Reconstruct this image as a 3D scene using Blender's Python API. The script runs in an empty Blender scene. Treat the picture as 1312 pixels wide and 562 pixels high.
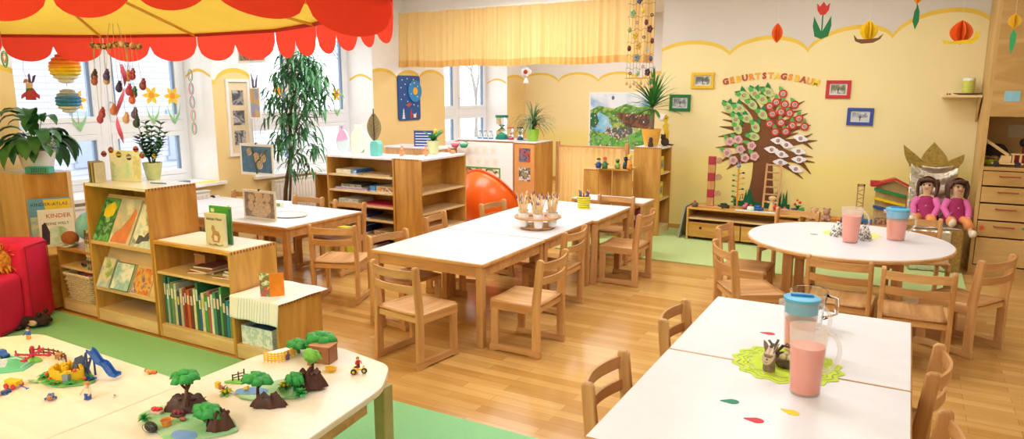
SKY = 4.0; EXPO = 0.0
FILLS = [(-1.0, -1.0, 2.0, 1.2, 42), (-2.6, -1.7, 2.4, 1.0, 100), (-1.4, 4.0, 1.6, 1.2, 46), (-.8, 6.6, 1.6, 1.0, 36), (-4.2, 1.2, 1.6, 1.2, 85), (-4.4, 5.2, 1.8, 1.4, 70), (-4.0, 7.2, 1.8, .8, 45), (-4.6, 10.2, 1.6, 1.2, 60), (1.9, 3.5, 1.2, 2, 28)]  # unseen fill lights added; those behind the camera brighten the reading corner
import bpy, bmesh, math, random
from mathutils import Vector, Matrix
random.seed(7)
PI = math.pi
SC = bpy.context.scene
COL = SC.collection

# ------------------------------------------------------------------ survey of the room (photograph 1312x562)
EYE = Vector((0, 0, 1.65)); FPX = 900.0
_p = math.atan((281 - 118) / FPX); _a = math.atan(512 / math.hypot(FPX, 163))
FW = Vector((-math.sin(_a) * math.cos(_p), math.cos(_a) * math.cos(_p), -math.sin(_p)))
RT = Vector((math.cos(_a), math.sin(_a), 0)); UP = RT.cross(FW)
def _ray(px, py): return FW + RT * ((px - 656) / FPX) - UP * ((py - 281) / FPX)
def G(px, py, z=0.0):
    d = _ray(px, py); return EYE + d * ((z - EYE.z) / d.z)
def GY(px, py, Y):
    d = _ray(px, py); return EYE + d * (Y / d.y)
def GX(px, py, X):
    d = _ray(px, py); return EYE + d * (X / d.x)

# ------------------------------------------------------------------ materials
def lin(h):
    h = h.lstrip('#'); o = []
    for i in (0, 2, 4):
        c = int(h[i:i + 2], 16) / 255
        o.append(c / 12.92 if c <= .04045 else ((c + .055) / 1.055) ** 2.4)
    return (o[0], o[1], o[2], 1)
MATS = {}
def _base(name):
    m = bpy.data.materials.new(name); m.use_nodes = True
    return m, m.node_tree.nodes, m.node_tree.links, m.node_tree.nodes['Principled BSDF']
def mat(hexc, rough=.5, var=.06, scale=30, metal=0, trans=0, bump=0, name=None, spec=.5, alpha=1, sss=0):
    key = (hexc, rough, var, scale, metal, trans, bump, alpha, sss)
    if key in MATS: return MATS[key]
    m, N, L, b = _base(name or 'paint_' + hexc.strip('#'))
    c = lin(hexc)
    tc = N.new('ShaderNodeTexCoord'); nz = N.new('ShaderNodeTexNoise'); nz.inputs['Scale'].default_value = scale
    nz.inputs['Detail'].default_value = 3
    L.new(tc.outputs['Object'], nz.inputs['Vector'])
    r = N.new('ShaderNodeValToRGB')
    r.color_ramp.elements[0].position = .3; r.color_ramp.elements[1].position = .7
    r.color_ramp.elements[0].color = tuple(x * (1 - var) for x in c[:3]) + (1,)
    r.color_ramp.elements[1].color = tuple(min(1, x * (1 + var)) for x in c[:3]) + (1,)
    L.new(nz.outputs['Fac'], r.inputs['Fac']); L.new(r.outputs['Color'], b.inputs['Base Color'])
    b.inputs['Roughness'].default_value = rough; b.inputs['Metallic'].default_value = metal
    b.inputs['Transmission Weight'].default_value = trans; b.inputs['Alpha'].default_value = alpha
    if sss:
        b.inputs['Subsurface Weight'].default_value = sss; b.inputs['Subsurface Radius'].default_value = (.02, .01, .01)
    if bump:
        bp = N.new('ShaderNodeBump'); bp.inputs['Strength'].default_value = bump; bp.inputs['Distance'].default_value = .01
        L.new(nz.outputs['Fac'], bp.inputs['Height']); L.new(bp.outputs['Normal'], b.inputs['Normal'])
    MATS[key] = m; return m
def wood(name, c1, c2, axis='z', scale=9, rough=.42, contrast=1.0):
    key = ('wood', name, axis)
    if key in MATS: return MATS[key]
    m, N, L, b = _base(name)
    tc = N.new('ShaderNodeTexCoord'); mp = N.new('ShaderNodeMapping')
    s = {'x': (.9, scale, scale), 'y': (scale, .9, scale), 'z': (scale, scale, .9)}[axis]
    mp.inputs['Scale'].default_value = s; L.new(tc.outputs['Object'], mp.inputs['Vector'])
    nz = N.new('ShaderNodeTexNoise'); nz.inputs['Scale'].default_value = 1.6; nz.inputs['Detail'].default_value = 5
    nz.inputs['Roughness'].default_value = .6; nz.inputs['Distortion'].default_value = .6
    L.new(mp.outputs['Vector'], nz.inputs['Vector'])
    oi = N.new('ShaderNodeObjectInfo'); mu = N.new('ShaderNodeMath'); mu.operation = 'MULTIPLY_ADD'
    mu.inputs[1].default_value = .22; mu.inputs[2].default_value = -.11
    L.new(oi.outputs['Random'], mu.inputs[0])
    ad = N.new('ShaderNodeMath'); ad.operation = 'ADD'; L.new(nz.outputs['Fac'], ad.inputs[0]); L.new(mu.outputs[0], ad.inputs[1])
    r = N.new('ShaderNodeValToRGB'); r.color_ramp.elements[0].position = .3; r.color_ramp.elements[1].position = .72
    r.color_ramp.elements[0].color = lin(c1); r.color_ramp.elements[1].color = lin(c2)
    L.new(ad.outputs[0], r.inputs['Fac']); L.new(r.outputs['Color'], b.inputs['Base Color'])
    b.inputs['Roughness'].default_value = rough
    MATS[key] = m; return m
BEECH = {a: wood('beech_' + a, 'b57d46', 'deae72', a) for a in 'xyz'}
HONEY = {a: wood('honey_' + a, 'b47a2e', 'dfab58', a, 7) for a in 'xyz'}
PALEW = {a: wood('pale_' + a, 'd6b078', 'f0d29e', a, 6) for a in 'xyz'}
CABW = {a: wood('cabinet_' + a, 'bd9250', 'd9b375', a, 5, .45) for a in 'xyz'}
LAM = mat('ebe9ef', .28, .015, 12, name='white_laminate')
WHITE = mat('f3f2f0', .6, .02, 10, name='white_paint')
def glass(name='clear_glass', c='ffffff', rough=.02, ior=1.2):
    key = ('glass', name)
    if key in MATS: return MATS[key]
    m, N, L, b = _base(name)
    b.inputs['Base Color'].default_value = lin(c); b.inputs['Roughness'].default_value = rough
    b.inputs['Transmission Weight'].default_value = 1; b.inputs['IOR'].default_value = ior
    nz = N.new('ShaderNodeTexNoise'); nz.inputs['Scale'].default_value = 8
    MATS[key] = m; return m
def pane_mat():
    m, N, L, b = _base('window_pane')
    N.remove(b); t = N.new('ShaderNodeBsdfTransparent'); g = N.new('ShaderNodeBsdfGlossy'); g.inputs['Roughness'].default_value = .02
    f = N.new('ShaderNodeLayerWeight'); f.inputs['Blend'].default_value = .3
    mx = N.new('ShaderNodeMixShader'); mm = N.new('ShaderNodeMath'); mm.operation = 'MULTIPLY'; mm.inputs[1].default_value = .25
    L.new(f.outputs['Fresnel'], mm.inputs[0]); L.new(mm.outputs[0], mx.inputs[0]); L.new(t.outputs[0], mx.inputs[1]); L.new(g.outputs[0], mx.inputs[2])
    L.new(mx.outputs[0], N['Material Output'].inputs[0]); return m
def cloth(hexc, trans=.4, name='cloth', weave=0, hex2=None, wscale=300):
    key = ('cloth', hexc, trans, weave)
    if key in MATS: return MATS[key]
    m, N, L, b = _base(name + '_' + hexc)
    N.remove(b); d = N.new('ShaderNodeBsdfDiffuse'); t = N.new('ShaderNodeBsdfTranslucent'); mx = N.new('ShaderNodeMixShader')
    mx.inputs[0].default_value = trans
    tc = N.new('ShaderNodeTexCoord')
    if weave:
        w = N.new('ShaderNodeTexChecker'); w.inputs['Scale'].default_value = wscale
        w.inputs[1].default_value = lin(hexc); w.inputs[2].default_value = lin(hex2); src = w.outputs['Color']
        L.new(tc.outputs['Object'], w.inputs['Vector'])
    else:
        nz = N.new('ShaderNodeTexNoise'); nz.inputs['Scale'].default_value = 4; r = N.new('ShaderNodeValToRGB')
        c = lin(hexc); r.color_ramp.elements[0].color = tuple(x * .88 for x in c[:3]) + (1,); r.color_ramp.elements[1].color = c
        L.new(tc.outputs['Object'], nz.inputs['Vector']); L.new(nz.outputs['Fac'], r.inputs['Fac']); src = r.outputs['Color']
    L.new(src, d.inputs['Color']); L.new(src, t.inputs['Color']); L.new(d.outputs[0], mx.inputs[1]); L.new(t.outputs[0], mx.inputs[2])
    L.new(mx.outputs[0], N['Material Output'].inputs[0]); MATS[key] = m; return m
def collage(name, colors, scale=18, rough=.5):
    """printed picture: patches of several colours"""
    key = ('coll', name)
    if key in MATS: return MATS[key]
    m, N, L, b = _base(name)
    tc = N.new('ShaderNodeTexCoord'); nz = N.new('ShaderNodeTexNoise'); nz.inputs['Scale'].default_value = scale * .8; nz.inputs['Detail'].default_value = 4
    nz.inputs['Distortion'].default_value = .4
    r = N.new('ShaderNodeValToRGB'); r.color_ramp.interpolation = 'EASE'
    n = len(colors)
    for i, c in enumerate(colors):
        p = .3 + .4 * i / max(1, n - 1)
        if i < 2: e = r.color_ramp.elements[i]; e.position = p
        else: e = r.color_ramp.elements.new(p)
        e.color = lin(c)
    L.new(tc.outputs['Object'], nz.inputs['Vector']); L.new(nz.outputs['Fac'], r.inputs['Fac']); L.new(r.outputs['Color'], b.inputs['Base Color'])
    b.inputs['Roughness'].default_value = rough
    MATS[key] = m; return m

# ------------------------------------------------------------------ mesh builder
class MB:
    def __init__(s): s.v = []; s.f = []; s.m = []; s.mi = 0
    def add(s, vs, fs):
        o = len(s.v); s.v += [tuple(v) for v in vs]; s.f += [tuple(i + o for i in f) for f in fs]; s.m += [s.mi] * len(fs); return s
    def box(s, x0, y0, z0, x1, y1, z1, M=None):
        vs = [Vector(p) for p in ((x0,y0,z0),(x1,y0,z0),(x1,y1,z0),(x0,y1,z0),(x0,y0,z1),(x1,y0,z1),(x1,y1,z1),(x0,y1,z1))]
        if M is not None: vs = [M @ v for v in vs]
        return s.add(vs, [(0,3,2,1),(4,5,6,7),(0,1,5,4),(1,2,6,5),(2,3,7,6),(3,0,4,7)])
    def prism(s, pts, h, M=None, axis='z', base=0.0):
        """pts: 2D outline, extruded by h along axis ('z': xy outline, 'y': xz outline, 'x': yz outline)"""
        n = len(pts)
        def mk(p, q):
            return {'z': (p[0], p[1], q), 'y': (p[0], q, p[1]), 'x': (q, p[0], p[1])}[axis]
        vs = [Vector(mk(p, base)) for p in pts] + [Vector(mk(p, base + h)) for p in pts]
        if M is not None: vs = [M @ v for v in vs]
        return s.add(vs, [tuple(range(n))[::-1], tuple(range(n, 2 * n))] + [(i, (i + 1) % n, n + (i + 1) % n, n + i) for i in range(n)])
    def lathe(s, prof, c=(0,0,0), n=24, M=None, cap=True, sx=1, sy=1):
        """prof: (r,z) list"""
        vs = []; fs = []
        for r, z in prof:
            for k in range(n):
                a = 2 * PI * k / n; vs.append(Vector((c[0] + r * sx * math.cos(a), c[1] + r * sy * math.sin(a), c[2] + z)))
        for i in range(len(prof) - 1):
            for k in range(n):
                a, b = i * n + k, i * n + (k + 1) % n; fs.append((a, b, b + n, a + n))
        if cap:
            fs.append(tuple(range(n))[::-1]); fs.append(tuple(range((len(prof) - 1) * n, len(prof) * n)))
        if M is not None: vs = [M @ v for v in vs]
        return s.add(vs, fs)
    def ball(s, c, r, n=14, sx=1, sy=1, sz=1, M=None):
        m = max(6, n // 2 + 1)
        prof = [(max(1e-4, r * math.sin(PI * i / m)), -r * sz * math.cos(PI * i / m)) for i in range(m + 1)]
        return s.lathe(prof, c, n, M, True, sx, sy)
    def tube(s, path, r, n=8, r1=None, flat=None):
        """path: list of points; radius r to r1; flat=(a,b) makes an oval section"""
        P = [Vector(p) for p in path]; k = len(P); vs = []; fs = []
        prev = None
        for i, p in enumerate(P):
            t = (P[min(i + 1, k - 1)] - P[max(i - 1, 0)])
            if t.length < 1e-9: t = Vector((0, 0, 1))
            t.normalize()
            if prev is None:
                a = Vector((0, 0, 1)) if abs(t.z) < .9 else Vector((1, 0, 0)); u = t.cross(a).normalized()
            else:
                u = (prev - t * prev.dot(t)).normalized()
            prev = u; w = t.cross(u)
            rr = r if r1 is None else r + (r1 - r) * i / (k - 1)
            if isinstance(r, (list, tuple)): rr = r[i]
            fa, fb = flat or (1, 1)
            for j in range(n):
                a = 2 * PI * j / n; vs.append(p + u * (rr * fa * math.cos(a)) + w * (rr * fb * math.sin(a)))
        for i in range(k - 1):
            for j in range(n):
                a, b = i * n + j, i * n + (j + 1) % n; fs.append((a, b, b + n, a + n))
        fs.append(tuple(range(n))[::-1]); fs.append(tuple(range((k - 1) * n, k * n)))
        return s.add(vs, fs)
    def bar(s, p0, p1, w, h, up=(0, 0, 1)):
        """rectangular bar from p0 to p1, w sideways, h along up"""
        p0, p1 = Vector(p0), Vector(p1); t = (p1 - p0).normalized(); u = Vector(up)
        a = t.cross(u)
        if a.length < 1e-4: u = Vector((1, 0, 0)); a = t.cross(u)
        a.normalize(); b = a.cross(t).normalized()
        vs = []
        for p in (p0, p1):
            for sa, sb in ((-1,-1),(1,-1),(1,1),(-1,1)): vs.append(p + a * (sa * w / 2) + b * (sb * h / 2))
        return s.add(vs, [(0,1,2,3),(7,6,5,4),(0,4,5,1),(1,5,6,2),(2,6,7,3),(3,7,4,0)])
    def blade(s, p, d, L, w, droop=.5, n=5, shape='lance', up=None, fold=.15):
        """a leaf starting at p in direction d, drooping under gravity"""
        p = Vector(p); d = Vector(d).normalized(); seg = L / n; vs = []; fs = []
        side = d.cross(Vector((0, 0, 1)))
        if side.length < 1e-3: side = Vector((random.uniform(-1,1), random.uniform(-1,1), 0))
        side.normalize()
        for i in range(n + 1):
            t = i / n
            if shape == 'lance': ww = w * max(.04, math.sin(PI * min(1, (t * .92 + .08))) ** .7)
            elif shape == 'strap': ww = w * (1 - t ** 3) + .0005
            else: ww = w * max(.03, math.sin(PI * (t ** .8)) ** .8)
            nrm = side.cross(d).normalized()
            vs += [p + side * ww / 2 + nrm * ww * fold, p, p - side * ww / 2 + nrm * ww * fold]
            p = p + d * seg; d = (d + Vector((0, 0, -1)) * droop / n * (1 + t)).normalized()
        for i in range(n):
            a = i * 3; fs += [(a, a + 1, a + 4, a + 3), (a + 1, a + 2, a + 5, a + 4)]
        return s.add(vs, fs)
    def sheet(s, fn, nu, nv):
        vs = [fn(i / nu, j / nv) for j in range(nv + 1) for i in range(nu + 1)]
        return s.add(vs, [(j*(nu+1)+i, j*(nu+1)+i+1, (j+1)*(nu+1)+i+1, (j+1)*(nu+1)+i) for j in range(nv) for i in range(nu)])
def obj(name, mb, m, parent=None, bevel=0, smooth=False, solid=0, sub=0, loc=None, rotz=None):
    me = bpy.data.meshes.new(name); me.from_pydata(mb.v, [], mb.f)
    ms = m if isinstance(m, (list, tuple)) else [m]
    for x in ms: me.materials.append(x)
    for i, p in enumerate(me.polygons): p.material_index = mb.m[i] if len(ms) > 1 else 0
    bm = bmesh.new(); bm.from_mesh(me); bmesh.ops.recalc_face_normals(bm, faces=bm.faces); bm.to_mesh(me); bm.free()
    o = bpy.data.objects.new(name, me); COL.objects.link(o)
    if parent is not None: o.parent = parent
    if loc is not None: o.location = loc
    if rotz is not None: o.rotation_euler = (0, 0, rotz)
    if bevel:
        b = o.modifiers.new('bevel', 'BEVEL'); b.width = bevel; b.segments = 2; b.limit_method = 'ANGLE'; b.angle_limit = .7
    if solid:
        b = o.modifiers.new('solid', 'SOLIDIFY'); b.thickness = solid; b.offset = 0
    if sub:
        b = o.modifiers.new('sub', 'SUBSURF'); b.levels = sub; b.render_levels = sub
    if smooth or sub:
        for p in me.polygons: p.use_smooth = True
        if smooth == 'auto':
            es = {}
            me.set_sharp_from_angle(angle=.7)
    return o
def thing(name, label, cat, loc=(0,0,0), rotz=0, group=None):
    o = bpy.data.objects.new(name, None); COL.objects.link(o); o.empty_display_size = .05
    o.location = loc; o.rotation_euler = (0, 0, rotz); o['label'] = label; o['category'] = cat
    if group: o['group'] = group
    return o
def tag(o, label, cat, group=None, kind=None):
    if label: o['label'] = label
    if cat: o['category'] = cat
    if group: o['group'] = group
    if kind: o['kind'] = kind
    return o
def struct(name, mb, m, parent=None, **k):
    o = obj(name, mb, m, parent, **k)
    if parent is None: o['kind'] = 'structure'
    return o
def dup(root, loc, rotz, label, group=None):
    r = root.copy(); COL.objects.link(r); r.location = loc; r.rotation_euler = (0, 0, rotz); r['label'] = label
    if group: r['group'] = group
    for ch in list(root.children):
        c = ch.copy(); COL.objects.link(c); c.parent = r
        for g in list(ch.children):
            d = g.copy(); COL.objects.link(d); d.parent = c
    return r
def T(x=0, y=0, z=0): return Matrix.Translation((x, y, z))
def R(a, ax='Z'): return Matrix.Rotation(a, 4, ax)
def text_mb(s, size, M, depth=.002, align='CENTER', bold=0):
    cu = bpy.data.curves.new('t', 'FONT'); cu.body = s; cu.size = size; cu.extrude = depth; cu.align_x = align; cu.resolution_u = 2; cu.offset = bold
    to = bpy.data.objects.new('t', cu); COL.objects.link(to)
    dg = bpy.context.evaluated_depsgraph_get(); me = bpy.data.meshes.new_from_object(to.evaluated_get(dg))
    mb = MB(); mb.add([M @ v.co for v in me.vertices], [tuple(p.vertices) for p in me.polygons])
    bpy.data.objects.remove(to); bpy.data.curves.remove(cu); bpy.data.meshes.remove(me)
    return mb
FACE_CAM = R(PI / 2, 'X')        # upright text that reads from -Y
# ================================================================== THE ROOM
CEIL = 3.0
XL, XR, YN, YT, YA = -6.5, 3.6, -2.6, 8.39, 12.14     # window wall, far side, behind, tree wall, alcove wall
def floor_mat():
    m, N, L, b = _base('oak_parquet')
    tc = N.new('ShaderNodeTexCoord'); mp = N.new('ShaderNodeMapping'); L.new(tc.outputs['Object'], mp.inputs['Vector'])
    br = N.new('ShaderNodeTexBrick'); br.offset = .37; br.squash = 1
    br.inputs['Scale'].default_value = 1; br.inputs['Brick Width'].default_value = .62; br.inputs['Row Height'].default_value = .075
    br.inputs['Mortar Size'].default_value = .0012; br.inputs['Mortar Smooth'].default_value = .1; br.inputs['Bias'].default_value = 0
    br.inputs['Color1'].default_value = lin('e0b26c'); br.inputs['Color2'].default_value = lin('c5924c'); br.inputs['Mortar'].default_value = lin('a87a45')
    L.new(mp.outputs[0], br.inputs['Vector'])
    m2 = N.new('ShaderNodeMapping'); m2.inputs['Scale'].default_value = (1.2, 16, 1); L.new(tc.outputs['Object'], m2.inputs['Vector'])
    nz = N.new('ShaderNodeTexNoise'); nz.inputs['Scale'].default_value = 2; nz.inputs['Detail'].default_value = 6; L.new(m2.outputs[0], nz.inputs['Vector'])
    r = N.new('ShaderNodeValToRGB'); r.color_ramp.elements[0].position = .3; r.color_ramp.elements[1].position = .75
    r.color_ramp.elements[0].color = (.86, .82, .76, 1); r.color_ramp.elements[1].color = (1.0, 1.0, 1.0, 1)
    L.new(nz.outputs['Fac'], r.inputs['Fac'])
    mx = N.new('ShaderNodeMixRGB'); mx.blend_type = 'MULTIPLY'; mx.inputs[0].default_value = 1
    L.new(br.outputs['Color'], mx.inputs[1]); L.new(r.outputs['Color'], mx.inputs[2]); L.new(mx.outputs[0], b.inputs['Base Color'])
    b.inputs['Roughness'].default_value = .19
    return m
struct('floor', MB().box(-9, YN, -.05, XR, YA + .2, 0), floor_mat())
struct('ceiling', MB().box(-7.1, YN, CEIL, XR, YA + .2, CEIL + .1), WHITE)
def wall_paint(name, c, spot=None):
    m, N, L, b = _base(name)
    tc = N.new('ShaderNodeTexCoord'); nz = N.new('ShaderNodeTexNoise'); nz.inputs['Scale'].default_value = 2.2; nz.inputs['Detail'].default_value = 4
    L.new(tc.outputs['Object'], nz.inputs['Vector'])
    r = N.new('ShaderNodeValToRGB'); k = lin(c)
    r.color_ramp.elements[0].position = .3; r.color_ramp.elements[1].position = .7
    r.color_ramp.elements[0].color = tuple(x * .97 for x in k[:3]) + (1,); r.color_ramp.elements[1].color = k
    L.new(nz.outputs['Fac'], r.inputs['Fac']); out = r.outputs['Color']
    if spot:   # a second, stronger coat of yellow with a sponged upper edge
        sx = N.new('ShaderNodeSeparateXYZ'); L.new(tc.outputs['Object'], sx.inputs[0])
        n2 = N.new('ShaderNodeTexNoise'); n2.inputs['Scale'].default_value = 1.3; n2.inputs['Detail'].default_value = 5; L.new(tc.outputs['Object'], n2.inputs['Vector'])
        ma = N.new('ShaderNodeMath'); ma.operation = 'MULTIPLY_ADD'; ma.inputs[1].default_value = .25; L.new(n2.outputs['Fac'], ma.inputs[0]); L.new(sx.outputs[2], ma.inputs[2])
        mr = N.new('ShaderNodeMapRange'); mr.inputs[1].default_value = spot[1]; mr.inputs[2].default_value = spot[1] + .22; mr.inputs[3].default_value = 1; mr.inputs[4].default_value = 0
        L.new(ma.outputs[0], mr.inputs[0])
        mx = N.new('ShaderNodeMixRGB'); L.new(mr.outputs[0], mx.inputs[0]); L.new(out, mx.inputs[1]); mx.inputs[2].default_value = lin(spot[0]); out = mx.outputs[0]
    L.new(out, b.inputs['Base Color']); b.inputs['Roughness'].default_value = .85
    return m
YEL = wall_paint('yellow_wall_paint', 'f3e0a8', ('f1de8c', .95)); BAND = mat('ecc650', .8, .04, 6, name='golden_scallop_paint')
YELD = wall_paint('deeper_yellow_wall_paint', 'f1d494')
UPW = mat('e9e4de', .9, .015, 3, name='upper_white_wall')
UPW_SHADE = mat('d9d2ca', .9, .015, 3, name='upper_grey_white_wall')  # upper tree wall: shade near the ceiling darkened into the white
def scallop_h(u, vs):
    """vs: valley positions (u,z,rise of the arch that follows)"""
    if u <= vs[0][0]: return vs[0][1]
    for a, b in zip(vs, vs[1:]):
        if u <= b[0]:
            t = (u - a[0]) / (b[0] - a[0]); return a[1] + (b[1] - a[1]) * t + a[2] * math.sqrt(max(0, 1 - (2 * t - 1) ** 2)) ** 1.25
    return vs[-1][1]
def scallop_face(mb, fn, u0, u1, vs, z0, z1, band=.045, n=None):
    """fn(u,z)->point; three coats: 0 yellow, 1 band, 2 white"""
    n = n or max(4, int((u1 - u0) / .02)); us = [u0 + (u1 - u0) * i / n for i in range(n + 1)]
    for a, b in zip(us, us[1:]):
        ha, hb = scallop_h(a, vs), scallop_h(b, vs)
        for mi, (la, ua, lb, ub) in enumerate(((z0, ha - band, z0, hb - band), (ha - band, ha, hb - band, hb), (ha, z1, hb, z1))):
            mb.mi = mi; mb.add([fn(a, la), fn(b, lb), fn(b, ub), fn(a, ua)], [(0, 1, 2, 3)])
def wall_with(mb_fn, name, mats):
    mb = MB(); mb_fn(mb); return struct(name, mb, mats)
# tree wall
XE = -2.64
def _tree(mb):
    va = [(835, 74), (935, 68), (1035, 63), (1144, 45), (1272, 27)]
    vs = []
    for i, q in enumerate(va):
        p = GY(q[0], q[1], YT); vs.append((p.x, p.z, .17 if i < 3 else .19))
    vs.append((vs[-1][0] + 1.0, vs[-1][1] + .02, .18)); vs.append((XR, vs[-1][1], 0))
    scallop_face(mb, lambda u, z: (u, YT, z), XE, XR, vs, 0, CEIL)
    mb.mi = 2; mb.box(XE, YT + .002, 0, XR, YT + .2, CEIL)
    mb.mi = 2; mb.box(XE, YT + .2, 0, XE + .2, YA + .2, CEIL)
wall_with(_tree, 'wall_back', [YEL, BAND, UPW_SHADE])
# alcove wall
def _alc(mb):
    vs = [(XL - .45, 1.86, .13), (-6.1, 1.86, .12)]
    x = -6.6; vs = []
    while x < -2: vs.append((x, 1.865, .15)); x += .80
    scallop_face(mb, lambda u, z: (u, YA, z), XL, XE + .05, vs, 0, CEIL)
    mb.mi = 2; mb.box(XL - .6, YA + .002, 0, XE + .1, YA + .2, CEIL)
wall_with(_alc, 'wall_alcove', [YEL, BAND, UPW])
# window wall with deep openings
OPEN = [(3.16, 5.08), (5.58, 7.68), (9.41, 11.43)]; SILL = .70; HEAD = 2.5; XF = -6.98
def _left(mb):
    piers = [(YN, 3.16, [(YN, 1.8, .12), (2.6, 1.78, .1), (3.2, 1.8, 0)]), (5.08, 5.58, [(5.12, 1.78, .12), (5.6, 1.80, 0)]),
             (7.68, 9.41, [(7.5, 1.84, .13), (8.2, 1.86, .1), (8.75, 1.88, .12), (9.41, 1.86, 0)]), (11.43, YA, [(11.3, 1.85, .12), (YA, 1.85, 0)])]
    for a, b, vs in piers:
        scallop_face(mb, lambda u, z: (XL, u, z), a, b, vs, 0, CEIL)
        mb.mi = 2; mb.box(XL - .6, a, 0, XL - .002, b, CEIL)
        mb.mi = 1                                   # the painted arch runs on into the white reveal
        for s in (a,):
            if s > 3:
                pts = [(XL - .02 - .4 * i / 14, 1.80 + .07 * math.sin(PI * i / 14)) for i in range(15)]
                for (x0, z0), (x1, z1) in zip(pts, pts[1:]): mb.add([(x0, s - .002, z0), (x1, s - .002, z1), (x1, s - .002, z1 + .03), (x0, s - .002, z0 + .03)], [(0, 1, 2, 3)])
    for a, b in OPEN:
        mb.mi = 0; mb.box(XL - .6, a, 0, XL, b, SILL - .04)
        mb.mi = 2; mb.box(XL - .6, a, HEAD, XL, b, CEIL)
wall_with(_left, 'wall_left', [YELD, BAND, WHITE])
struct('wall_front', MB().box(XL - .6, YN - .1, 0, XR, YN, CEIL), mat('efe6cf', .9, .02, 3))
struct('wall_right', MB().box(XR, YN, 0, XR + .1, YT + .2, CEIL), mat('efe6cf', .9, .02, 3))
# bulkhead over the alcove opening
struct('trim_1', MB().box(XL, YT - .02, 2.79, XE + .02, YT + .25, CEIL), WHITE)
struct('baseboard_back', MB().box(XE, YT - .015, 0, .55, YT, .06), HONEY['x'], bevel=.003)
struct('baseboard_alcove', MB().box(XL, YA - .015, 0, XE, YA, .06), HONEY['x'], bevel=.003)
# sills
for i, (a, b) in enumerate(OPEN):
    y0, y1 = (a - .0, b + (.06 if i == 0 else 0))
    mb = MB().box(XF + .02, a + .002, SILL - .035, XL + .005, b - .002, SILL).box(XL + .002, a - .04, SILL - .035, XL + .06, b + .06, SILL)
    struct('trim_%d' % (i + 2), mb, WHITE, bevel=.004)
BLUEF = mat('7d95b3', .4, .03, 10, name='blue_grey_gasket'); PVC = mat('eceef2', .35, .01, 10, name='white_window_frame'); PANE = pane_mat()
def window(k, a, b, mull):
    w = struct('window_%d' % k, MB().box(XF - .04, a, SILL, XF + .03, a + .06, HEAD).box(XF - .04, b - .06, SILL, XF + .03, b, HEAD)
               .box(XF - .041, a + .03, SILL + .001, XF + .032, b - .03, SILL + .07).box(XF - .041, a + .03, HEAD - .07, XF + .032, b - .03, HEAD - .001)
               .box(XF - .039, mull - .05, SILL + .06, XF + .034, mull + .05, HEAD - .06), PVC, bevel=.006)
    for c, d in ((a + .06, mull - .05), (mull + .05, b - .06)):
        for z0, z1 in ((SILL + .07, 1.24), (1.36, HEAD - .07)):
            s = .055
            mb = MB().box(XF - .02, c, z0, XF + .045, c + s, z1).box(XF - .02, d - s, z0, XF + .045, d, z1).box(XF - .018, c + .02, z0 + .001, XF + .043, d - .02, z0 + s).box(XF - .018, c + .02, z1 - s, XF + .043, d - .02, z1 - .001)
            struct('sash', mb, PVC, w, bevel=.006)
            g = MB()
            for yy in (c + s, d - s - .03): g.box(XF - .015, yy, z0 + s, XF + .02, yy + .03, z1 - s)
            struct('gasket', g, BLUEF, w)
            struct('pane', MB().box(XF, c + s, z0 + s, XF + .006, d - s, z1 - s), PANE, w)
        struct('transom', MB().box(XF - .03, c, 1.24, XF + .033, d, 1.36), PVC, w, bevel=.005)
    struct('window_handle', MB().tube([(XF + .05, mull + .06, 1.55), (XF + .09, mull + .06, 1.55), (XF + .09, mull + .06, 1.44)], .011), mat('c9ccd2', .3, .02), w)
window(1, 3.16, 5.08, 4.16); window(2, 5.58, 7.68, 6.62); window(3, 9.41, 11.43, 10.42)
# green carpets
GREEN1 = mat('94d49c', .95, .10, 260, bump=.5, name='green_carpet'); GREEN2 = mat('bdd089', .95, .08, 260, bump=.5, name='lime_carpet')
o = obj('carpet', MB().box(-6.3, -1.6, 0, -1.25, 2.80, .012), GREEN1, bevel=.004); tag(o, 'mint green carpet under the low play tables and in front of the bookcases', 'carpet')
o = obj('carpet', MB().box(-3.2, 6.66, 0, .55, 8.37, .012), GREEN2, bevel=.004); tag(o, 'lime green carpet by the wall with the paper tree', 'carpet')
# radiators under the sills
def radiator(y0, y1, label):
    t = thing('radiator', label, 'radiator', (XL + .05, (y0 + y1) / 2, .12)); w = (y1 - y0) / 2
    mb = MB().box(0, -w, 0, .07, w, .5)
    for i in range(int(2 * w / .05)):
        y = -w + .025 + i * .05; mb.box(.07, y - .012, .03, .078, y + .012, .47)
    obj('panel', mb, mat('f2f0ea', .4, .01), t, bevel=.006)
    obj('top_grille', MB().box(-.01, -w, .5, .08, w, .515), mat('e8e6e0', .4, .01), t)
    v = obj('valve', MB().tube([(.04, w, .42), (.04, w + .05, .42)], .012).tube([(.04, w + .05, .42), (.04, w + .13, .42)], .024), mat('e9e9e9', .4), t)
    obj('valve_collar', MB().tube([(.04, w + .045, .42), (.04, w + .065, .42)], .03), mat('3a3a3a', .4), v)
radiator(3.3, 4.86, 'white ribbed radiator below the big window beside the sofa')
radiator(5.75, 7.5, 'white ribbed radiator below the window behind the tall ficus')
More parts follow.
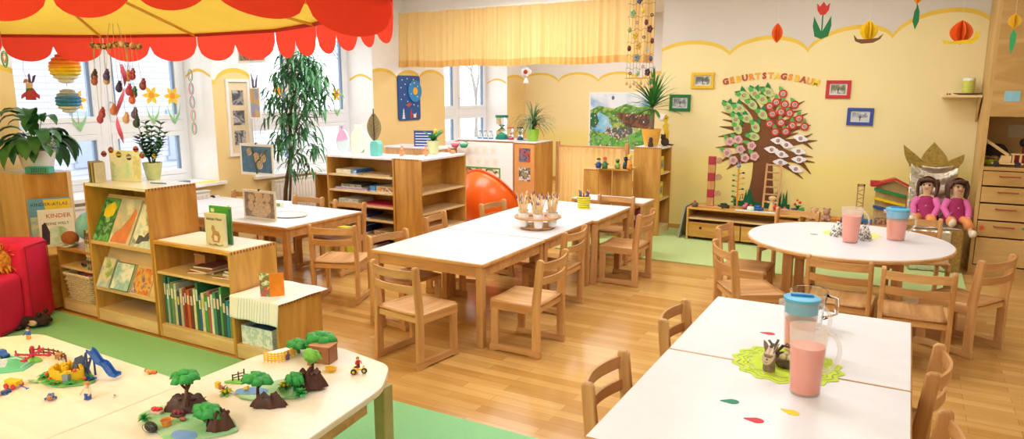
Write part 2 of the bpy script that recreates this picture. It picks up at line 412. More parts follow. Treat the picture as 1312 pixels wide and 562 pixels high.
# outside: a pale clapboard house and bare ground
def siding():
    m, N, L, b = _base('pale_siding'); tc = N.new('ShaderNodeTexCoord'); w = N.new('ShaderNodeTexWave'); w.bands_direction = 'Z'; w.inputs['Scale'].default_value = 2.2
    L.new(tc.outputs['Object'], w.inputs[0]); r = N.new('ShaderNodeValToRGB'); r.color_ramp.elements[0].color = lin('9a9db0'); r.color_ramp.elements[1].color = lin('b0b3c4'); r.color_ramp.elements[1].position = .3
    L.new(w.outputs['Fac'], r.inputs[0]); L.new(r.outputs[0], b.inputs['Base Color']); return m
h = thing('house', 'pale clapboard house seen through the windows', 'house', (-17, 13.6, -1.0))
mb = MB(); mb.prism([(-6, 0), (1.5, 0), (1.5, 8.3), (-2.2, 10.6), (-6, 8.3)], -6, axis='x'); obj('wall', mb, siding(), h)
obj('roof', MB().bar((-3, -6.5, 8.1), (-3, -2.2, 10.75), 6.6, .15, (0, -.53, .85)).bar((-3, 2.0, 8.1), (-3, -2.2, 10.75), 6.6, .15, (0, .53, .85)), mat('8f8890', .8), h)
for y in (-4.2, -1.8): obj('window', MB().box(.0, y, 1.0, .05, y + .9, 2.2).box(0, y - .08, .9, .07, y + .98, 1.0), mat('8f9bb0', .2), h)
def bare_tree(x, y, h_, label, sd):
    rr = random.Random(sd); t = thing('bare_tree', label, 'tree', (x, y, -1.0)); mb = MB()
    def grow(p, d, L, r, dep):
        q = p + d * L; mb.tube([p, p.lerp(q, .5) + Vector((rr.uniform(-.04, .04), rr.uniform(-.04, .04), 0)) * L, q], r, 5, r * .65)
        if dep:
            for _ in range(3): grow(q, (d + Vector((rr.uniform(-.6, .6), rr.uniform(-.6, .6), rr.uniform(-.1, .4)))).normalized(), L * .72, r * .6, dep - 1)
    grow(Vector((0, 0, 0)), Vector((0, 0, 1)), h_ * .32, .09, 5); obj('branches', mb, mat('8a8580', .9, .1, 20), t)
bare_tree(-13.5, 10.9, 5.5, 'bare winter tree seen through the first window', 3); bare_tree(-15, 17.5, 6.0, 'bare winter tree seen through the second window', 5); bare_tree(-16, 25.5, 6.5, 'bare winter tree seen through the third window', 9)
struct('ground', MB().box(-40, -30, -1.1, -7.3, 45, -1.0), mat('a9a9a4', .9, .1, 2))
# ================================================================== TABLES
def table(x0, x1, y0, y1, label, h=.57, legs=((0,0),(1,0),(0,1),(1,1)), group=None, name='table'):
    cx, cy = (x0 + x1) / 2, (y0 + y1) / 2; a, b = (x1 - x0) / 2 - .002, (y1 - y0) / 2 - .002
    t = thing(name, label, 'table', (cx, cy, 0), 0, group)
    tp = obj('tabletop', MB().box(-a, -b, h - .026, a, b, h - .002), BEECH['x'], t, bevel=.006)
    obj('laminate', MB().box(-a + .006, -b + .006, h - .004, a - .006, b - .006, h), LAM, tp)
    s = .0
    ap = MB().box(-a + .02, -b + .018, h - .095, a - .02, -b + .038, h - .026).box(-a + .02, b - .038, h - .095, a - .02, b - .018, h - .026)
    ap.box(-a + .018, -b + .02, h - .095, -a + .038, b - .02, h - .026).box(a - .038, -b + .02, h - .095, a - .018, b - .02, h - .026)
    obj('apron', ap, BEECH['x'], t, bevel=.002)
    for lx, ly in legs:
        x = (-a + .012) if lx == 0 else (a - .062); y = (-b + .012) if ly == 0 else (b - .062)
        obj('leg', MB().box(x, y, 0, x + .05, y + .05, h - .026), BEECH['z'], t, bevel=.006)
    return t
MX0, MX1 = -3.205, -2.285
table(MX0, MX1, 3.70, 4.60, 'white-topped table, nearest of the row of three in the middle of the room')
table(MX0, MX1, 4.60, 5.50, 'white-topped table with the tray of paintbrush cups, middle of the long row')
table(MX0, -2.245, 5.50, 6.36, 'white-topped table with the yellow pencil cup, farthest of the row of three')
table(-.82, .10, 2.83, 3.73, 'white-topped table at the front holding the blue-lidded jug, nearer the round table')
table(-.82, .10, 1.93, 2.83, 'white-topped table closest to the camera with coloured paper drops')
table(-5.52, -4.32, 3.97, 4.90, 'white-topped table behind the low bookcase, facing the tall ficus')
table(-6.24, -5.52, 3.97, 4.90, 'white-topped table hidden behind the tall bookcase, next to the window')
# the round table
t = thing('round_table', 'big round white table with three drink jugs around a yellow doily', 'table', (-.33, 5.72, 0)); RR = .705
tp = obj('tabletop', MB().lathe([(RR - .012, .540), (RR, .546), (RR, .562), (RR - .008, .568)], n=72), BEECH['x'], t, smooth='auto')
obj('laminate', MB().lathe([(RR - .008, .5660), (RR - .010, .5705)], n=72), LAM, tp)
ap = MB(); n = 6
pts = [(.50 * math.cos(PI / 4 + k * PI / 2), .50 * math.sin(PI / 4 + k * PI / 2)) for k in range(4)]
for k in range(4): ap.bar(pts[k] + (.50,), pts[(k + 1) % 4] + (.50,), .022, .08)
obj('apron', ap, BEECH['x'], t, bevel=.002)
for p in pts: obj('leg', MB().box(p[0] - .035, p[1] - .035, 0, p[0] + .035, p[1] + .035, .54), BEECH['z'], t, bevel=.008)
# low play tables (trapezoid and rectangle with rounded corners)
def rounded(pts, r, n=6):
    out = []; k = len(pts)
    for i, p in enumerate(pts):
        p = Vector(p); a = Vector(pts[i - 1]) - p; b = Vector(pts[(i + 1) % k]) - p
        rr = min(r, a.length * .49, b.length * .49); a.normalize(); b.normalize()
        for j in range(n + 1):
            q = j / n; out.append(tuple(p + a * rr * (1 - q) ** 2 + b * rr * q ** 2))
    return out
LOWM = wood('low_table_birch', 'e8d5bf', 'f6eadb', 'x', 4, .28)
def lowtable(pts, legs, label):
    c = (sum(p[0] for p in pts) / len(pts), sum(p[1] for p in pts) / len(pts))
    t = thing('low_table', label, 'table', (c[0], c[1], .012)); P = [(x - c[0], y - c[1]) for x, y in pts]
    obj('tabletop', MB().prism(rounded(P, .06), .028, base=.41), LOWM, t, bevel=.005)
    q = [(x * .86, y * .86) for x, y in P]; ap = MB()
    for a, b in zip(q, q[1:] + q[:1]):
        if math.hypot(a[0] - b[0], a[1] - b[1]) > .3: ap.bar(a + (.375,), b + (.375,), .02, .07)
    obj('apron', ap, BEECH['x'], t)
    for x, y in legs: obj('leg', MB().box(x - c[0] - .03, y - c[1] - .03, 0, x - c[0] + .03, y - c[1] + .03, .41), mat('b9a66a', .5, .1, 20), t, bevel=.006)
    return t
lowtable([(-2.555, 1.18), (-2.555, 1.765), (-3.74, 1.80), (-3.92, 1.60), (-3.75, 1.0), (-3.0, .92)], [(-2.64, 1.3), (-2.64, 1.68), (-3.62, 1.66), (-3.6, 1.1)], 'low birch play table with the toy castle and blue slide')
lowtable([(-2.55, .75), (-2.55, 2.10), (-2.50, 2.26), (-2.29, 2.395), (-1.93, 2.33), (-1.80, 2.12), (-1.74, 1.6), (-1.78, 1.1), (-1.95, .6)], [(-2.48, .9), (-2.46, 2.12), (-1.865, 2.20), (-1.9, .8)], 'low curved birch play table with the toy farm landscape')
# shelf table behind the third table
t = thing('side_table', 'white-topped table end standing behind the row of three, books stored under it', 'table', (-2.6, 6.83, 0.012))
obj('tabletop', MB().box(-.4, -.20, .52, .385, .14, .55), BEECH['x'], t, bevel=.004); obj('laminate', MB().box(-.395, -.195, .548, .38, .135, .555), LAM, t)
obj('side_panel', MB().box(.35, -.2, 0, .375, .14, .52), BEECH['z'], t); obj('side_panel', MB().box(-.39, -.2, 0, -.365, .14, .52), BEECH['z'], t)
obj('shelf', MB().box(-.365, -.2, .26, .35, .14, .28), BEECH['x'], t)
# ================================================================== CHAIRS
def make_chair(label):
    t = thing('child_chair', label, 'chair'); w, d = .18, .165
    CW = BEECH
    for s in (-1, 1):
        x = s * w
        obj('back_post', MB().prism([(-d - .024, 0), (-d + .032, 0), (-d + .034, .36), (-d + .002, .628), (-d - .010, .64), (-d - .036, .64), (-d - .046, .628), (-d - .022, .36)], .026, T(x - .013, 0, 0), 'x'), CW['z'], t, bevel=.007)
        obj('front_leg', MB().box(x - .0125, d - .052, .02, x + .0125, d, .33), CW['z'], t, bevel=.004)
        obj('runner', MB().prism([(-d - .026, 0), (-d + .03, 0), (-d + .06, .010), (d - .05, .010), (d - .02, 0), (d + .012, 0), (d + .012, .038), (d - .0, .050), (-d - .026, .050)], .0264, T(x - .0132, 0, 0), 'x'), CW['y'], t, bevel=.003)
        obj('seat_rail', MB().box(x - .0134, -d + .02, .280, x + .0134, d + .004, .340), CW['y'], t, bevel=.006)
    def seat(u, v):
        return (-.168 + .336 * u, -d - .005 + (2 * d + .02) * v, .338 - .008 * math.sin(PI * v) - .006 * math.sin(PI * u))
    obj('seat', MB().sheet(seat, 8, 8), CW['y'], t, solid=.012, smooth=True)
    for z, hh, yo in ((.592, .050, -.030), (.500, .045, -.018)):
        def slat(u, v, z=z, hh=hh, yo=yo): return (-w + 2 * w * u, -d + yo - .002 + .0 - .038 * math.sin(PI * u), z - hh / 2 + hh * v)
        obj('back_slat', MB().sheet(slat, 12, 1), CW['x'], t, solid=.011, bevel=.003)
    obj('stretcher', MB().box(-w, -d + .0, .285, w, -d + .018, .322), CW['x'], t, bevel=.003)
    return t
CH = make_chair('small beech chair at the head of the long table row, its back to the camera')
CH.location = (-2.60, 3.42, 0); CH.rotation_euler = (0, 0, math.radians(-8))
def chair(x, y, deg, label, z=0): return dup(CH, (x, y, z), math.radians(deg), label)
# (back mid position, direction faced) -> centre .19 in front of the back
def chair_b(bx, by, deg, label, z=0):
    a = math.radians(deg); return chair(bx - math.sin(a) * .195, by + math.cos(a) * .195, deg, label, z)
chair_b(-1.885, 3.92, 90, 'small beech chair standing out in the aisle, nearest on the right of the table row')
chair_b(-2.12, 4.78, 90, 'small beech chair pushed in beside the middle table of the row, aisle side')
chair_b(-1.90, 5.79, 90, 'small beech chair pulled back from the farthest table of the row, edge of lime carpet')
chair_b(-2.48, 6.57, 180, 'small beech chair at the far end of the table row, facing the camera')
chair_b(-3.285, 3.98, -98, 'small beech chair tucked in on the shelf side of the nearest table of the row')
chair_b(-3.44, 4.79, -80, 'small beech chair tucked in opposite the paintbrush tray, in front of the open game shelf')
chair_b(-3.36, 5.62, -95, 'small beech chair in front of the orange shell chair')
chair_b(-3.83, 3.98, 22, 'small beech chair at the corner of the table behind the bookcases, seen from behind')
chair_b(-5.13, 5.04, 180, 'small beech chair beside the ficus trunk, far side of the table by the window')
chair_b(-4.56, 5.00, 180, 'small beech chair between the ficus and the game shelf, far side of the window table')
chair_b(-5.98, 5.0, 182, 'small beech chair by the radiator, mostly hidden behind the window table')
chair_b(-1.02, 4.75, -58, 'small beech chair turned towards the round table, in front of its twin')
chair_b(-1.19, 5.50, -92, 'small beech chair at the left of the round table, close to the low toy shelf')
chair_b(-.30, 4.70, -3, 'small beech chair with its back to the camera, directly behind the front glass jug')
chair_b(.13, 4.60, 2, 'small beech chair with its back to the camera, between the front table and the dolls')
chair_b(.57, 5.20, 58, 'small beech chair at the right of the round table, angled and close to the drawers')
chair_b(-.78, 6.56, 165, 'small beech chair on the far side of the round table, towards the low toy shelf')
chair_b(.12, 6.58, 192, 'small beech chair on the far side of the round table, towards the doll throne')
chair_b(-.90, 3.18, -90, 'small beech chair left of the front tables, farther of the two')
chair_b(-.92, 2.36, -90, 'small beech chair left of the front tables, nearer of the two')
chair_b(.185, 3.06, 85, 'small beech chair right of the front tables, farther of the two')
chair_b(.19, 2.36, 88, 'small beech chair right of the front tables, cut by the bottom of the picture')
# ================================================================== SHELF UNITS
def carcass(name, label, x0, x1, y0, y1, h, shelves=(), open_side='-y', W=HONEY, plinth=.07, z0=.012, back=True, cat='bookcase', top_mat=None, group=None, divider=None):
    """a shelf unit; local origin at the footprint centre. open_side '-y' or '+x'"""
    cx, cy = (x0 + x1) / 2, (y0 + y1) / 2; a, b = (x1 - x0) / 2, (y1 - y0) / 2; t = thing(name, label, cat, (cx, cy, z0), 0, group); s = .02; h -= z0
    if open_side == '-y':
        obj('side_panel', MB().box(-a, -b, 0, -a + s, b, h), W['z'], t, bevel=.002); obj('side_panel', MB().box(a - s, -b, 0, a, b, h), W['z'], t, bevel=.002)
        if back: obj('back_panel', MB().box(-a + s, b - .012, plinth, a - s, b, h - s), W['x'], t)
        obj('plinth', MB().box(-a + s, -b + .006, 0, a - s, -b + .024, plinth), PALEW['x'], t)
        obj('top_panel', MB().box(-a + s * .3, -b + .001, h - s, a - s * .3, b, h + .001), top_mat or W['x'], t, bevel=.002)
        for z in (plinth,) + tuple(shelves): obj('shelf', MB().box(-a + s, -b + .004, z, a - s, b - .012, z + .018), PALEW['x'], t, bevel=.002)
    else:
        obj('side_panel', MB().box(-a, -b, 0, a, -b + s, h), W['z'], t, bevel=.002); obj('side_panel', MB().box(-a, b - s, 0, a, b, h), W['z'], t, bevel=.002)
        if back: obj('back_panel', MB().box(-a, -b + s, plinth, -a + .012, b - s, h - s), W['y'], t)
        obj('plinth', MB().box(a - .024, -b + s, 0, a - .006, b - s, plinth), PALEW['y'], t)
        obj('top_panel', MB().box(-a, -b + s * .3, h - s, a - .001, b - s * .3, h + .001), top_mat or W['y'], t, bevel=.002)
        for z in (plinth,) + tuple(shelves): obj('shelf', MB().box(-a + .012, -b + s, z, a - .004, b - s, z + .018), PALEW['y'], t, bevel=.002)
    # finger joints along the top of the end grain
    fj = MB(); dk = mat('8a5526', .6)
    if open_side == '-y':
        k = int(2 * b / .024)
        for i in range(k): fj.box(a - .004, -b + .010 + i * .024, h - .016, a + .0008, -b + .020 + i * .024, h + .0015)
    else:
        k = int(2 * a / .024)
        for i in range(k): fj.box(-a + .010 + i * .024, -b - .0008, h - .016, -a + .020 + i * .024, -b + .004, h + .0015)
    obj('finger_joints', fj, dk, t)
    return t
F = 2.83
# tall picture-book display
BA = carcass('bookcase', 'tall oak bookcase with slanted picture-book display shelves and a potted plant on top', -5.07, -4.345, F, F + .37, 1.02, (), top_mat=LAM)
tl = Vector(BA.location); a_, b_ = .3625, .185
for zb, zt in ((.585, .93), (.245, .60)):       # slanted display boards with a lip
    M_ = Matrix.Identity(4)
    mb = MB(); y0, y1 = -b_ + .015, -b_ + .165
    mb.add([(-a_ + .02, y0, zb), (a_ - .02, y0, zb), (a_ - .02, y1, zt - .02), (-a_ + .02, y1, zt - .02), (-a_ + .02, y0, zb - .012), (a_ - .02, y0, zb - .012), (a_ - .02, y1 + .012, zt - .032), (-a_ + .02, y1 + .012, zt - .032)],
           [(0,1,2,3),(7,6,5,4),(0,4,5,1),(1,5,6,2),(2,6,7,3),(3,7,4,0)])
    obj('display_board', mb, PALEW['x'], BA); obj('display_lip', MB().box(-a_ + .02, -b_ + .001, zb - .015, a_ - .02, -b_ + .016, zb + .012), PALEW['x'], BA, bevel=.003)
# low bookcase with the row of books
BB = carcass('bookcase', 'low oak bookcase packed with a row of books, cardboard sheet on top', -4.34, -3.58, F, F + .37, .675, (.44,))
# small end unit with the striped cloth
BC = carcass('cabinet', 'small low oak box shelf under the white striped cloth', -3.57, -3.165, F - .02, F + .34, .41, (), cat='cabinet')
# basket shelf on the far side
BD = carcass('bookcase', 'small low shelf holding the wicker basket, beside the red sofa', -5.55, -5.09, F + .02, F + .33, .50, (.33,))
# cabinet with the big leafy plant
BE = thing('cabinet', 'oak cabinet behind the sofa carrying the big leafy plant', 'cabinet', (-6.1, 3.04, .012))
obj('body', MB().prism([(-.35, -.11), (.02, -.11), (.165, .15), (.14, .20), (-.35, .20)], 1.0), PALEW['z'], BE, bevel=.003)
obj('side_panel', MB().bar((.034, -.115, .5), (.178, .145, .5), .012, 1.0), HONEY['z'], BE, bevel=.003)
obj('top_panel', MB().prism([(-.35, -.112), (.02, -.112), (.168, .152), (.14, .20), (-.35, .20)], .006, base=1.0), LAM, BE)
# game shelves in the middle
def open_shelf(): pass
BG = carcass('game_shelf', 'oak shelf stacked with boxed games and puzzles, facing the window table', -5.19, -4.315, 5.36, 5.74, 1.02, (.20, .36, .50, .64, .80), cat='shelf', top_mat=LAM)
BH = carcass('game_shelf', 'oak shelf with empty open compartments facing the table row', -4.31, -4.00, 5.37, 6.16, 1.02, (.28, .46, .66), open_side='+x', cat='shelf', top_mat=LAM)
# small cabinet below window two
carcass('cabinet', 'small pale cabinet by the window, left of the game shelf', -6.05, -5.55, 6.05, 6.4, .72, (), z0=0, cat='cabinet', top_mat=LAM, back=True)
bpy.data.objects  # keep
# white fronted and orange fronted cabinets in the alcove
t = thing('cabinet', 'tall white cabinet front with small drawings taped on it, hourglasses on top', 'cabinet', (-4.72, 7.95, 0))
a, b, h = .43, .25, 1.04
obj('carcass', MB().box(-a, -b + .02, 0, a, b, h), BEECH['z'], t, bevel=.002); obj('white_panel', MB().box(-a + .012, -b, .05, a - .012, -b + .02, h - .02), WHITE, t, bevel=.002)
obj('top_panel', MB().box(-a, -b, h, a, b, h + .008), LAM, t)
for r_ in range(2):
    for c_ in range(4):
        x = -.24 + c_ * .125 + (.03 if r_ else 0); z = .92 - r_ * .15
        pp = obj('drawing', MB().box(x - .04, -b - .002, z - .05, x + .04, -b - .0005, z + .05), mat('efece0', .8, .01), t)
        mb = MB(); mb.tube([(x + .014 * math.cos(k * PI / 4), -b - .003, z - .005 + .018 * math.sin(k * PI / 4)) for k in range(8)], .0018, 4); obj('pencil_sketch', mb, mat('c9c2a4', .8), pp)
p = obj('animal_poster', MB().box(-.30, -b - .003, .40, .24, -b - .0005, .70), mat('5e9a3c', .6), t)
obj('print', MB().box(-.28, -b - .005, .42, .22, -b - .003, .68), collage('animal_print', ['f5efe0', 'd98a4a', '4b3b2b', 'e8d7b8', 'f3f3ee', '7aa24a'], 9), p)
t = thing('cabinet', 'tall cabinet with orange-brown front and two taped photographs, green plant on top', 'cabinet', (-4.135, 7.95, 0))
a = .15; h = 1.03
obj('carcass', MB().box(-a, -b + .02, 0, a, b, h), HONEY['z'], t, bevel=.002); obj('front_panel', MB().box(-a + .01, -b, .03, a - .01, -b + .02, h - .02), mat('d99a58', .5, .06, 14), t)
obj('top_panel', MB().box(-a, -b, h, a, b, h + .008), LAM, t)
for z, n_, cs in ((.88, 'craft_photo', ['2a2a33', 'c24b2f', '6b6f8f', '3d3b2e', 'c8b8c8']), (.64, 'group_photo', ['1f2a1f', 'e9dcd0', '5f4a3f', '8f9a7a', 'c7866a'])):
    obj('photograph', MB().box(-.075, -b - .003, z - .085, .085, -b - .0005, z + .085), collage(n_, cs, 22), t)
# cabinet with the yucca, against the alcove opening
carcass('bookcase', 'tall oak shelf carrying the yucca, yellow game boxes inside', -2.74, -2.42, 7.78, 8.20, 1.03, (.40, .70), open_side='+x', W=HONEY, top_mat=LAM)
t = carcass('shelf_box', 'small open oak box shelf with toy figures on top, left of the yucca shelf', -3.16, -2.98, 7.30, 7.72, .80, (.42,), open_side='+x', back=False, cat='shelf')
obj('front_panel', MB().box(.17, .02, 0, .40, .04, .80), HONEY['z'], t); obj('top_extension', MB().box(.09, -.1, .775, .40, .21, .795), HONEY['x'], t)
# curtained room divider
t = thing('curtain_divider', 'low wooden room divider with a gathered yellow curtain', 'room divider', (-3.46, 8.24, 0)); w_ = .47
for s in (-1, 1): obj('post', MB().box(s * w_ - .025, -.02, 0, s * w_ + .025, .02, 1.03), BEECH['z'], t, bevel=.006)
obj('rail', MB().box(-w_, -.015, .935, w_, .015, .985), BEECH['x'], t, bevel=.004); obj('rail', MB().box(-w_, -.015, .06, w_, .015, .11), BEECH['x'], t, bevel=.004)
CURT = cloth('fcd684', .4, 'gingham_cloth', 1, 'fdebb8', 160)
obj('curtain', MB().sheet(lambda u, v: (-w_ + .03 + (2 * w_ - .06) * u, -.04 + .034 * math.sin(u * 62 + 3 * math.sin(u * 9)) * (.5 + .5 * (1 - v)), .10 + .86 * v), 150, 6), CURT, t, smooth=True)
# big cabinet wall at the right: drawers, niche, upper part
t = thing('wall_cabinet', 'large light oak cupboard with a stack of drawers and an open toy niche', 'cupboard', (0.60, 7.64, 0)); D_ = .745
obj('side_panel', MB().box(0, 0, 0, .03, D_, 2.62), CABW['z'], t)
obj('plinth', MB().box(.03, .015, 0, 1.6, .05, .07), CABW['x'], t)
obj('back_panel', MB().box(.03, D_ - .03, .07, 1.6, D_, 2.62), CABW['x'], t)
obj('niche_floor', MB().box(.03, -.01, .955, 1.6, D_ - .03, .985), CABW['x'], t, bevel=.003)
obj('upper_door', MB().box(.03, 0, 1.435, 1.6, .02, 2.62), CABW['x'], t, bevel=.002)
obj('upper_shelf', MB().box(.03, .02, 1.435, 1.6, D_ - .03, 1.46), CABW['x'], t)
for k, (z0, z1) in enumerate(((.815, .95), (.66, .807), (.50, .652), (.345, .492), (.08, .337))):
    dr = obj('drawer', MB().box(.035, -.004, z0 + .003, 1.55, .016, z1 - .003), CABW['x'], t, bevel=.003)
    obj('drawer_box', MB().box(.04, .016, z0 + .01, 1.5, .5, z1 - .01), CABW['x'], dr)
    if k < 4:
        for xx in (.16,): obj('handle', MB().tube([(xx, -.004, z1 - .045), (xx, -.032, z1 - .045), (xx + .15, -.032, z1 - .045), (xx + .15, -.004, z1 - .045)], .006, 8), mat('a3482f', .4), dr)
    if k == 3:
        sun = MB(); sun.lathe([(.014, 0), (.014, .001)], (.07, 0, 0), 16, None)
        s2 = MB(); Mx = T(.07, -.005, z0 + .08) @ R(PI / 2, 'X'); s2.lathe([(.016, 0), (.016, .001)], n=16, M=Mx)
        for q in range(8):
            aa = q * PI / 4; s2.add([Mx @ Vector((.018 * math.cos(aa - .3), .018 * math.sin(aa - .3), .001)), Mx @ Vector((.030 * math.cos(aa), .030 * math.sin(aa), .001)), Mx @ Vector((.018 * math.cos(aa + .3), .018 * math.sin(aa + .3), .001))], [(0, 1, 2)])
        obj('sun_sticker', s2, mat('d8542f', .6), dr)
        s3 = MB(); Mx = T(.40, -.005, z0 + .10) @ R(PI / 2, 'X')
        s3.prism([(-.035, 0), (-.02, .013), (.0, .017), (.022, .012), (.03, .003), (.042, .014), (.042, -.014), (.03, -.004), (.015, -.014), (-.02, -.012)], .001, Mx); obj('fish_sticker', s3, mat('2f9a7d', .6), dr)
        s4 = MB(); Mx = T(.56, -.005, z0 + .04) @ R(PI / 2, 'X'); s4.prism([(-.02, 0), (.02, 0), (.016, .03), (.005, .045), (.004, .07), (-.004, .07), (-.005, .045), (-.016, .03)], .001, Mx); obj('bottle_sticker', s4, mat('9a8d76', .6), dr)
for x in (.12, .47):
    obj('blue_note', MB().box(x, -.006, 1.57, x + .115, -.001, 1.66), mat('93c6d6', .8), t)
for x, z in ((.25, 1.22), (.48, 1.23)):
    obj('pinned_sheet', MB().box(x, D_ - .034, z, x + .17, D_ - .031, z + .12), mat('cfc3a4', .8), t)
# wall shelf with the candle
t = thing('wall_shelf', 'small wooden shelf on the yellow wall next to the cupboard', 'shelf', (.435, 8.39, 1.60))
obj('board', MB().box(-.165, -.28, 0, .16, 0, .022), PALEW['x'], t, bevel=.002)
obj('bracket', MB().prism([(-.005, 0), (-.26, 0), (-.005, -.24)], .018, T(.135, 0, 0), 'x'), PALEW['z'], t)
# low toy shelf under the paper tree
t = thing('low_toy_shelf', 'long low wooden shelf unit with drawers under the paper tree', 'shelf', (-1.49, 7.95, .012), math.radians(-2)); a, b, h = .60, .19, .345
obj('side_panel', MB().box(-a, -b, 0, -a + .02, b, h), HONEY['z'], t); obj('side_panel', MB().box(a - .02, -b, 0, a, b, h), HONEY['z'], t)
obj('top_panel', MB().box(-a, -b, h, a, b, h + .02), HONEY['x'], t, bevel=.003); obj('back_panel', MB().box(-a + .02, b - .012, .03, a - .02, b, h), HONEY['x'], t)
obj('shelf', MB().box(-a + .02, -b + .01, .235, a - .02, b - .012, .252), PALEW['x'], t)
for x0, x1 in ((-a + .022, -.005), (.005, a - .022)):
    d_ = obj('drawer', MB().box(x0, -b + .004, .035, x1, -b + .02, .20).box(x0, -b + .02, .035, x1, b - .03, .045), HONEY['x'], t, bevel=.003)
    obj('finger_hole', MB().lathe([(.016, 0), (.016, .002)], n=16, M=T(x0 + .14, -b + .004, .14) @ R(PI / 2, 'X')), mat('4a2514', .7), d_)
for x in (-a + .05, a - .05): obj('caster', MB().lathe([(.016, -.01), (.016, .01)], n=14, M=T(x, -b + .06, .016) @ R(PI / 2, 'Y')), mat('555555', .5), t)
t = thing('low_toy_shelf', 'plain low wooden shelf unit along the wall behind the round table', 'shelf', (-.42, 8.10, .012)); a, b, h = .45, .22, .28
obj('side_panel', MB().box(-a, -b, 0, -a + .02, b, h), BEECH['z'], t); obj('side_panel', MB().box(a - .02, -b, 0, a, b, h), BEECH['z'], t)
obj('top_panel', MB().box(-a, -b, h, a, b, h + .02), BEECH['x'], t, bevel=.003); obj('shelf', MB().box(-a + .02, -b + .01, .1, a - .02, b - .01, .12), BEECH['x'], t); obj('back_panel', MB().box(-a + .02, b - .012, .0, a - .02, b, h), BEECH['x'], t)
o = obj('folding_board', MB().prism([(-2.20, 0), (-2.18, 0), (-2.115, .37), (-2.135, .37)], .30, axis='y', base=7.80), mat('9a9b94', .5), None, bevel=.003, loc=(0, 0, .012))
tag(o, 'thin grey board leaning on the end of the low toy shelf', 'board')
o = obj('shelf_liner', MB().prism(rounded([(-.365, -.165), (.36, -.155), (.365, .165), (-.365, .165)], .02), .0015), mat('efe7dd', .6, .03, 9), None, loc=(-3.96, F + .19, .6765)); tag(o, 'sheet of white paper lying on the low bookcase', 'paper')
# ================================================================== CURTAIN VALANCE
t = thing('curtain', 'long yellow gingham curtain valance hung across the alcove opening', 'curtain', (-4.6, YT - .06, 2.0))
x0, x1 = GY(506, 50, YT - .06).x + 4.6, GY(838, 50, YT - .06).x + 4.6
CURV = cloth('f7cf7e', .4, 'valance_cloth', 1, 'fbe6b4', 150)
def vf(u, v):
    fo = .042 * (.55 * math.sin(u * 260 + 5 * math.sin(u * 17)) + .7 * math.sin(u * 95 + 4 * math.sin(u * 13))) * (1 - .5 * v)
    return (x0 + (x1 - x0) * u, -.03 + fo + .012 * math.sin(u * 40), .02 * math.sin(u * 23) * (1 - v) * .4 + .76 * v)
obj('curtain_cloth', MB().sheet(vf, 420, 10), CURV, t, smooth=True)
obj('hem', MB().sheet(lambda u, v: (vf(u, 0)[0], vf(u, 0)[1] - .003, vf(u, 0)[2] + .09 * v - .001), 420, 1), cloth('f0bd66', .3, 'hem', 1, 'f6d290', 150), t, smooth=True)
obj('curtain_rail', MB().box(x0 - .02, -.015, .755, x1 + .02, .02, .785), WHITE, t, bevel=.004)
# ================================================================== RED AND YELLOW CANOPY
t = thing('canopy', 'red scalloped fabric canopy with a yellow underside hung over the reading corner', 'canopy', (-4.1, 1.7, 2.02))
RZ = 2.02
rim = [G(500, 5, RZ), G(455, 20, RZ), G(402, 34, RZ), G(350, 42, RZ), G(250, 47.5, RZ), G(130, 49, RZ), G(0, 48, RZ)]
rim = [Vector((p.x, p.y)) for p in rim] + [Vector(q) for q in ((-6.15, 2.2), (-6.2, 1.3), (-5.5, .35), (-4.3, .1), (-3.3, .55), (-2.80, 1.22), (-2.38, 1.88))]
c0 = Vector((-4.1, 1.7)); rl = [p - c0 for p in rim]
RED = cloth('f8503f', .62, 'red_canopy_cloth'); YCL = cloth('f8d860', .6, 'yellow_canopy_cloth')
# resample the rim
def resample(pts, step):
    out = []; k = len(pts)
    for i in range(k):
        a, b = pts[i], pts[(i + 1) % k]; n = max(1, round((b - a).length / step))
        for j in range(n): out.append((a + (b - a) * j / n, j / n))
    return out
def rz(x, y): return .095 * math.exp(-(((x - 1.72) ** 2 + (y - .18) ** 2) / .42 ** 2)) + .02 * math.exp(-(((x - 1.3) ** 2 + (y + .48) ** 2) / .5 ** 2))
apex = Vector((.2, .1, .55)); mb = MB(); k = len(rl); ring = 5
ptsr = [q for q, _ in resample(rl, .12)]; n = len(ptsr); vs = []; fs = []
for j in range(ring + 1):
    s = j / ring
    for q in ptsr: 
        z = .02 + .50 * s ** .8 - .10 * math.sin(PI * s) + rz(q.x, q.y) * (1 - s)
        vs.append((q.x * (1 - s) + .2 * s, q.y * (1 - s) + .1 * s, z))
for j in range(ring):
    for i in range(n): a, b = j * n + i, j * n + (i + 1) % n; fs.append((a, b, b + n, a + n))
obj('roof_cloth', MB().add(vs, fs), YCL, t, smooth=True)
rib = MB()
for i in (1, 2, 4, 5, 6, 8, 10, 12):
    q = rl[i]; rib.tube([(q.x * (1 - s) + .2 * s, q.y * (1 - s) + .1 * s, .02 + .50 * s ** .8 - .10 * math.sin(PI * s) - .012 + rz(q.x, q.y) * (1 - s)) for s in (0, .25, .5, .75, 1)], .009, 6)
obj('rib', rib, mat('d9a52f', .5), t)
hoop = MB()
for i in range(k): a, b = rl[i], rl[(i + 1) % k]; hoop.tube([(a.x + (b.x - a.x) * j / 6, a.y + (b.y - a.y) * j / 6, .012 + rz(a.x + (b.x - a.x) * j / 6, a.y + (b.y - a.y) * j / 6)) for j in range(7)], .011, 6)
obj('hoop', hoop, mat('a81a1a', .6), t)
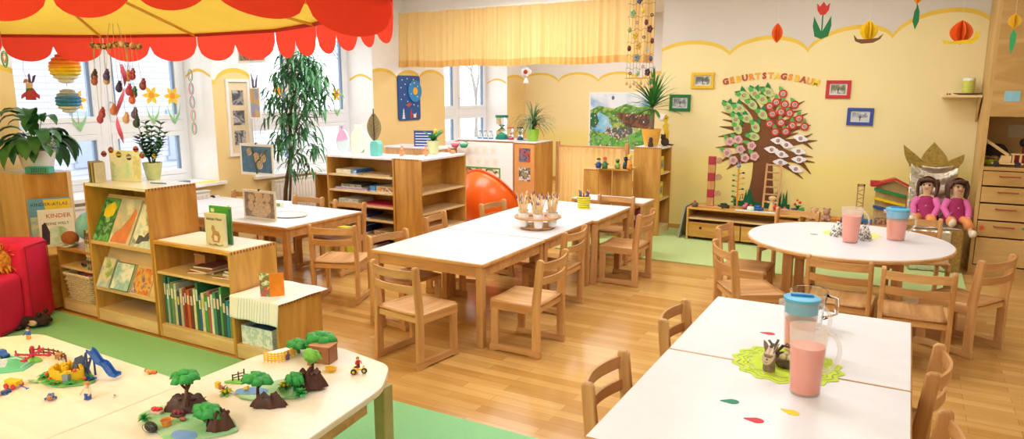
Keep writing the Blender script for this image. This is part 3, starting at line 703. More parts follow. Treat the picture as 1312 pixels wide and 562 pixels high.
for i in range(k):                               # one scalloped length of valance along each side
    a, b = rl[i], rl[(i + 1) % k]; Ls = (b - a).length; ns = max(1, round(Ls / .31)); mb = MB(); m_ = 14
    nr = Vector((b.y - a.y, -(b.x - a.x))).normalized()
    if nr.dot((a + b) / 2) < 0: nr = -nr
    near = i in (0,) or i >= 9
    for s in range(ns):
        if True:
            vs = []; 
            for j in range(m_ + 1):
                u = j / m_; w_ = (s + u) / ns; p = a + (b - a) * w_; dep = .055 + .105 * math.sqrt(max(0, 1 - (2 * u - 1) ** 2))
                bulge = .014 * math.sin(PI * u) + .004 * (s % 2)
                for l in range(4):
                    q = l / 3; pp = p + nr * (.012 + bulge * q); vs.append((pp.x, pp.y, .05 - (dep + .05) * q + rz(p.x, p.y)))
            fs = []
            for j in range(m_):
                for l in range(3): e = j * 4 + l; fs.append((e, e + 4, e + 5, e + 1))
            mb.add(vs, fs)
    obj('valance', mb, RED, t, smooth=True)
cords = MB()
for i in (2, 5, 9, 12): cords.tube([(rl[i].x, rl[i].y, .03), (rl[i].x * .9, rl[i].y * .9, .97)], .003, 5)
obj('cord', cords, WHITE, t)
# ================================================================== THE PAPER TREE ON THE WALL
TY = YT - .004
def TW(px, py): p = GY(px, py, TY); return (p.x, p.z)
t = thing('paper_tree', 'big brown paper tree with pears, apples and blossoms on the yellow wall', 'wall decoration', (-1.40, YT, .40))
ox, oz = -1.40, .40
def ribbon(path, w0, w1, y=0.0):
    P = [Vector(TW(*p)) for p in path]; out = []
    pts = []
    for i in range(len(P) - 1):
        for j in range(6):
            pts.append(P[i].lerp(P[i + 1], j / 6))
    pts.append(P[-1])
    for _ in range(3): pts = [pts[0]] + [(pts[i - 1] + pts[i] * 2 + pts[i + 1]) / 4 for i in range(1, len(pts) - 1)] + [pts[-1]]
    n = len(pts); l, r_ = [], []
    for i, p in enumerate(pts):
        d = (pts[min(i + 1, n - 1)] - pts[max(i - 1, 0)]).normalized(); q = Vector((-d.y, d.x)); ww = (w0 + (w1 - w0) * (i / (n - 1))) / 2
        l.append(p + q * ww); r_.append(p - q * ww)
    vs = [(p.x - ox, y, p.y - oz) for p in l] + [(p.x - ox, y, p.y - oz) for p in r_]
    return vs, [(i, i + 1, n + i + 1, n + i) for i in range(n - 1)]
BR = mat('7a4a26', .8, .05, 5, name='brown_paper')
trunk = MB()
outl = [(957,262),(959,246),(963,228),(965,210),(962,200),(950,196),(962,188),(966,178),(970,160),(975,146),(982,146),(986,165),(992,172),(1002,178),(1003,190),(995,202),(990,212),(990,232),(992,262)]
P = [TW(*q) for q in outl]
bm_ = MB(); trunk.prism([(p[0] - ox, p[1] - oz) for p in P], .002, axis='y', base=-.005)
RI = 0
for path, w0, w1 in [([(972,190),(950,186),(917,189)], .09, .004), ([(970,200),(945,206),(931,217)], .10, .004), ([(966,198),(935,200),(921,209)], .07, .004), ([(972,182),(945,172),(920,175)], .10, .004),
      ([(973,180),(945,165),(922,162)], .09, .004), ([(975,175),(950,158),(926,153)], .08, .004), ([(975,172),(948,152),(924,143)], .08, .004), ([(978,165),(966,145),(947,128)], .09, .006), ([(978,160),(970,135),(960,121)], .08, .004), ([(979,158),(983,135),(985,115)], .09, .01),
      ([(980,165),(990,142),(1004,122)], .08, .004), ([(980,172),(1000,146),(1031,129)], .10, .004), ([(984,160),(1005,146),(1027,141)], .07, .004), ([(982,176),(1008,156),(1035,145)], .10, .004), ([(984,182),(1012,166),(1039,160)], .10, .004), ([(985,185),(1005,175),(1023,170)], .08, .004),
      ([(985,186),(1020,182),(1047,180)], .10, .004), ([(1005,183),(1028,180),(1041,191)], .07, .004), ([(985,190),(1015,198),(1042,201)], .09, .004), ([(985,195),(1015,203),(1044,208)], .09, .004), ([(990,198),(1025,206),(1039,223)], .09, .004), ([(988,202),(1008,212),(1029,229)], .09, .004), ([(1026,176),(1034,175),(1041,171)], .03, .004)]:
    v, f = ribbon(path, w0 * 1.25, w1 * 1.5); RI += 1; o_ = [(a, -.0055 - .00012 * RI, c) for a, b, c in v]; trunk.add(o_, f)
obj('trunk', trunk, BR, t)
GD, GL2, PEAR = mat('237a44', .7), mat('5cab52', .7), mat('b9cf7d', .7)
PHO = collage('tiny_portraits', ['e6c3a5', '7c5040', 'd7a98b', '5a6a8a', 'f0e3d6'], 60)
YO = 0.0
def disc(mb, c, r, y, n=14, sx=1, sz=1, rot=0, h=.002):
    pts = [(c[0] - ox + r * (sx * math.cos(a) * math.cos(rot) - sz * math.sin(a) * math.sin(rot)), c[1] - oz + r * (sx * math.cos(a) * math.sin(rot) + sz * math.sin(a) * math.cos(rot))) for a in [2 * PI * k / n for k in range(n)]]
    mb.prism(pts, h, axis='y', base=y - h + YO)
def leaf2(mb, c, ang, L, w, y):
    pts = [(0, 0), (.3 * L, w), (.65 * L, w * .8), (L, 0), (.65 * L, -w * .8), (.3 * L, -w)]
    mb.prism([(c[0] - ox + a * math.cos(ang) - b * math.sin(ang), c[1] - oz + a * math.sin(ang) + b * math.cos(ang)) for a, b in pts], .0015, axis='y', base=y - .0015 + YO)
for i, (px, py) in enumerate([(953.4,122),(967,120),(977,127),(984.5,118),(964,134),(933.5,137.7),(947.7,138.4),(977,146.5),(942.7,152.7),(957,152),(968,162.6),(945.5,164.8),(966,174.7)]):
    YO -= .00023; c = TW(px, py); mb = MB(); mb.mi = 0; dirn = math.radians(135 + random.uniform(-20, 20) + (30 if i % 3 == 0 else 0))
    leaf2(mb, (c[0], c[1]), dirn, .115, .032, -.009); leaf2(mb, (c[0], c[1]), dirn - .9, .11, .030, -.0095)
    mb.mi = 2; disc(mb, c, .052, -.012, rot=dirn, sx=1.3, sz=.85); mb.mi = 3; disc(mb, c, .024, -.0145)
    mb.mi = 1; leaf2(mb, (c[0] + math.cos(dirn) * .03, c[1] + math.sin(dirn) * .03), dirn + .35, .075, .026, -.0134)
    obj('paper_pear', mb, [GD, GL2, PEAR, PHO], t)
REDP, WCR = mat('c23a30', .7), mat('efd9cf', .7)
for px, py in [(1003.5,120),(995,130.6),(986.4,136),(1005.6,133.5),(1018.4,134),(990,146),(1001,143.4),(1012,145),(1024,152),(986.4,158.4),(1001,157),(1015.6,160.5),(1031,162),(993.5,169),(1007,168.3)]:
    YO -= .00023; c = TW(px, py); mb = MB(); mb.mi = 0; leaf2(mb, (c[0] - .005, c[1] + .02), math.radians(random.uniform(85, 130)), .075, .022, -.009)
    mb.mi = 1; disc(mb, c, .046, -.012); mb.mi = 2; disc(mb, c, .026, -.0145); mb.mi = 3; disc(mb, c, .021, -.017); obj('paper_apple', mb, [GL2, REDP, WCR, PHO], t)
PINK, WHT = mat('e8aeb4', .7), mat('eeeaf0', .7)
for px, py in [(935.6,181),(946,178.5),(963.3,186.4),(949,191),(932,195.6),(967,200),(954.8,202),(940,205)]:
    YO -= .00023; c = TW(px, py); mb = MB(); mb.mi = 0; leaf2(mb, c, math.radians(145 + random.uniform(-15, 15)), .115, .028, -.009)
    mb.mi = 1
    for q in range(5): a = q * 2 * PI / 5; disc(mb, (c[0] + .026 * math.cos(a), c[1] + .026 * math.sin(a)), .026, -.012 - .0002 * q, 10)
    mb.mi = 2; disc(mb, c, .023, -.0155); obj('paper_flower', mb, [GL2, PINK, PHO], t)
for px, py in [(997,180),(1026,177),(1007.8,185.4),(989,191.4),(1023.4,193.5),(1001.4,197.3),(1024,204),(1000,207.7),(1020,216)]:
    YO -= .00023; c = TW(px, py); mb = MB(); mb.mi = 0; a = math.radians(random.uniform(-25, 5))
    leaf2(mb, (c[0], c[1]), a, .085, .026, -.009); leaf2(mb, c, a + PI, .085, .026, -.0092); mb.mi = 0; disc(mb, c, .040, -.012, sx=1.3, rot=a); mb.mi = 1; disc(mb, c, .022, -.0145); obj('paper_blossom', mb, [WHT, PHO], t)
gr = MB()
for i in range(34):
    px = 943 + 23 * random.random() + (i % 2) * 0 if i < 18 else 988 + 22 * random.random()
    top = 252 - 14 * random.random() + abs(px - (957 if i < 18 else 998)) * .35; b0 = TW(px, 271); tp_ = TW(px + random.uniform(-6, 6), top)
    gr.add([(b0[0] - ox - .03, -.0075 - i * .0001, b0[1] - oz), (b0[0] - ox + .03, -.0075 - i * .0001, b0[1] - oz), (tp_[0] - ox, -.0075 - i * .0001, tp_[1] - oz)], [(0, 1, 2)])
b0, b1 = TW(944, 274), TW(1012, 262)
gr.box(b0[0] - ox, -.0076, b0[1] - oz, b1[0] - ox, -.0066, b1[1] - oz)
obj('paper_grass', gr, mat('12683a', .75, .08, 8), t)
# lettering above the tree
t = thing('wall_lettering', 'arched row of coloured letters above the paper tree', 'sign', (-1.41, YT, 1.75))
word = 'GEBURTSTAGSBAUM'; lc = ['b5442c', 'e8922f', 'efc02f', 'b0402c', 'e8922f', 'ecb52c', 'b5442c', 'efa534', 'f0c83a', 'b5442c', 'ea9430', 'f0c030', 'c25534', 'eaa22f', 'f2c92c']
for i, ch_ in enumerate(word):
    u = i / 14; px = 930.5 + 114 * u; py = 106.5 - 9.0 * math.sin(PI * (u * .94 + .03)) + (0.2 + 1.6 * u); c = TW(px, py + 2.0)
    ang = math.radians(14 * math.cos(PI * u))
    M = T(c[0] + 1.41, -.005, c[1] - 1.75) @ R(-ang * .9, 'Y') @ FACE_CAM
    M = T(c[0] + 1.41, -.005, c[1] - 1.75) @ R(-ang, 'Y') @ FACE_CAM
    obj('letter', text_mb(ch_, .092, M, .003, bold=.0045), mat(lc[i], .6), t)
# picture frames on the tree wall
def frame(px0, py0, px1, py1, colh, label, tilt=0, photo=('8f9a8a', '5a5f52', 'c9ccd0', '7c8a60')):
    a, b = GY(px0, py0, YT - .02), GY(px1, py1, YT - .02); w_, h_ = (b.x - a.x) / 2, (a.z - b.z) / 2
    t = thing('framed_picture', label, 'picture', ((a.x + b.x) / 2, YT, (a.z + b.z) / 2)); f_ = .035
    t.rotation_euler = (0, math.radians(tilt), 0)
    mb = MB().box(-w_, -.022, -h_, w_, -.002, -h_ + f_).box(-w_, -.022, h_ - f_, w_, -.002, h_).box(-w_, -.0215, -h_ + f_, -w_ + f_, -.002, h_ - f_).box(w_ - f_, -.0215, -h_ + f_, w_, -.002, h_ - f_)
    obj('frame', mb, mat(colh, .4), t, bevel=.003)
    obj('picture_mount', MB().box(-w_ + f_, -.010, -h_ + f_, w_ - f_, -.004, h_ - f_), mat('dcd9cf', .6), t)
    p = obj('photograph', MB().box(-w_ + f_ * 1.4, -.012, -h_ + f_ * 1.35, w_ - f_ * 1.4, -.010, h_ - f_ * 1.35), collage('tree_photo_' + colh, ['b9bcbc', photo[1], photo[0], 'cfd3d6', photo[3]], 14), t)
    br = MB(); br.box(-.004, -.0135, -h_ * .45, .004, -.012, h_ * .1)
    for q in range(9):
        aa = PI * (q + .5) / 9; br.bar((0, -.013, -.01), (math.cos(aa) * w_ * .45, -.013, math.sin(aa) * h_ * .45 - .01), .001, .003, (0, 1, 0))
    obj('bare_tree', br, mat('3a332c', .7), p)
frame(886, 93, 914, 113.5, 'e6b81c', 'yellow picture frame with a photograph of a tree', photo=('7c7f70', '5f5f55', 'a', '8a8a78'))
frame(858, 121, 884, 142.5, '12733c', 'green picture frame with a winter tree, beside the yucca leaves', .5, ('a9adb2', '6d7278', 'a', 'b9bdc2'))
frame(1059, 103, 1089, 126, 'c4202a', 'red picture frame right of the lettering', .5, ('8f9468', '6b6a50', 'a', 'a8a888'))
frame(1086, 138, 1118, 161, '2c479c', 'blue picture frame below the red one', .5, ('c9ccd4', '8a8f96', 'a', 'aab0b8'))
t = thing('light_switch', 'white light switch behind the yucca', 'switch', (GY(849, 150, YT).x, YT, GY(849, 150, YT).z)); obj('plate', MB().box(-.04, -.01, -.04, .04, -.001, .04), WHITE, t, bevel=.004); obj('rocker', MB().box(-.025, -.015, -.028, .025, -.01, .028), WHITE, t, bevel=.003)
# landscape poster in the alcove
a, b = GY(757, 120, YA - .01), GY(832, 192, YA - .01); w_, h_ = (b.x - a.x) / 2, (a.z - b.z) / 2
t = thing('poster', 'large colourful landscape poster on the alcove wall behind the yucca', 'poster', ((a.x + b.x) / 2, YA, (a.z + b.z) / 2))
obj('paper', MB().box(-w_ - .03, -.008, -h_ - .03, w_ + .03, -.002, h_ + .03), WHITE, t)
def pz(u, v): return (-w_ + 2 * w_ * u, h_ - 2 * h_ * v)
def patch(nm, pts, m, y): obj(nm, MB().prism([pz(*p) for p in pts], .001, axis='y', base=y), m, t)
patch('sky', [(0, 0), (1, 0), (1, .35), (0, .35)], collage('poster_sky', ['3f93d8', 'e8f0f8', '8fc2ea'], 1.5), -.0095)
patch('far_hills', [(0, .30), (.15, .22), (.4, .27), (.6, .18), (.8, .24), (1, .2), (1, 1), (0, 1)], collage('poster_hills', ['5f9c3f', '86b84d', '3f7f3a', 'b3c860', '56954a'], 7), -.0105)
patch('lake', [(.02, .45), (.16, .34), (.3, .42), (.38, .6), (.22, .72), (.02, .66)], collage('poster_lake', ['2f7fd0', '8fd0f0', 'd8ecf8'], 5), -.0115)
patch('dark_woods', [(0, .38), (.10, .34), (.15, .5), (.10, .62), (0, .62)], mat('256b42', .7), -.0118)
patch('ploughed_field', [(.42, .34), (1, .36), (1, .62), (.62, .60)], collage('poster_field', ['6b3f2c', '8a5a3a', '4f3a3a', '7a5040'], 9), -.0116)
patch('town', [(.3, .62), (.72, .6), (.8, .75), (.5, .82), (.25, .72)], collage('poster_town', ['4a86a0', '3f6f50', '7a4f4a', 'd8dce0', '2f5f90'], 16), -.0117)
patch('near_meadow', [(0, .78), (.25, .74), (.5, .85), (.7, .72), (1, .62), (1, 1), (0, 1)], collage('poster_meadow', ['5db04a', '7ac45a', '4a9a48', '8acb62'], 6), -.0122)
fl = MB(); fl2 = MB()
random.seed(5)
for q in range(90):
    u, v = random.random(), random.uniform(.3, .98); p = pz(u, v); (fl if q % 2 else fl2).box(p[0] - .012, -.0135, p[1] - .015, p[0] + .012, -.0125, p[1] + .015)
obj('little_figures', fl, collage('figures_a', ['c8302c', 'e8e4d8', '2c5fb0', 'e0b030', 'f4f0ec'], 25), t); obj('little_figures', fl2, collage('figures_b', ['2a4f8a', 'e8a0b0', 'f4f0ec', '5a3a2a', 'f0d040'], 25), t)
bl = pz(.38, .07); mb = MB().lathe([(.001, 0), (.02, .01), (.03, .04), (.02, .065), (.001, .075)], (bl[0], -.013, bl[1] - .04), 10, sy=.1); obj('balloon_print', mb, mat('6a6f8a', .6), t)
# blue clock board on the window wall
t = thing('calendar_board', 'tall dark blue wall board with a round turning dial and snow scene', 'wall board', (XL, 8.47, 1.565)); w_, h_ = .265, .325
Mx = Matrix.Identity(4)
obj('board', MB().prism(rounded([(-w_, -h_), (w_, -h_), (w_, h_), (-w_, h_)], .05), .02, axis='x', base=.001), mat('1a4f94', .5), t, bevel=.003)
dd = obj('dial', MB().lathe([(.16, 0), (.16, .015)], n=36, M=T(.022, .12, .10) @ R(PI / 2, 'Y')), mat('2a86c8', .5), t, bevel=.002)
obj('sun_disc', MB().lathe([(.055, 0), (.055, .004)], n=24, M=T(.038, .12, .10) @ R(PI / 2, 'Y')), mat('f2b21e', .5), dd)
st = MB()
for y, z in ((-.17, .26), (-.05, .28), (.08, .27), (-.2, .15), (-.12, .05), (-.05, -.05), (-.2, -.02), (.1, -.1), (.2, -.12), (.0, .2), (.02, .06), (.18, .17), (.17, .02), (.1, .22), (-.1, .2)): st.lathe([(.010, 0), (.010, .002)], n=6, M=T(.022 if (y < -.04 or z < -.06) else .038, y, z) @ R(PI / 2, 'Y'))
obj('stars', st, WHITE, t)
f1 = MB()
for q in range(4): f1.prism([(-.15 - .04 + q * .008, -.30 + q * .035), (-.15 + .04 - q * .008, -.30 + q * .035), (-.15, -.25 + q * .035)], .002, axis='x', base=.021)
obj('white_fir', f1, WHITE, t)
f2 = MB().prism([(.0, -.30), (.05, -.30), (.055, -.22), (.03, -.16), (.005, -.2)], .003, axis='x', base=.021); obj('red_figure', f2, mat('b8372e', .6), t)
obj('brown_house', MB().prism([(-.02, -.30), (.22, -.30), (.2, -.24), (.06, -.25)], .002, axis='x', base=.0212), mat('5b4a38', .7), t)
obj('white_animal', MB().prism([(.08, -.29), (.14, -.29), (.15, -.22), (.12, -.24), (.08, -.23)], .003, axis='x', base=.0235), mat('e6e9ee', .6), t)
obj('bird', MB().prism([(-.1, .0 - .1), (-.03, -.13), (.05, -.09), (.0, -.07)], .003, axis='x', base=.0215), mat('c8502c', .6), t)
# photo column on the pier
t = thing('framed_picture', 'white upright frame with three grey photographs on the pier by the ficus', 'picture', (XL, 5.39, 1.37)); w_, h_ = .155, .42
f_ = .03
obj('frame', MB().box(.001, -w_, -h_, .03, w_, -h_ + f_).box(.001, -w_, h_ - f_, .03, w_, h_).box(.001, -w_, -h_ + f_, .0295, -w_ + f_, h_ - f_).box(.001, w_ - f_, -h_ + f_, .0295, w_, h_ - f_), WHITE, t, bevel=.003)
obj('picture_mount', MB().box(.004, -w_ + f_, -h_ + f_, .010, w_ - f_, h_ - f_), mat('e9d4ae', .7), t)
for q, z in enumerate((.22, .0, -.22)): obj('photograph', MB().box(.010, -.075, z - .08, .013, .075, z + .08), collage('grey_photo_%d' % q, ['5a5a62', 'a8a4a4', '4a4a52', 'c8c0c0', '7a7078'], 10), t)
# ================================================================== PAPER FLOWERS HANGING BEFORE THE WALL
def thread(t, z0, z1): obj('thread', MB().tube([(0, 0, z0), (0, 0, z1)], .0006, 4), mat('e8e4dc', .6), t)
def folded(rad, hgt, nflap, m, t, z=0, name='paper_petals', shape=1.0):
    for q in range(1):
        mb = MB()
        for k in range(nflap):
            a = 2 * PI * k / nflap + .3; pts = [(0.001, 0)] + [(rad * math.sin(PI * j / 8) ** .8 * (1 if j < 5 else shape), hgt * j / 8) for j in range(1, 8)] + [(0.001, hgt)]
            M = T(0, 0, z) @ R(a); mb.prism(pts, .0012, M, 'y')
        return obj(name, mb, m, t)
HY = 6.2
def hang(px, py, name, label, cat='paper decoration', Y=HY):
    p = GY(px, py, Y); t = thing(name, label, cat, p, 0, 'paper spring decorations hanging from the ceiling'); return t, p
OR, RE, YE, DG = mat('ee6a1f', .7), mat('d33a2e', .7), mat('f6cf1c', .7), mat('1e7d4c', .7)
PX = HY / 900 / .96   # metres per pixel there
s = .0072
t, p = hang(995, 55, 'paper_flower', 'small orange folded paper bud hanging at the left of the row'); folded(6 * s, 22 * s, 8, OR, t, 0); thread(t, .12, CEIL - p.z - .001)
def tulip(px, py, label, c, big):
    t, p = hang(px, py, 'paper_tulip', label)
    obj('stem', MB().box(-.005 * big, -.001, 0, .005 * big, .001, .20 * big), DG, t)
    l = MB(); l.prism([(0, 0), (.05 * big, .02 * big), (.068 * big, .10 * big), (.062 * big, .175 * big), (.03 * big, .11 * big), (0, .05 * big), (-.03 * big, .11 * big), (-.062 * big, .175 * big), (-.068 * big, .10 * big), (-.05 * big, .02 * big)], .002, axis='y', base=-.004); obj('leaves', l, DG, t)
    f = MB(); f.prism([(-.018 * big, .185 * big), (.018 * big, .185 * big), (.042 * big, .22 * big), (.048 * big, .275 * big), (.024 * big, .25 * big), (0, .285 * big), (-.024 * big, .25 * big), (-.048 * big, .275 * big), (-.042 * big, .22 * big)], .003, axis='y', base=-.007); obj('petals', f, c, t)
    return t, p
t, p = tulip(1052, 50, 'red paper tulip with broad green leaves hanging above the lettering', RE, 1.0); thread(t, .27, CEIL - p.z - .001)
t, p = hang(1112, 53, 'paper_flower', 'yellow folded paper ball in a small brown paper boat'); folded(9 * s, 22 * s, 8, YE, t, 0); obj('boat', MB().prism([(-.10, .05), (-.085, .0), (-.04, -.02), (.04, -.015), (.085, .01), (.105, .05), (.07, .02), (.0, .012), (-.07, .015)], .003, axis='y', base=-.07), mat('7a4a2a', .7), t); thread(t, .14, CEIL - p.z - .001)
t, p = hang(1172, 38, 'paper_tulip', 'orange paper tulip on a slim green leaf, highest of the row')
obj('leaves', MB().prism([(0, 0), (.022, .06), (.020, .13), (.005, .18), (-.015, .13), (-.02, .06)], .002, axis='y'), DG, t); folded(.034, .10, 6, mat('f5a41f', .7), t, .185); obj('stem', MB().box(-.003, -.001, .1, .003, .001, .19), DG, t); thread(t, .28, CEIL - p.z - .001)
t, p = hang(1230, 57, 'paper_flower', 'orange folded paper ball riding on a yellow paper snail'); folded(11 * s, 24 * s, 8, OR, t, 0); obj('snail_body', MB().prism([(-.12, .03), (-.10, .0), (.07, .0), (.10, .03), (.115, .09), (.10, .075), (.085, .09), (.075, .04), (.05, .03), (-.06, .018)], .003, axis='y', base=-.08), YE, t); thread(t, .16, CEIL - p.z - .001)
t, p = hang(1295, 70, 'paper_tulip', 'yellow paper tulip with a light green leaf in front of the cupboard', Y=5.9)
obj('leaves', MB().prism([(0, 0), (.018, .07), (.020, .13), (.0, .17), (-.018, .12), (-.014, .05)], .002, axis='y'), mat('3fae6a', .7), t); folded(.042, .10, 6, mat('f2c53a', .7), t, .17); thread(t, .27, CEIL - p.z - .001)
# stringed mobile with discs, shells at the foot
p = GY(819, 100, 7.3); t = thing('string_mobile', 'hanging net mobile of strings with coloured discs and shells above the yucca', 'mobile', p); s_ = 7.3 / 900 / .97 * 1.0
obj('bar', MB().tube([(-.155, 0, 0), (.155, 0, 0)], .005, 8), mat('c48a4a', .5), t)
st = MB(); ns = 9; topz = CEIL - p.z - .002
for k in range(ns):
    x = -.145 + .29 * k / (ns - 1); st.tube([(x, 0, 0), (x * .9 + .02, 0, topz)], .0016, 4)
for z, am in ((.10, .01), (.235, .012), (.37, .01), (.50, .014), (.63, .01), (.76, .01)):
    st.tube([(-.15 + .30 * j / 16, .004, z + am * math.sin(j * 1.4)) for j in range(17)], .0022, 4)
obj('strings', st, mat('8c6a44', .7), t)
random.seed(11)
oc = ['6b1f24', '8fae7a', '3f2a2a', 'e8c43a', '4a4f6a', '6f8f90', 'b08a8a', '5b1a1a', 'c9a040', '7fb0c8', '701f1f', 'd8b53c', '3a3030', '8a9a60', '5a2026', '9a7a6a']
spots_ = [(-.10, .05), (-.02, .03 + .02), (.09, .06), (-.11, .17), (.12, .20), (-.03, .21), (.04, .12), (-.12, .31), (-.02, .33), (.08, .29), (.13, .38), (-.06, .44), (.04, .42), (-.12, .50), (.10, .50), (-.04, .57), (.06, .57), (-.09, .67), (.12, .64), (.02, .69), (-.02, .8)]
for k, (x, z) in enumerate(spots_):
    r_ = .018 + .008 * (k % 3); mb = MB(); M = T(x, -.006, z) @ R(PI / 2, 'X')
    if k % 3 == 0: mb.lathe([(r_ * .45, 0), (r_, 0), (r_, .004), (r_ * .45, .004), (r_ * .45, 0)], n=14, M=M, cap=False)
    elif k % 3 == 1: mb.ball((x, -.006, z), r_ * .8, 10, sz=1.5)
    else:
        for q in range(5): mb.ball((x + r_ * .5 * math.cos(q * 1.257), -.006, z + r_ * .7 * math.sin(q * 1.257)), r_ * .5, 8)
    obj('ornament', mb, mat(oc[k % len(oc)], .4), t)
for k in range(8):
    x = -.14 + .28 * k / 7; z = -.03 - .03 * (k % 2); obj('shell', MB().tube([(x, 0, 0), (x, 0, z)], .0012, 4).lathe([(.002, 0), (.012, -.012), (.016, -.03), (.003, -.045)], (x, 0, z), 8), mat('c99a62', .5), t)
# small hanging flower figure in the alcove corner
p = GY(674, 92, 11.4); t = thing('hanging_ornament', 'small red and white hanging flower ornament in the alcove corner', 'ornament', p)
mb = MB()
for q in range(5): mb.ball((.07 * math.cos(q * 1.257), 0, .04 * math.sin(q * 1.257)), .045, 8, sy=.3)
obj('petals', mb, WHITE, t); obj('centre', MB().ball((0, -.02, 0), .04, 8), mat('b03a2a', .5), t); obj('bell', MB().lathe([(.05, -.2), (.035, -.14), (.01, -.1)], n=10), WHITE, t); obj('thread', MB().tube([(0, 0, -.1), (0, 0, CEIL - p.z - .001)], .002, 4), WHITE, t)
# ================================================================== PLANTS
def pot(t, r0, r1, h, m, soil=True, rim=.006):
    obj('pot', MB().lathe([(r0 * .96, 0), (r0, .004), (r1, h), (r1 - rim, h), (r1 - rim, h - .02)], n=32, cap=True), m, t, smooth='auto')
    if soil: obj('soil', MB().lathe([(r1 - rim - .001, h - .022), (r1 - rim - .001, h - .016)], n=20), mat('3b2a1e', .95, .2, 60), t)
LG = lambda c: mat(c, .45, .22, 9, name='leaf_' + c)
random.seed(3)
# peace lily on the cabinet
p = G(17, 216, 1.02); t = thing('potted_plant', 'big dark-leaved plant in a white pot on the cabinet by the window', 'plant', (-6.12, 3.08, 1.021)); pot(t, .10, .135, .17, WHITE)
mb = MB()
for i in range(46):
    a = random.uniform(0, 2 * PI); el = random.uniform(.3, 1.35); L = random.uniform(.2, .36)
    d = Vector((math.cos(a) * math.cos(el) * (.55 if math.cos(a) < 0 else 1), math.sin(a) * math.cos(el) * .7, math.sin(el)))
    b = Vector((0, 0, .16)); e = b + d * random.uniform(.10, .26); mb.tube([b, b.lerp(e, .5) + Vector((0, 0, .02)), e], .003, 5)
    mb.blade(e, d + Vector((0, 0, -.5)), L * .86, L * .36, 2.4, 6, 'oval')
obj('foliage', mb, LG('36733a'), t, smooth=True)
# zz plant
p = G(197, 230, 1.02); t = thing('potted_plant', 'small plant with glossy oval leaves in a pale green pot on the tall bookcase', 'plant', (p.x, p.y, 1.0215)); pot(t, .045, .068, .125, mat('d3dd9a', .4))
mb = MB(); stx = MB()
for i, (dx, dy, hh) in enumerate([(-.12, 0, .26), (-.07, .03, .22), (.02, .0, .2), (.10, .02, .17), (.13, -.02, .12), (-.02, -.03, .15), (.06, .03, .22), (-.06, -.03, .14)]):
    b = Vector((dx * .12, dy * .3, .11)); path = [b + Vector((dx * 1.25 * s ** 1.3, dy * s, hh * 1.3 * s)) for s in [j / 8 for j in range(9)]]; stx.tube(path, .005, 6, .002)
    for j in range(2, 9):
        for sd in (-1, 1):
            mb.blade(path[j], Vector((sd * .8 + dx * 2, random.uniform(-.5, .3), .55)), .070 if i != 0 else .050, .032 if i != 0 else .015, .5, 4, 'oval')
obj('stems', stx, LG('5a6f3a'), t); obj('leaves', mb, LG('1f5a2c'), t, smooth=True)
obj('yellow_flower', MB().ball((.055, -.02, .18), .012, 8).ball((.067, -.02, .165), .010, 8), mat('f3d23a', .5), t)
# ficus
p = GY(367, 243, 5.55); t = thing('potted_ficus', 'tall ficus with long drooping narrow leaves in front of the second window', 'plant', (p.x, 5.55, 0)); pot(t, .14, .18, .28, mat('c9bfae', .5))
def FP(px, py, dy=0): q = GY(px, py, 5.55 + dy); return Vector((q.x - p.x, dy, q.z))
tr = MB(); tips = []
for path, r0, r1 in [([(367, 300), (366, 243), (372, 200), (371, 150), (380, 110), (388, 66)], .026, .008), ([(371, 300), (372, 243), (373, 205), (378, 170), (392, 130), (405, 95)], .016, .006), ([(372, 160), (362, 130), (350, 108)], .008, .004), ([(373, 205), (385, 190), (396, 200)], .006, .003), ([(378, 170), (395, 150), (412, 150)], .007, .003), ([(372, 195), (360, 180), (350, 178)], .006, .003)]:
    q = [FP(*a) for a in path]; q[0].z = max(q[0].z, .25) if path[0][1] < 260 else .25; tr.tube(q, r0, 8, r1)
obj('trunk', tr, mat('5d4a35', .85, .2, 40), t, smooth=True)
mb = MB()
cl = [(385,70,60,10),(372,82,56,12),(400,85,60,12),(360,98,36,10),(385,98,70,14),(408,100,46,10),(388,118,60,14),(418,118,20,8),(372,128,36,10),(400,132,40,10),(366,150,40,10),(385,150,30,10),(352,120,16,6),(348,128,14,5),(372,172,36,10),(360,178,26,9),(392,168,28,9),(402,188,20,8),(378,196,24,9),(352,190,10,7),(395,214,12,6),(376,214,14,7),(345,150,8,5)]
for cxp, cyp, nn, spr in cl:
    for i in range(int(nn * 1.05)):
        b = FP(cxp + random.gauss(0, spr * .6), cyp + random.gauss(0, spr * .45), random.uniform(-.18, .18))
        a = random.uniform(0, 2 * PI); d = Vector((math.cos(a), math.sin(a) * .8, random.uniform(-.9, .5)))
        mb.blade(b, d, random.uniform(.15, .26), .024, 2.0, 4, 'lance')
obj('foliage', mb, LG('3f7a48'), t, smooth=True)
# tulip pot on the game shelf
p = G(550, 196, 1.02); t = thing('potted_plant', 'short green plant with a yellow tulip in a pale green pot on the game shelf', 'plant', (-4.24, 5.92, 1.0215)); pot(t, .045, .068, .14, mat('cfd79a', .4))
mb = MB()
for i in range(16):
    a = random.uniform(0, 2 * PI); mb.blade((0, 0, .12), (math.cos(a) * .75, math.sin(a) * .75, 1), random.uniform(.13, .20), .034, .5, 5)
obj('leaves', mb, LG('2f7a34'), t, smooth=True)
obj('stem', MB().tube([(.01, 0, .12), (.03, 0, .22)], .003, 5), LG('4f8a3a'), t); obj('tulip', MB().lathe([(.004, .205), (.018, .222), (.02, .245), (.008, .262)], (.03, 0, 0), 10), mat('f0c92a', .5), t)
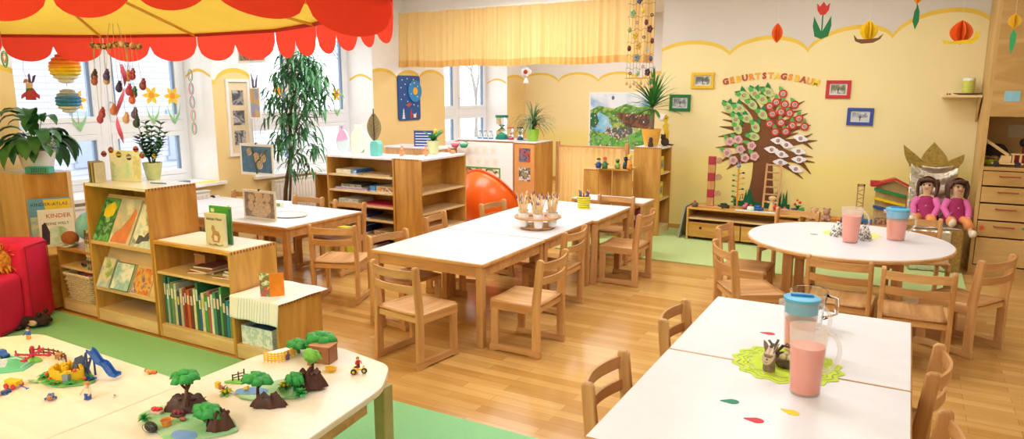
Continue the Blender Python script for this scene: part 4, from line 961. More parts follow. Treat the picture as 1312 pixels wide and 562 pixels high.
# dracaena
p = G(686, 176, 1.04); t = thing('potted_plant', 'spiky grass-like plant in a bright green pot on the orange-fronted cabinet', 'plant', (-4.16, 7.98, 1.0385)); pot(t, .062, .082, .15, mat('9fd03a', .35))
mb = MB()
for i in range(120):
    a = random.uniform(0, 2 * PI); el = random.uniform(.15, 1.5); mb.blade((0, 0, .13 + random.uniform(0, .10)), (math.cos(a) * math.cos(el), math.sin(a) * math.cos(el), math.sin(el)), random.uniform(.26, .46), .013, 1.7, 6, 'strap')
obj('foliage', mb, LG('587a4a'), t, smooth=True)
# yucca
t = thing('potted_yucca', 'yucca palm in an orange-yellow pot on the shelf below the string mobile', 'plant', (-2.60, 7.96, 1.0315)); pot(t, .075, .115, .20, mat('eeb24a', .35))
obj('trunk', MB().tube([(0, 0, .18), (.005, 0, .30), (.01, 0, .42)], .028, 12, .026), mat('8a6f58', .9, .25, 50, bump=.5), t)
mb = MB()
for i in range(72):
    a = random.uniform(0, 2 * PI); el = random.uniform(-.1, 1.5); mb.blade((.01, 0, .42 + .05 * el), (math.cos(a) * math.cos(el), math.sin(a) * math.cos(el), math.sin(el)), random.uniform(.28, .44), .030, .7 * random.random() + .15, 5, 'lance')
obj('foliage', mb, LG('3a7f38'), t, smooth=True)
# ================================================================== BOOKS
def bookbox(w, h, d, cover, pages='efe9da'):
    """a closed book standing: width w (x), depth d (y thickness), height h (z), spine at -x"""
    mb = MB(); mb.mi = 0; mb.box(-w / 2, -d / 2, 0, w / 2, -d / 2 + .003, h).box(-w / 2, d / 2 - .003, 0, w / 2, d / 2, h).box(-w / 2, -d / 2 + .003, 0, -w / 2 + .003, d / 2 - .003, h)
    mb.mi = 1; mb.box(-w / 2 + .003, -d / 2 + .003, .003, w / 2 - .004, d / 2 - .003, h - .003); return mb
PG = mat('ece4d0', .8, .05, 200, name='book_pages')
# the packed row in the low bookcase
cols = [('2f6b62','dark teal'),('9fb8a8','pale grey-green'),('3f7f6a','sea green'),('6f8f5a','olive green'),('c9c4b4','cream'),('2c4a5a','slate blue'),('b8b0a0','beige'),('a8382f','brick red'),('8a2f2a','dark red'),('c2552f','rust orange'),('6a3a34','maroon brown'),('d8cfa8','pale yellow'),('2f6f45','forest green'),('2a5f9a','blue'),('d9d0ac','straw'),('4f9a4a','leaf green'),('b0605a','dusty red'),('e4dfd2','white'),('3f8f6a','jade green'),('2a3f4a','navy'),('57a05a','bright green'),('2f4f45','blackish green'),('1f7fa8','cyan blue'),('7a8a3f','moss green'),('8a4a34','reddish brown'),('c86a4a','salmon')]
ordn = ['first','second','third','fourth','fifth','sixth','seventh','eighth','ninth','tenth','eleventh','twelfth','thirteenth','fourteenth','fifteenth','sixteenth','seventeenth','eighteenth','nineteenth','twentieth','twenty-first','twenty-second','twenty-third','twenty-fourth','twenty-fifth','last']
random.seed(21); x = -4.312; zb = .012 + .07 + .019
bk0 = None
for i, (c, nm) in enumerate(cols):
    w_ = random.choice([.014, .018, .024, .03, .02, .026]); w_ = .0262 + random.uniform(-.008, .007); h_ = random.uniform(.23, .315); 
    if i in (0, 2, 12, 20): h_ = .325
    if i in (13, 22): h_ = .245
    d_ = random.uniform(.17, .22)
    t = thing('book', '%s picture book, %s from the left in the low bookcase row' % (nm, ordn[i]) if i < 25 else 'salmon picture book closing the low bookcase row at its right end', 'book', (x + w_ / 2 + .001, F + .035 + d_ / 2, zb), 0, 'picture books in the low bookcase row')
    lean = math.radians(random.uniform(.5, 2.2)); mb = bookbox(d_, h_, w_ * .92, c); M = R(PI / 2, 'Z')
    mb.v = [tuple(M @ Vector(v)) for v in mb.v]
    o = obj('cover', mb, [mat(c, .5, .08, 30), PG], t)
    sb = MB(); sb.box(-w_ * .30, -d_ / 2 - .0012, h_ * .62, w_ * .30, -d_ / 2 - .0002, h_ * .86); obj('spine_label', sb, mat(random.choice(['e8e0c8', 'd8c060', 'c8d8d8', 'e8c8b8', 'f0f0e8']), .6), t)
    x += w_ + .0012
    if x > -3.612: break
# shelf clutter in the low bookcase
def stack(x, y, z, items, label, cat='book stack', rot=0, name='book_stack'):
    t = thing(name, label, cat, (x, y, z), rot); zz = 0
    for w_, d_, h_, c, a in items:
        obj('book', MB().box(-w_ / 2, -d_ / 2, zz, w_ / 2, d_ / 2, zz + h_, R(a)), mat(c, .5, .15, 25) if isinstance(c, str) else c, t, bevel=.001); zz += h_ + .0008
    return t
def flat(x, y, z, w_, d_, h_, c, a, label, name='book', cat='book', group=None, m=None):
    t = thing(name, label, cat, (x, y, z), a, group)
    mb = MB(); mb.mi = 0; mb.box(-w_ / 2, -d_ / 2, h_ * .88, w_ / 2, d_ / 2, h_).box(-w_ / 2, -d_ / 2, 0, w_ / 2, d_ / 2, h_ * .12).box(-w_ / 2, -d_ / 2, h_ * .12, -w_ / 2 + .002, d_ / 2, h_ * .88)
    mb.mi = 1; mb.box(-w_ / 2 + .002, -d_ / 2 + .002, h_ * .12, w_ / 2 - .003, d_ / 2 - .002, h_ * .88)
    obj('cover', mb, [m or mat(c, .5, .1, 30), PG], t); return t
zs = .012 + .44 + .0185
flat(-4.02, F + .20, zs, .20, .24, .012, '9a4a3a', .3, 'reddish brown thin book lying at the bottom left pile on the upper shelf')
flat(-3.99, F + .19, zs + .0125, .19, .22, .012, 'b9805a', -.1, 'tan thin book lying on the reddish brown one, upper shelf')
flat(-4.02, F + .22, zs + .025, .17, .2, .014, '7a3f34', .12, 'dark reddish book topping the small pile on the upper shelf')
flat(-3.74, F + .16, zs, .22, .18, .010, '8fa06a', .1, 'patterned green and yellow booklet at the front of the upper shelf', m=collage('booklet', ['e8d9a0', '7a8f5a', 'c8703f', 'f0ece0', '4a6a7a'], 18))
flat(-3.70, F + .20, zs + .0105, .17, .2, .016, 'c8c4bc', 0, 'grey-white book lying on the patterned booklet')
flat(-3.71, F + .21, zs + .027, .16, .19, .018, '5a5248', .06, 'dark brown book topping the pile beside the patterned booklet')
t = thing('wooden_box', 'small pale wooden box at the back of the upper shelf of the low bookcase', 'box', (-4.13, F + .24, zs)); obj('box_body', MB().box(-.055, -.045, 0, .055, .045, .085), BEECH['x'], t, bevel=.003); obj('lid', MB().box(-.057, -.047, .085, .057, .047, .098), BEECH['x'], t, bevel=.002)
# two books standing open-backed on the low bookcase
zt = .6785
t = thing('book', 'cream picture book with a brown hare, standing at the front on the low bookcase', 'book', (-3.795, F + .085, zt), math.radians(4))
mb = bookbox(.172, .215, .018, 'cream'); obj('cover', mb, [mat('dcd5bd', .5, .05, 12), PG], t)
hb = MB(); yy = -.0105
hb.prism([(-.02, .03), (.03, .028), (.045, .07), (.03, .10), (.0, .105), (-.005, .135), (-.022, .14), (-.03, .115), (-.02, .09), (-.035, .06)], .001, axis='y', base=yy); obj('hare_print', hb, mat('b08a62', .7, .2, 60), t)
obj('belly_print', MB().prism([(-.01, .04), (.02, .04), (.022, .07), (-.008, .075)], .0006, axis='y', base=yy - .0007), mat('e6dac4', .7), t)
tt = text_mb('kleiner Hase', .026, T(-.0, yy, .172) @ FACE_CAM, .0003); obj('title', tt, mat('4a4438', .7), t)
obj('grass_print', MB().prism([(-.06, .02), (-.03, .012), (.0, .022), (.03, .01), (.06, .02), (.065, .012), (.03, .004), (-.06, .008)], .0006, axis='y', base=yy), mat('8a8f7a', .7), t)
t = thing('book', 'bright green picture book standing open behind the hare book', 'book', (-3.845, F + .165, zt), math.radians(3))
mb = bookbox(.19, .245, .012, 'g'); obj('cover', mb, [mat('4cae3c', .45, .04, 12), PG], t)
Mh = T(.096, .004, 0) @ R(math.radians(140)); hb = bookbox(.17, .235, .012, 'g'); hb.v = [tuple(Mh @ T(.07, .012, 0) @ Vector(v)) for v in hb.v]; obj('back_cover', hb, [mat('3d7f5a', .45, .04, 12), PG], t)
obj('badge', MB().box(-.078, -.0072, .205, -.048, -.0062, .228), WHITE, t); obj('animal_print', MB().prism([(-.005, .13), (.045, .13), (.05, .16), (.03, .178), (.01, .175), (-.005, .155)], .001, axis='y', base=-.0075), mat('5a4636', .7, .2, 60), t)
# slanted display books
def disp(lx, w_, h_, zb, zt, c, m, label, th=.010, tilt=0):
    y0, y1 = -b_ + .015, -b_ + .165; L_ = math.hypot(y1 - y0, zt - .02 - zb); ang = math.atan2(zt - .02 - zb, y1 - y0)
    t = thing('picture_book', label, 'book', (-4.7075 + lx, F + .185 + y0 - .001, .012 + zb + .002)); t.rotation_euler = (ang, 0, 0)
    mb = MB(); mb.mi = 0; mb.box(-w_ / 2, .004, .0, w_ / 2, h_, .002).box(-w_ / 2, .004, th - .002, w_ / 2, h_, th).box(-w_ / 2, .004, .002, -w_ / 2 + .002, h_, th - .002); mb.mi = 1; mb.box(-w_ / 2 + .002, .006, .002, w_ / 2 - .003, h_ - .003, th - .002)
    obj('cover', mb, [mat(c, .4, .05, 12), PG], t); pr = obj('cover_picture', MB().box(-w_ / 2 + .006, .010, th, w_ / 2 - .006, h_ - .006, th + .0006), m, t); return t, th
b_ = .185
t, th = disp(-.245, .185, .325, .585, .93, '4f9a5a', collage('dragon_green', ['2f7f5a', '6fbf7a', '1f6a4a', '9fd8b0', '4fa06a'], 9), 'green picture book at the left of the upper display shelf')
obj('yellow_title', MB().prism([(-.05, .19), (.0, .18), (.06, .20), (.07, .26), (.03, .30), (-.02, .28), (-.06, .24)], .0006, axis='z', base=th + .0006), mat('f2d838', .5), t)
t, th = disp(-.03, .235, .335, .585, .93, 'd9d2cc', collage('soft_art', ['d8d4dc', 'e8c8c0', 'c0c8c0', 'f0e8e0', 'c8a8a0'], 6), 'pale picture book with an orange figure, middle of the upper display shelf')
obj('orange_figure', MB().prism([(-.10, .015), (.08, .015), (.09, .10), (.105, .24), (.07, .27), (.04, .20), (-.02, .12), (-.08, .08)], .0006, axis='z', base=th + .0006), mat('e08a62', .5, .15, 14), t)
t, th = disp(.215, .22, .31, .585, .93, 'cfdfe8', collage('winter_art', ['e8f0f4', 'c8dce8', 'f4f4f4', '8a9aa8', 'e8c8c0'], 8), 'light blue picture book with a snowy drawing, right end of the upper display shelf')
obj('penguin_prints', MB().prism([(-.06, .03), (-.02, .03), (.0, .05), (.07, .06), (.07, .11), (.04, .12), (.01, .08), (-.02, .09), (-.05, .09)], .0006, axis='z', base=th + .0006), mat('5a5a6a', .6, .2, 50), t)
t, th = disp(-.255, .145, .22, .245, .60, 'b8cfdf', collage('meadow_art', ['c8dcec', 'a8c8d8', 'e8e0c8', '8fb86a', 'd0784a'], 9), 'light blue book with a fox picture at the left of the lower display shelf', .025)
t, th = disp(-.065, .21, .205, .245, .60, '2f7f5a', collage('goose_art', ['e8ecec', '9ac8d0', 'f4f4f0', '6fae9a'], 8), 'dark green bordered book in the middle of the lower display shelf', .022)
t, th = disp(.15, .20, .20, .245, .60, 'ead2a0', collage('warm_art', ['f0e0a8', 'd8703f', 'e8b85a', '8a5a9a', 'f4ecd8'], 14), 'yellow and orange patterned book at the right of the lower display shelf', .008)
# on the tall bookcase
t = thing('accordion_book', 'narrow upright stack of grey-brown cardboard strips on the tall bookcase', 'book', (G(158, 230, 1.02).x, F + .055, 1.0215))
for k in range(6): obj('page', MB().box(-.038 + k * .013, -.04, 0, -.028 + k * .013, .04, .15 - .004 * (k % 3), R(.06 * (k - 3))), mat(['6a5a4a', 'a89a86', '4a3f36', 'c8bca8', '8a7a68', 'd8cfc0'][k], .7), t)
t = thing('picture_card', 'clear spring picture with pale green and blue prints behind the cardboard strips', 'picture', (-4.87, F + .20, 1.0215), math.radians(8))
obj('backing', MB().box(-.15, -.004, 0, .15, .004, .22), mat('f2f8f8', .3, .02, 8), t, bevel=.002); obj('print', MB().prism([(-.13, .02), (.05, .02), (.06, .10), (.0, .15), (-.06, .09), (-.13, .14)], .001, axis='y', base=-.006), collage('mint_print', ['b4e0d8', 'e8f6f2', 'c8ecE4', '98d0cc'], 12), t); obj('side_print', MB().box(.08, -.006, .02, .14, -.004, .18), collage('yellow_print', ['f4f0d0', 'dce0b0', 'fbf8e8'], 20), t)
o = obj('paper_sign', MB().prism([(-.07, -.03), (.07, -.05), (.08, .03), (-.06, .05)], .001), mat('e4e8ee', .6), None, loc=(-4.985, F + .06, 1.0218)); tag(o, 'white paper strip with blue corner on the left edge of the tall bookcase', 'paper')
obj('blue_corner', MB().prism([(-.07, -.03), (-.03, -.034), (-.06, .03)], .0006, base=.001), mat('3a6fb0', .6), o)
o = obj('pencil', MB().tube([(0, 0, .004), (.13, .03, .004)], .0038, 6), mat('2f6fc0', .4), None, loc=(-4.60, F + .20, 1.0215)); tag(o, 'blue pencil beside the pale green pot', 'pencil')
# striped cloth over the box shelf and the orange card
ST = None
def striped():
    m, N, L, b = _base('striped_cloth'); tc = N.new('ShaderNodeTexCoord'); sp = N.new('ShaderNodeSeparateXYZ'); L.new(tc.outputs['Object'], sp.inputs[0])
    mm = N.new('ShaderNodeMath'); mm.operation = 'MULTIPLY'; mm.inputs[1].default_value = 42; L.new(sp.outputs[0], mm.inputs[0]); fr = N.new('ShaderNodeMath'); fr.operation = 'FRACT'; L.new(mm.outputs[0], fr.inputs[0])
    lt = N.new('ShaderNodeMath'); lt.operation = 'LESS_THAN'; lt.inputs[1].default_value = .22; L.new(fr.outputs[0], lt.inputs[0])
    a1 = N.new('ShaderNodeMath'); a1.operation = 'GREATER_THAN'; a1.inputs[1].default_value = -.12; L.new(sp.outputs[0], a1.inputs[0]); a2 = N.new('ShaderNodeMath'); a2.operation = 'LESS_THAN'; a2.inputs[1].default_value = .16; L.new(sp.outputs[0], a2.inputs[0])
    m1 = N.new('ShaderNodeMath'); m1.operation = 'MULTIPLY'; L.new(lt.outputs[0], m1.inputs[0]); L.new(a1.outputs[0], m1.inputs[1]); m2 = N.new('ShaderNodeMath'); m2.operation = 'MULTIPLY'; L.new(m1.outputs[0], m2.inputs[0]); L.new(a2.outputs[0], m2.inputs[1])
    mx = N.new('ShaderNodeMixRGB'); L.new(m2.outputs[0], mx.inputs[0]); mx.inputs[1].default_value = lin('f2f1ee'); mx.inputs[2].default_value = lin('b9c8d6'); L.new(mx.outputs[0], b.inputs[0]); b.inputs['Roughness'].default_value = .9; return m
def drape(u, v):
    x = -.20 + .425 * u; y = -.32 + .54 * v; hy, hx = .183, .205; z = .4065
    ey = max(0, -y - hy); ex = max(0, abs(x) - hx)
    if ey > 0: z -= ey * .97 ; y = -hy - .006 - ey * .12 - .004 * math.sin(x * 40) * min(1, ey * 12)
    if ex > 0: z -= ex * .5 * (1 if x < 0 else .25); x = (hx + ex * .9) * (1 if x > 0 else -1)
    z += .002 * math.sin(x * 30 + y * 20)
    return (x, y, z)
o = obj('cloth', MB().sheet(drape, 40, 44), striped(), None, solid=.002, smooth=True, loc=(-3.3675, F + .16, .012)); tag(o, 'white cloth with thin blue stripes draped over the low box shelf', 'cloth')
t = thing('greeting_card', 'orange folded card with a patterned front standing on the striped cloth', 'card', (-3.30, F + .05, .425), math.radians(-14))
obj('card_front', MB().box(-.062, -.002, 0, 0, .002, .145, R(math.radians(34))), collage('card_print', ['f0d870', 'c84a5a', '5a8a4a', 'f4ecc8', '8a4a6a'], 30), t); obj('card_back', MB().box(0, -.002, 0, .085, .002, .145, R(math.radians(62))), mat('f08a1a', .6), t)
t = thing('storage_box', 'patterned white open box inside the low box shelf', 'box', (-3.39, F + .13, .012 + .089)); mb = MB().box(-.14, -.12, 0, .13, -.11, .12).box(-.14, .11, 0, .13, .12, .12).box(-.14, -.11, 0, -.13, .11, .12).box(.12, -.11, 0, .13, .11, .12).box(-.13, -.11, 0, .12, .11, .006)
obj('box_walls', mb, collage('box_print', ['e8ecec', 'b8d0c8', 'f4f4f4', 'd8e0e8'], 30), t); obj('blue_content', MB().box(-.12, -.10, .01, .11, .10, .10), mat('3a5a80', .6, .3, 30), t)
# basket, globe, tall books on the small left shelf
t = thing('wicker_basket', 'square wicker basket with bright soft things in the small low shelf', 'basket', (-5.315, F + .135, .012 + .089))
wk = MB(); nh = 12
for k in range(nh):
    z = .008 + k * .0165; s_ = .14 + .022 * k / nh; path = []
    for e in range(4):
        for j in range(12):
            u = -1 + 2 * j / 12; px_, py_ = [(u, -1), (1, u), (-u, 1), (-1, -u)][e]; wv = .004 * (1 if (j + k) % 2 else -1); path.append((px_ * s_ + wv * (abs(px_) >= 1) * (1 if px_ > 0 else -1), py_ * s_ * .72 + wv * (abs(py_) >= 1) * (1 if py_ > 0 else -1), z))
    path.append(path[0]); wk.tube(path, .0072, 6)
wk.box(-.135, -.098, 0, .135, .098, .2) if False else None
obj('woven_sides', wk, mat('e2caa0', .8, .2, 60), t, smooth=True); obj('base', MB().box(-.138, -.10, .002, .138, .10, .012), mat('b89868', .8), t)
rimp = [(-.17, -.12, .205), (.17, -.12, .205), (.17, .12, .205), (-.17, .12, .205), (-.17, -.12, .205)]; obj('rim', MB().tube(rimp, .010, 8), mat('ecd8b0', .8, .2, 60), t)
rg = MB(); random.seed(4)
for k in range(12): rg.ball((random.uniform(-.11, .11), random.uniform(-.07, .07), .16 + random.uniform(-.02, .03)), random.uniform(.03, .045), 10)
obj('soft_contents', rg, collage('rags', ['2f9a7a', 'c83a6a', '2f5a5a', 'e86a8a', '3a7f4a'], 14), t, smooth=True)
t = thing('globe', 'light blue globe on the small low shelf beside the tall bookcase', 'globe', (-5.36, F + .20, .503)); obj('ball', MB().ball((0, 0, .145), .118, 32), collage('globe_map', ['5ab4dc', '8fd0ec', '6fc0e0', 'c8dcb0', '7cc8e8'], 5), t, smooth=True); obj('foot', MB().lathe([(.07, 0), (.06, .012), (.012, .022), (.012, .04)], n=24), mat('3a3a3a', .4), t)
obj('meridian', MB().tube([(.127 * math.sin(a), 0, .145 - .127 * math.cos(a)) for a in [PI * k / 16 for k in range(17)]], .004, 6), mat('3a6a9a', .4), t)
for k, (c, nm) in enumerate([('3f6a3a', 'dark green'), ('8a3f6a', 'purple'), ('5a7a3a', 'moss green')]):
    t = thing('book', 'tall %s patterned book standing against the tall bookcase side' % nm, 'book', (-5.165 + k * .028, F + .10, .3505 + .012), 0); obj('cover', bookbox(.023, .30 - .02 * k, .15, c), [collage('pat_' + nm.replace(' ', '_'), [c, 'c8c0a0', c, '4a3a2a'], 30), PG], t); obj('spine_label', MB().box(-.008, -.0762, .10, .008, -.0752, .2), mat('d8d0a8', .6), t)
o = obj('cable', MB().tube([(.03 * math.cos(a) * (1 + .2 * math.sin(3 * a)), .022 * math.sin(a), .006 + .010 * (1 + math.sin(2 * a))) for a in [2 * PI * k / 20 for k in range(21)]], .0045, 6), mat('26262a', .5), None, loc=(-5.30, F + .08, .3605 + .001)); tag(o, 'coil of black cable on the middle board of the small low shelf', 'cable')
# atlas and book behind the sofa
A0 = Vector((-6.06, 2.912)); dirA = Vector((.14, .26)).normalized(); nA = Vector((dirA.y, -dirA.x)); rzA = math.atan2(dirA.y, dirA.x)
t = thing('picture_atlas', 'large blue and yellow children atlas leaning behind the sofa', 'book', (A0.x + dirA.x * .165 + nA.x * .055, A0.y + dirA.y * .165 + nA.y * .055, .434), rzA)
aw, ah = .145, .385
def Aloc(o): return o
obj('cover', bookbox(2 * aw, ah, .012, 'x'), [mat('6aa8d8', .45, .1, 10), PG], t)
obj('yellow_corner', MB().prism([(-.02, .20), (.142, .20), (.142, .375), (-.04, .375)], .0006, axis='y', base=-.0072), mat('f0cf3a', .5), t)
obj('title', text_mb('KINDER-ATLAS', .037, T(0, -.0078, .325) @ FACE_CAM, .0003), mat('1f4a6a', .6), t)
obj('map_print', MB().box(-.135, -.0070, .02, .135, -.0066, .24), collage('atlas_print', ['5a9ad0', 'a8d0e8', 'd8e4c8', '8ab8d8'], 9), t)
t2 = thing('picture_book', 'white children world book with a round globe print in front of the atlas', 'book', (A0.x + dirA.x * .20 + nA.x * .10, A0.y + dirA.y * .20 + nA.y * .10, .434), rzA)
obj('cover', bookbox(.24, .30, .012, 'x'), [mat('eef0f2', .45, .02, 10), PG], t2)
obj('title', text_mb('KINDER', .048, T(.018, -.0068, .232) @ FACE_CAM, .0003), mat('c2294f', .6), t2)
obj('subtitle', text_mb('MEINE WELT', .030, T(.0, -.0068, .175) @ FACE_CAM, .0003), mat('2a5f8a', .6), t2)
obj('globe_print', MB().lathe([(.085, 0), (.085, .0006)], n=28, M=T(.0, -.0066, .08) @ R(PI / 2, 'X')), collage('world_print', ['8fc8e0', 'd8ecf4', '9ac88a', 'e8f4f8'], 9), t2)
obj('child_print', MB().prism([(-.11, .02), (-.06, .02), (-.05, .12), (-.075, .20), (-.10, .18)], .0006, axis='y', base=-.0074), mat('3a2f4f', .7, .3, 30), t2)
t3 = thing('crate', 'low wooden crate behind the sofa arm that carries the atlas', 'crate', (-5.8, 2.95, .0125))
obj('crate_side', MB().prism([(-.22, -.155), (.20, -.155), (.20, .25), (-.02, .25), (-.20, -.06)], .40), HONEY['x'], t3, bevel=.003)
obj('crate_lid', MB().prism([(-.225, -.16), (.205, -.16), (.205, .255), (-.02, .255), (-.205, -.06)], .018, base=.402), HONEY['x'], t3, bevel=.003)
# ================================================================== SOFA AND SOFT TOYS
SOFA = mat('dc1048', .75, .12, 5, name='crimson_cover', bump=.15)
t = thing('sofa', 'crimson padded children sofa at the edge of the reading corner', 'sofa', (-5.47, 2.76, .012), math.atan2(-.86, .51))
# local x runs along the front towards the camera, local y = to the left/back of it -> depth is -y
def cushion(x0, x1, y0, y1, z0, z1, nm):
    return obj(nm, MB().box(x0, y0, z0, x1, y1, z1), SOFA, t, bevel=.05)
for o in (cushion(.0, .30, -.72, .0, .0, .60, 'arm'), cushion(.29, 1.25, -.70, -.02, .0, .40, 'seat'), cushion(.29, 1.25, -.90, -.60, .0, .66, 'backrest'), cushion(.0, .30, -.90, -.68, .0, .62, 'back_corner')):
    o.modifiers['bevel'].segments = 5
    for p in o.data.polygons: p.use_smooth = True
obj('seam_piping', MB().tube([(.03, .002, .03), (.03, .002, .57), (.27, .002, .57), (.27, .002, .03)], .004, 6), mat('a40e30', .7), t)
t = thing('soft_toy', 'shaggy yellow-orange plush on the sofa seat', 'soft toy', G(0, 338, .47)); t.location.z = .413
mb = MB(); random.seed(8); mb.ball((0, 0, .08), .08, 14); mb.ball((.02, -.05, .17), .055, 12)
for k in range(160):
    a, e = random.uniform(0, 6.28), random.uniform(-1.2, 1.5); d = Vector((math.cos(a) * math.cos(e), math.sin(a) * math.cos(e), math.sin(e))); c = Vector((0, 0, .08)); mb.blade(c + d * .07, d, .06, .018, .8, 3)
obj('shaggy_body', mb, mat('e29a3a', .9, .3, 30), t); obj('nose', MB().ball((.03, -.11, .17), .014, 8), mat('4a2a1a', .6), t)
t = thing('soft_toy', 'dark brown plush animal lying on the green carpet beside the low table', 'soft toy', (G(16, 422, 0).x + .085, G(16, 422, 0).y + .05, .012), .5); t.scale = (.78, .78, .78)
BRN = mat('3a2420', .95, .35, 50, bump=.6)
mb = MB(); mb.ball((0, 0, .055), .085, 16, 1.35, .85, .65).ball((.13, .03, .07), .075, 16, 1, .95, .8).ball((.09, .10, .045), .06, 12, 1.6, .7, .6).ball((-.10, -.03, .035), .05, 12, 1.3, .8, .65)
obj('body', mb, BRN, t, smooth=True, sub=1); obj('muzzle', MB().ball((.10, -.055, .062), .035, 12, 1.2, .6, .8), mat('c8ac88', .9, .1, 40), t, smooth=True)
for s in (-1, 1): obj('ear', MB().ball((.14, .03 + .05 * s, .135), .022, 10), BRN, t, smooth=True)
obj('eye', MB().ball((.085, -.085, .08), .011, 10), mat('16100e', .2), t); obj('paw', MB().ball((-.02, -.09, .03), .03, 10, 1.6, .8, .8), BRN, t, smooth=True)
t = thing('soft_toy', 'terracotta plush with a grey patterned cloth lying by the globe', 'soft toy', (-5.50, F + .10, .502)); 
obj('body', MB().ball((0, 0, .055), .06, 14, 1.3, .9, .9), mat('a8603a', .9, .15, 30), t, smooth=True); obj('cloth', MB().sheet(lambda u, v: (-.10 + .2 * u, -.08 + .09 * v, .004 + .03 * math.sin(u * 9) ** 2 * v), 12, 6), collage('grey_cloth', ['8a94a8', 'd8dce4', '5a6478'], 20), t, solid=.003)
# ================================================================== TOYS ON THE LOW TABLES
TZ = .4505
def at(px, py, z=TZ): p = G(px, py, z); return (p.x, p.y, z)
SKIN = mat('e8b896', .5); TG = mat('2f9a45', .45, .15, 40); TGL = mat('7cc24a', .5, .1, 30); TB = mat('4a2618', .5, .2, 40); TY_ = mat('f2bf1f', .4, .05); TBL = mat('2a62b8', .4, .05); TR = mat('c8284a', .4, .05)
def figure(px, py, label, rz=0, lying=False, shirt='2f5fae', trouser='e0a83a', hair='6a4326', h=.062, hat=None):
    t = thing('toy_figure', label, 'toy figure', at(px, py), rz); s = h / .062
    M = Matrix.Scale(s, 4) if not lying else T(0, 0, .010 * s) @ R(math.radians(84), 'X') @ T(0, 0, -.03) @ Matrix.Scale(s, 4)
    obj('trousers', MB().box(-.009, -.006, 0, -.001, .006, .022, M).box(.001, -.006, 0, .009, .006, .022, M).box(-.0092, -.0085, 0, -.0012, .004, .004, M).box(.0012, -.0085, 0, .0092, .004, .004, M), mat(trouser, .4), t, bevel=.001)
    mb = MB().prism([(-.0105, .021), (.0105, .021), (.009, .041), (-.009, .041)], .011, M, 'y', -.0055)
    for sd in (-1, 1): mb.tube([M @ Vector((sd * .010, 0, .038)), M @ Vector((sd * .016, -.004, .030)), M @ Vector((sd * .016, -.010, .023))], .0036 * s, 6)
    obj('shirt', mb, mat(shirt, .4), t, bevel=.001)
    obj('head', MB().lathe([(.004, .041), (.0078, .044), (.0082, .052), (.006, .056)], n=12, M=M).ball((.016, -.012, .021), .0032, 8, M=M).ball((-.016, -.012, .021), .0032, 8, M=M), SKIN, t, smooth=True)
    obj('hair' if not hat else 'hat', MB().lathe([(.0088, .049), (.0092, .055), (.006, .060), (.001, .061)], (0, .0012, 0), 12, M), mat(hat or hair, .6), t, smooth=True)
    return t
figure(37, 434, 'toy figure with blue shirt and yellow trousers at the back corner of the low table', .4)
figure(113, 511, 'toy figure in a cream dress and blue boots standing on the low birch table', .3, shirt='e4d3b4', trouser='3a5fa8', hair='c88a4a', h=.075)
figure(65, 511, 'toy figure lying face up in blue clothes near the front edge of the low table', 1.0, True, '3a6fb8', '3a6fb8', 'b8743a', .07)
figure(192, 478, 'toy figure in orange and yellow lying near the seam of the low tables', -1.2, True, 'e8a03a', 'd8703a', 'c8884a', .055)
figure(4, 505, 'toy figure in blue lying at the very left edge of the low table', .2, True, '3a5fa8', '2f4f8a', '8a4a3a', .06)
t = thing('toy_dice', 'tiny white and orange toy piece lying alone on the low table', 'toy', at(147, 508)); obj('plate', MB().lathe([(.004, 0), (.010, .003), (.009, .004)], n=12), WHITE, t); obj('handle', MB().box(-.004, -.002, .003, .006, .002, .010), mat('d8884a', .5), t)
# climbing frame with blue slide
t = thing('toy_slide', 'blue toy slide with a grey climbing tent on the low table', 'toy', at(118, 482)); p0, p1 = Vector(at(118, 482)), Vector(at(152, 486))
q = p1 - p0
ramp = []
for k in range(13):
    s_ = k / 12; ramp.append(Vector((q.x * s_ * 1.0, q.y * s_, .105 * (1 - s_) ** 1.1 + .008 + .008 * math.sin(s_ * 14))))
dd = Vector((q.x, q.y, 0)).normalized(); sd = Vector((-dd.y, dd.x, 0)); mb = MB()
for off, w_, h_ in ((0, .030, .003), (.016, .004, .014), (-.016, .004, .014)):
    for a, b in zip(ramp, ramp[1:]): mb.bar(a + sd * off + Vector((0, 0, h_ / 2)), b + sd * off + Vector((0, 0, h_ / 2)), w_, h_)
obj('slide', mb, TBL, t)
mb = MB(); a0 = Vector((0, 0, 0)) - dd * .0
mb.bar(a0 + sd * .018, ramp[0] + sd * .018, .005, .008).bar(a0 - sd * .018, ramp[0] - sd * .018, .005, .008).bar(-dd * .045 + sd * .018, ramp[0] + sd * .018, .005, .008).bar(-dd * .045 - sd * .018, ramp[0] - sd * .018, .005, .008)
for k in range(5): mb.bar(-dd * .045 * (1 - k / 5) + sd * .018 + Vector((0, 0, .1 * k / 5)), -dd * .045 * (1 - k / 5) - sd * .018 + Vector((0, 0, .1 * k / 5)), .004, .004)
obj('ladder_frame', mb, mat('2f4a7a', .4), t)
cx_ = -dd * .06
mb = MB(); A_, B_, C_ = cx_ - dd * .028 + sd * .0, cx_ + dd * .028, cx_ + Vector((0, 0, .085))
mb.add([A_ + sd * .03, A_ - sd * .03, B_ - sd * .03, B_ + sd * .03, C_ + sd * .02, C_ - sd * .02], [(0, 1, 5, 4), (2, 3, 4, 5), (1, 2, 5), (0, 4, 3)]); obj('tent', mb, mat('5f6a80', .5, .15, 60), t)
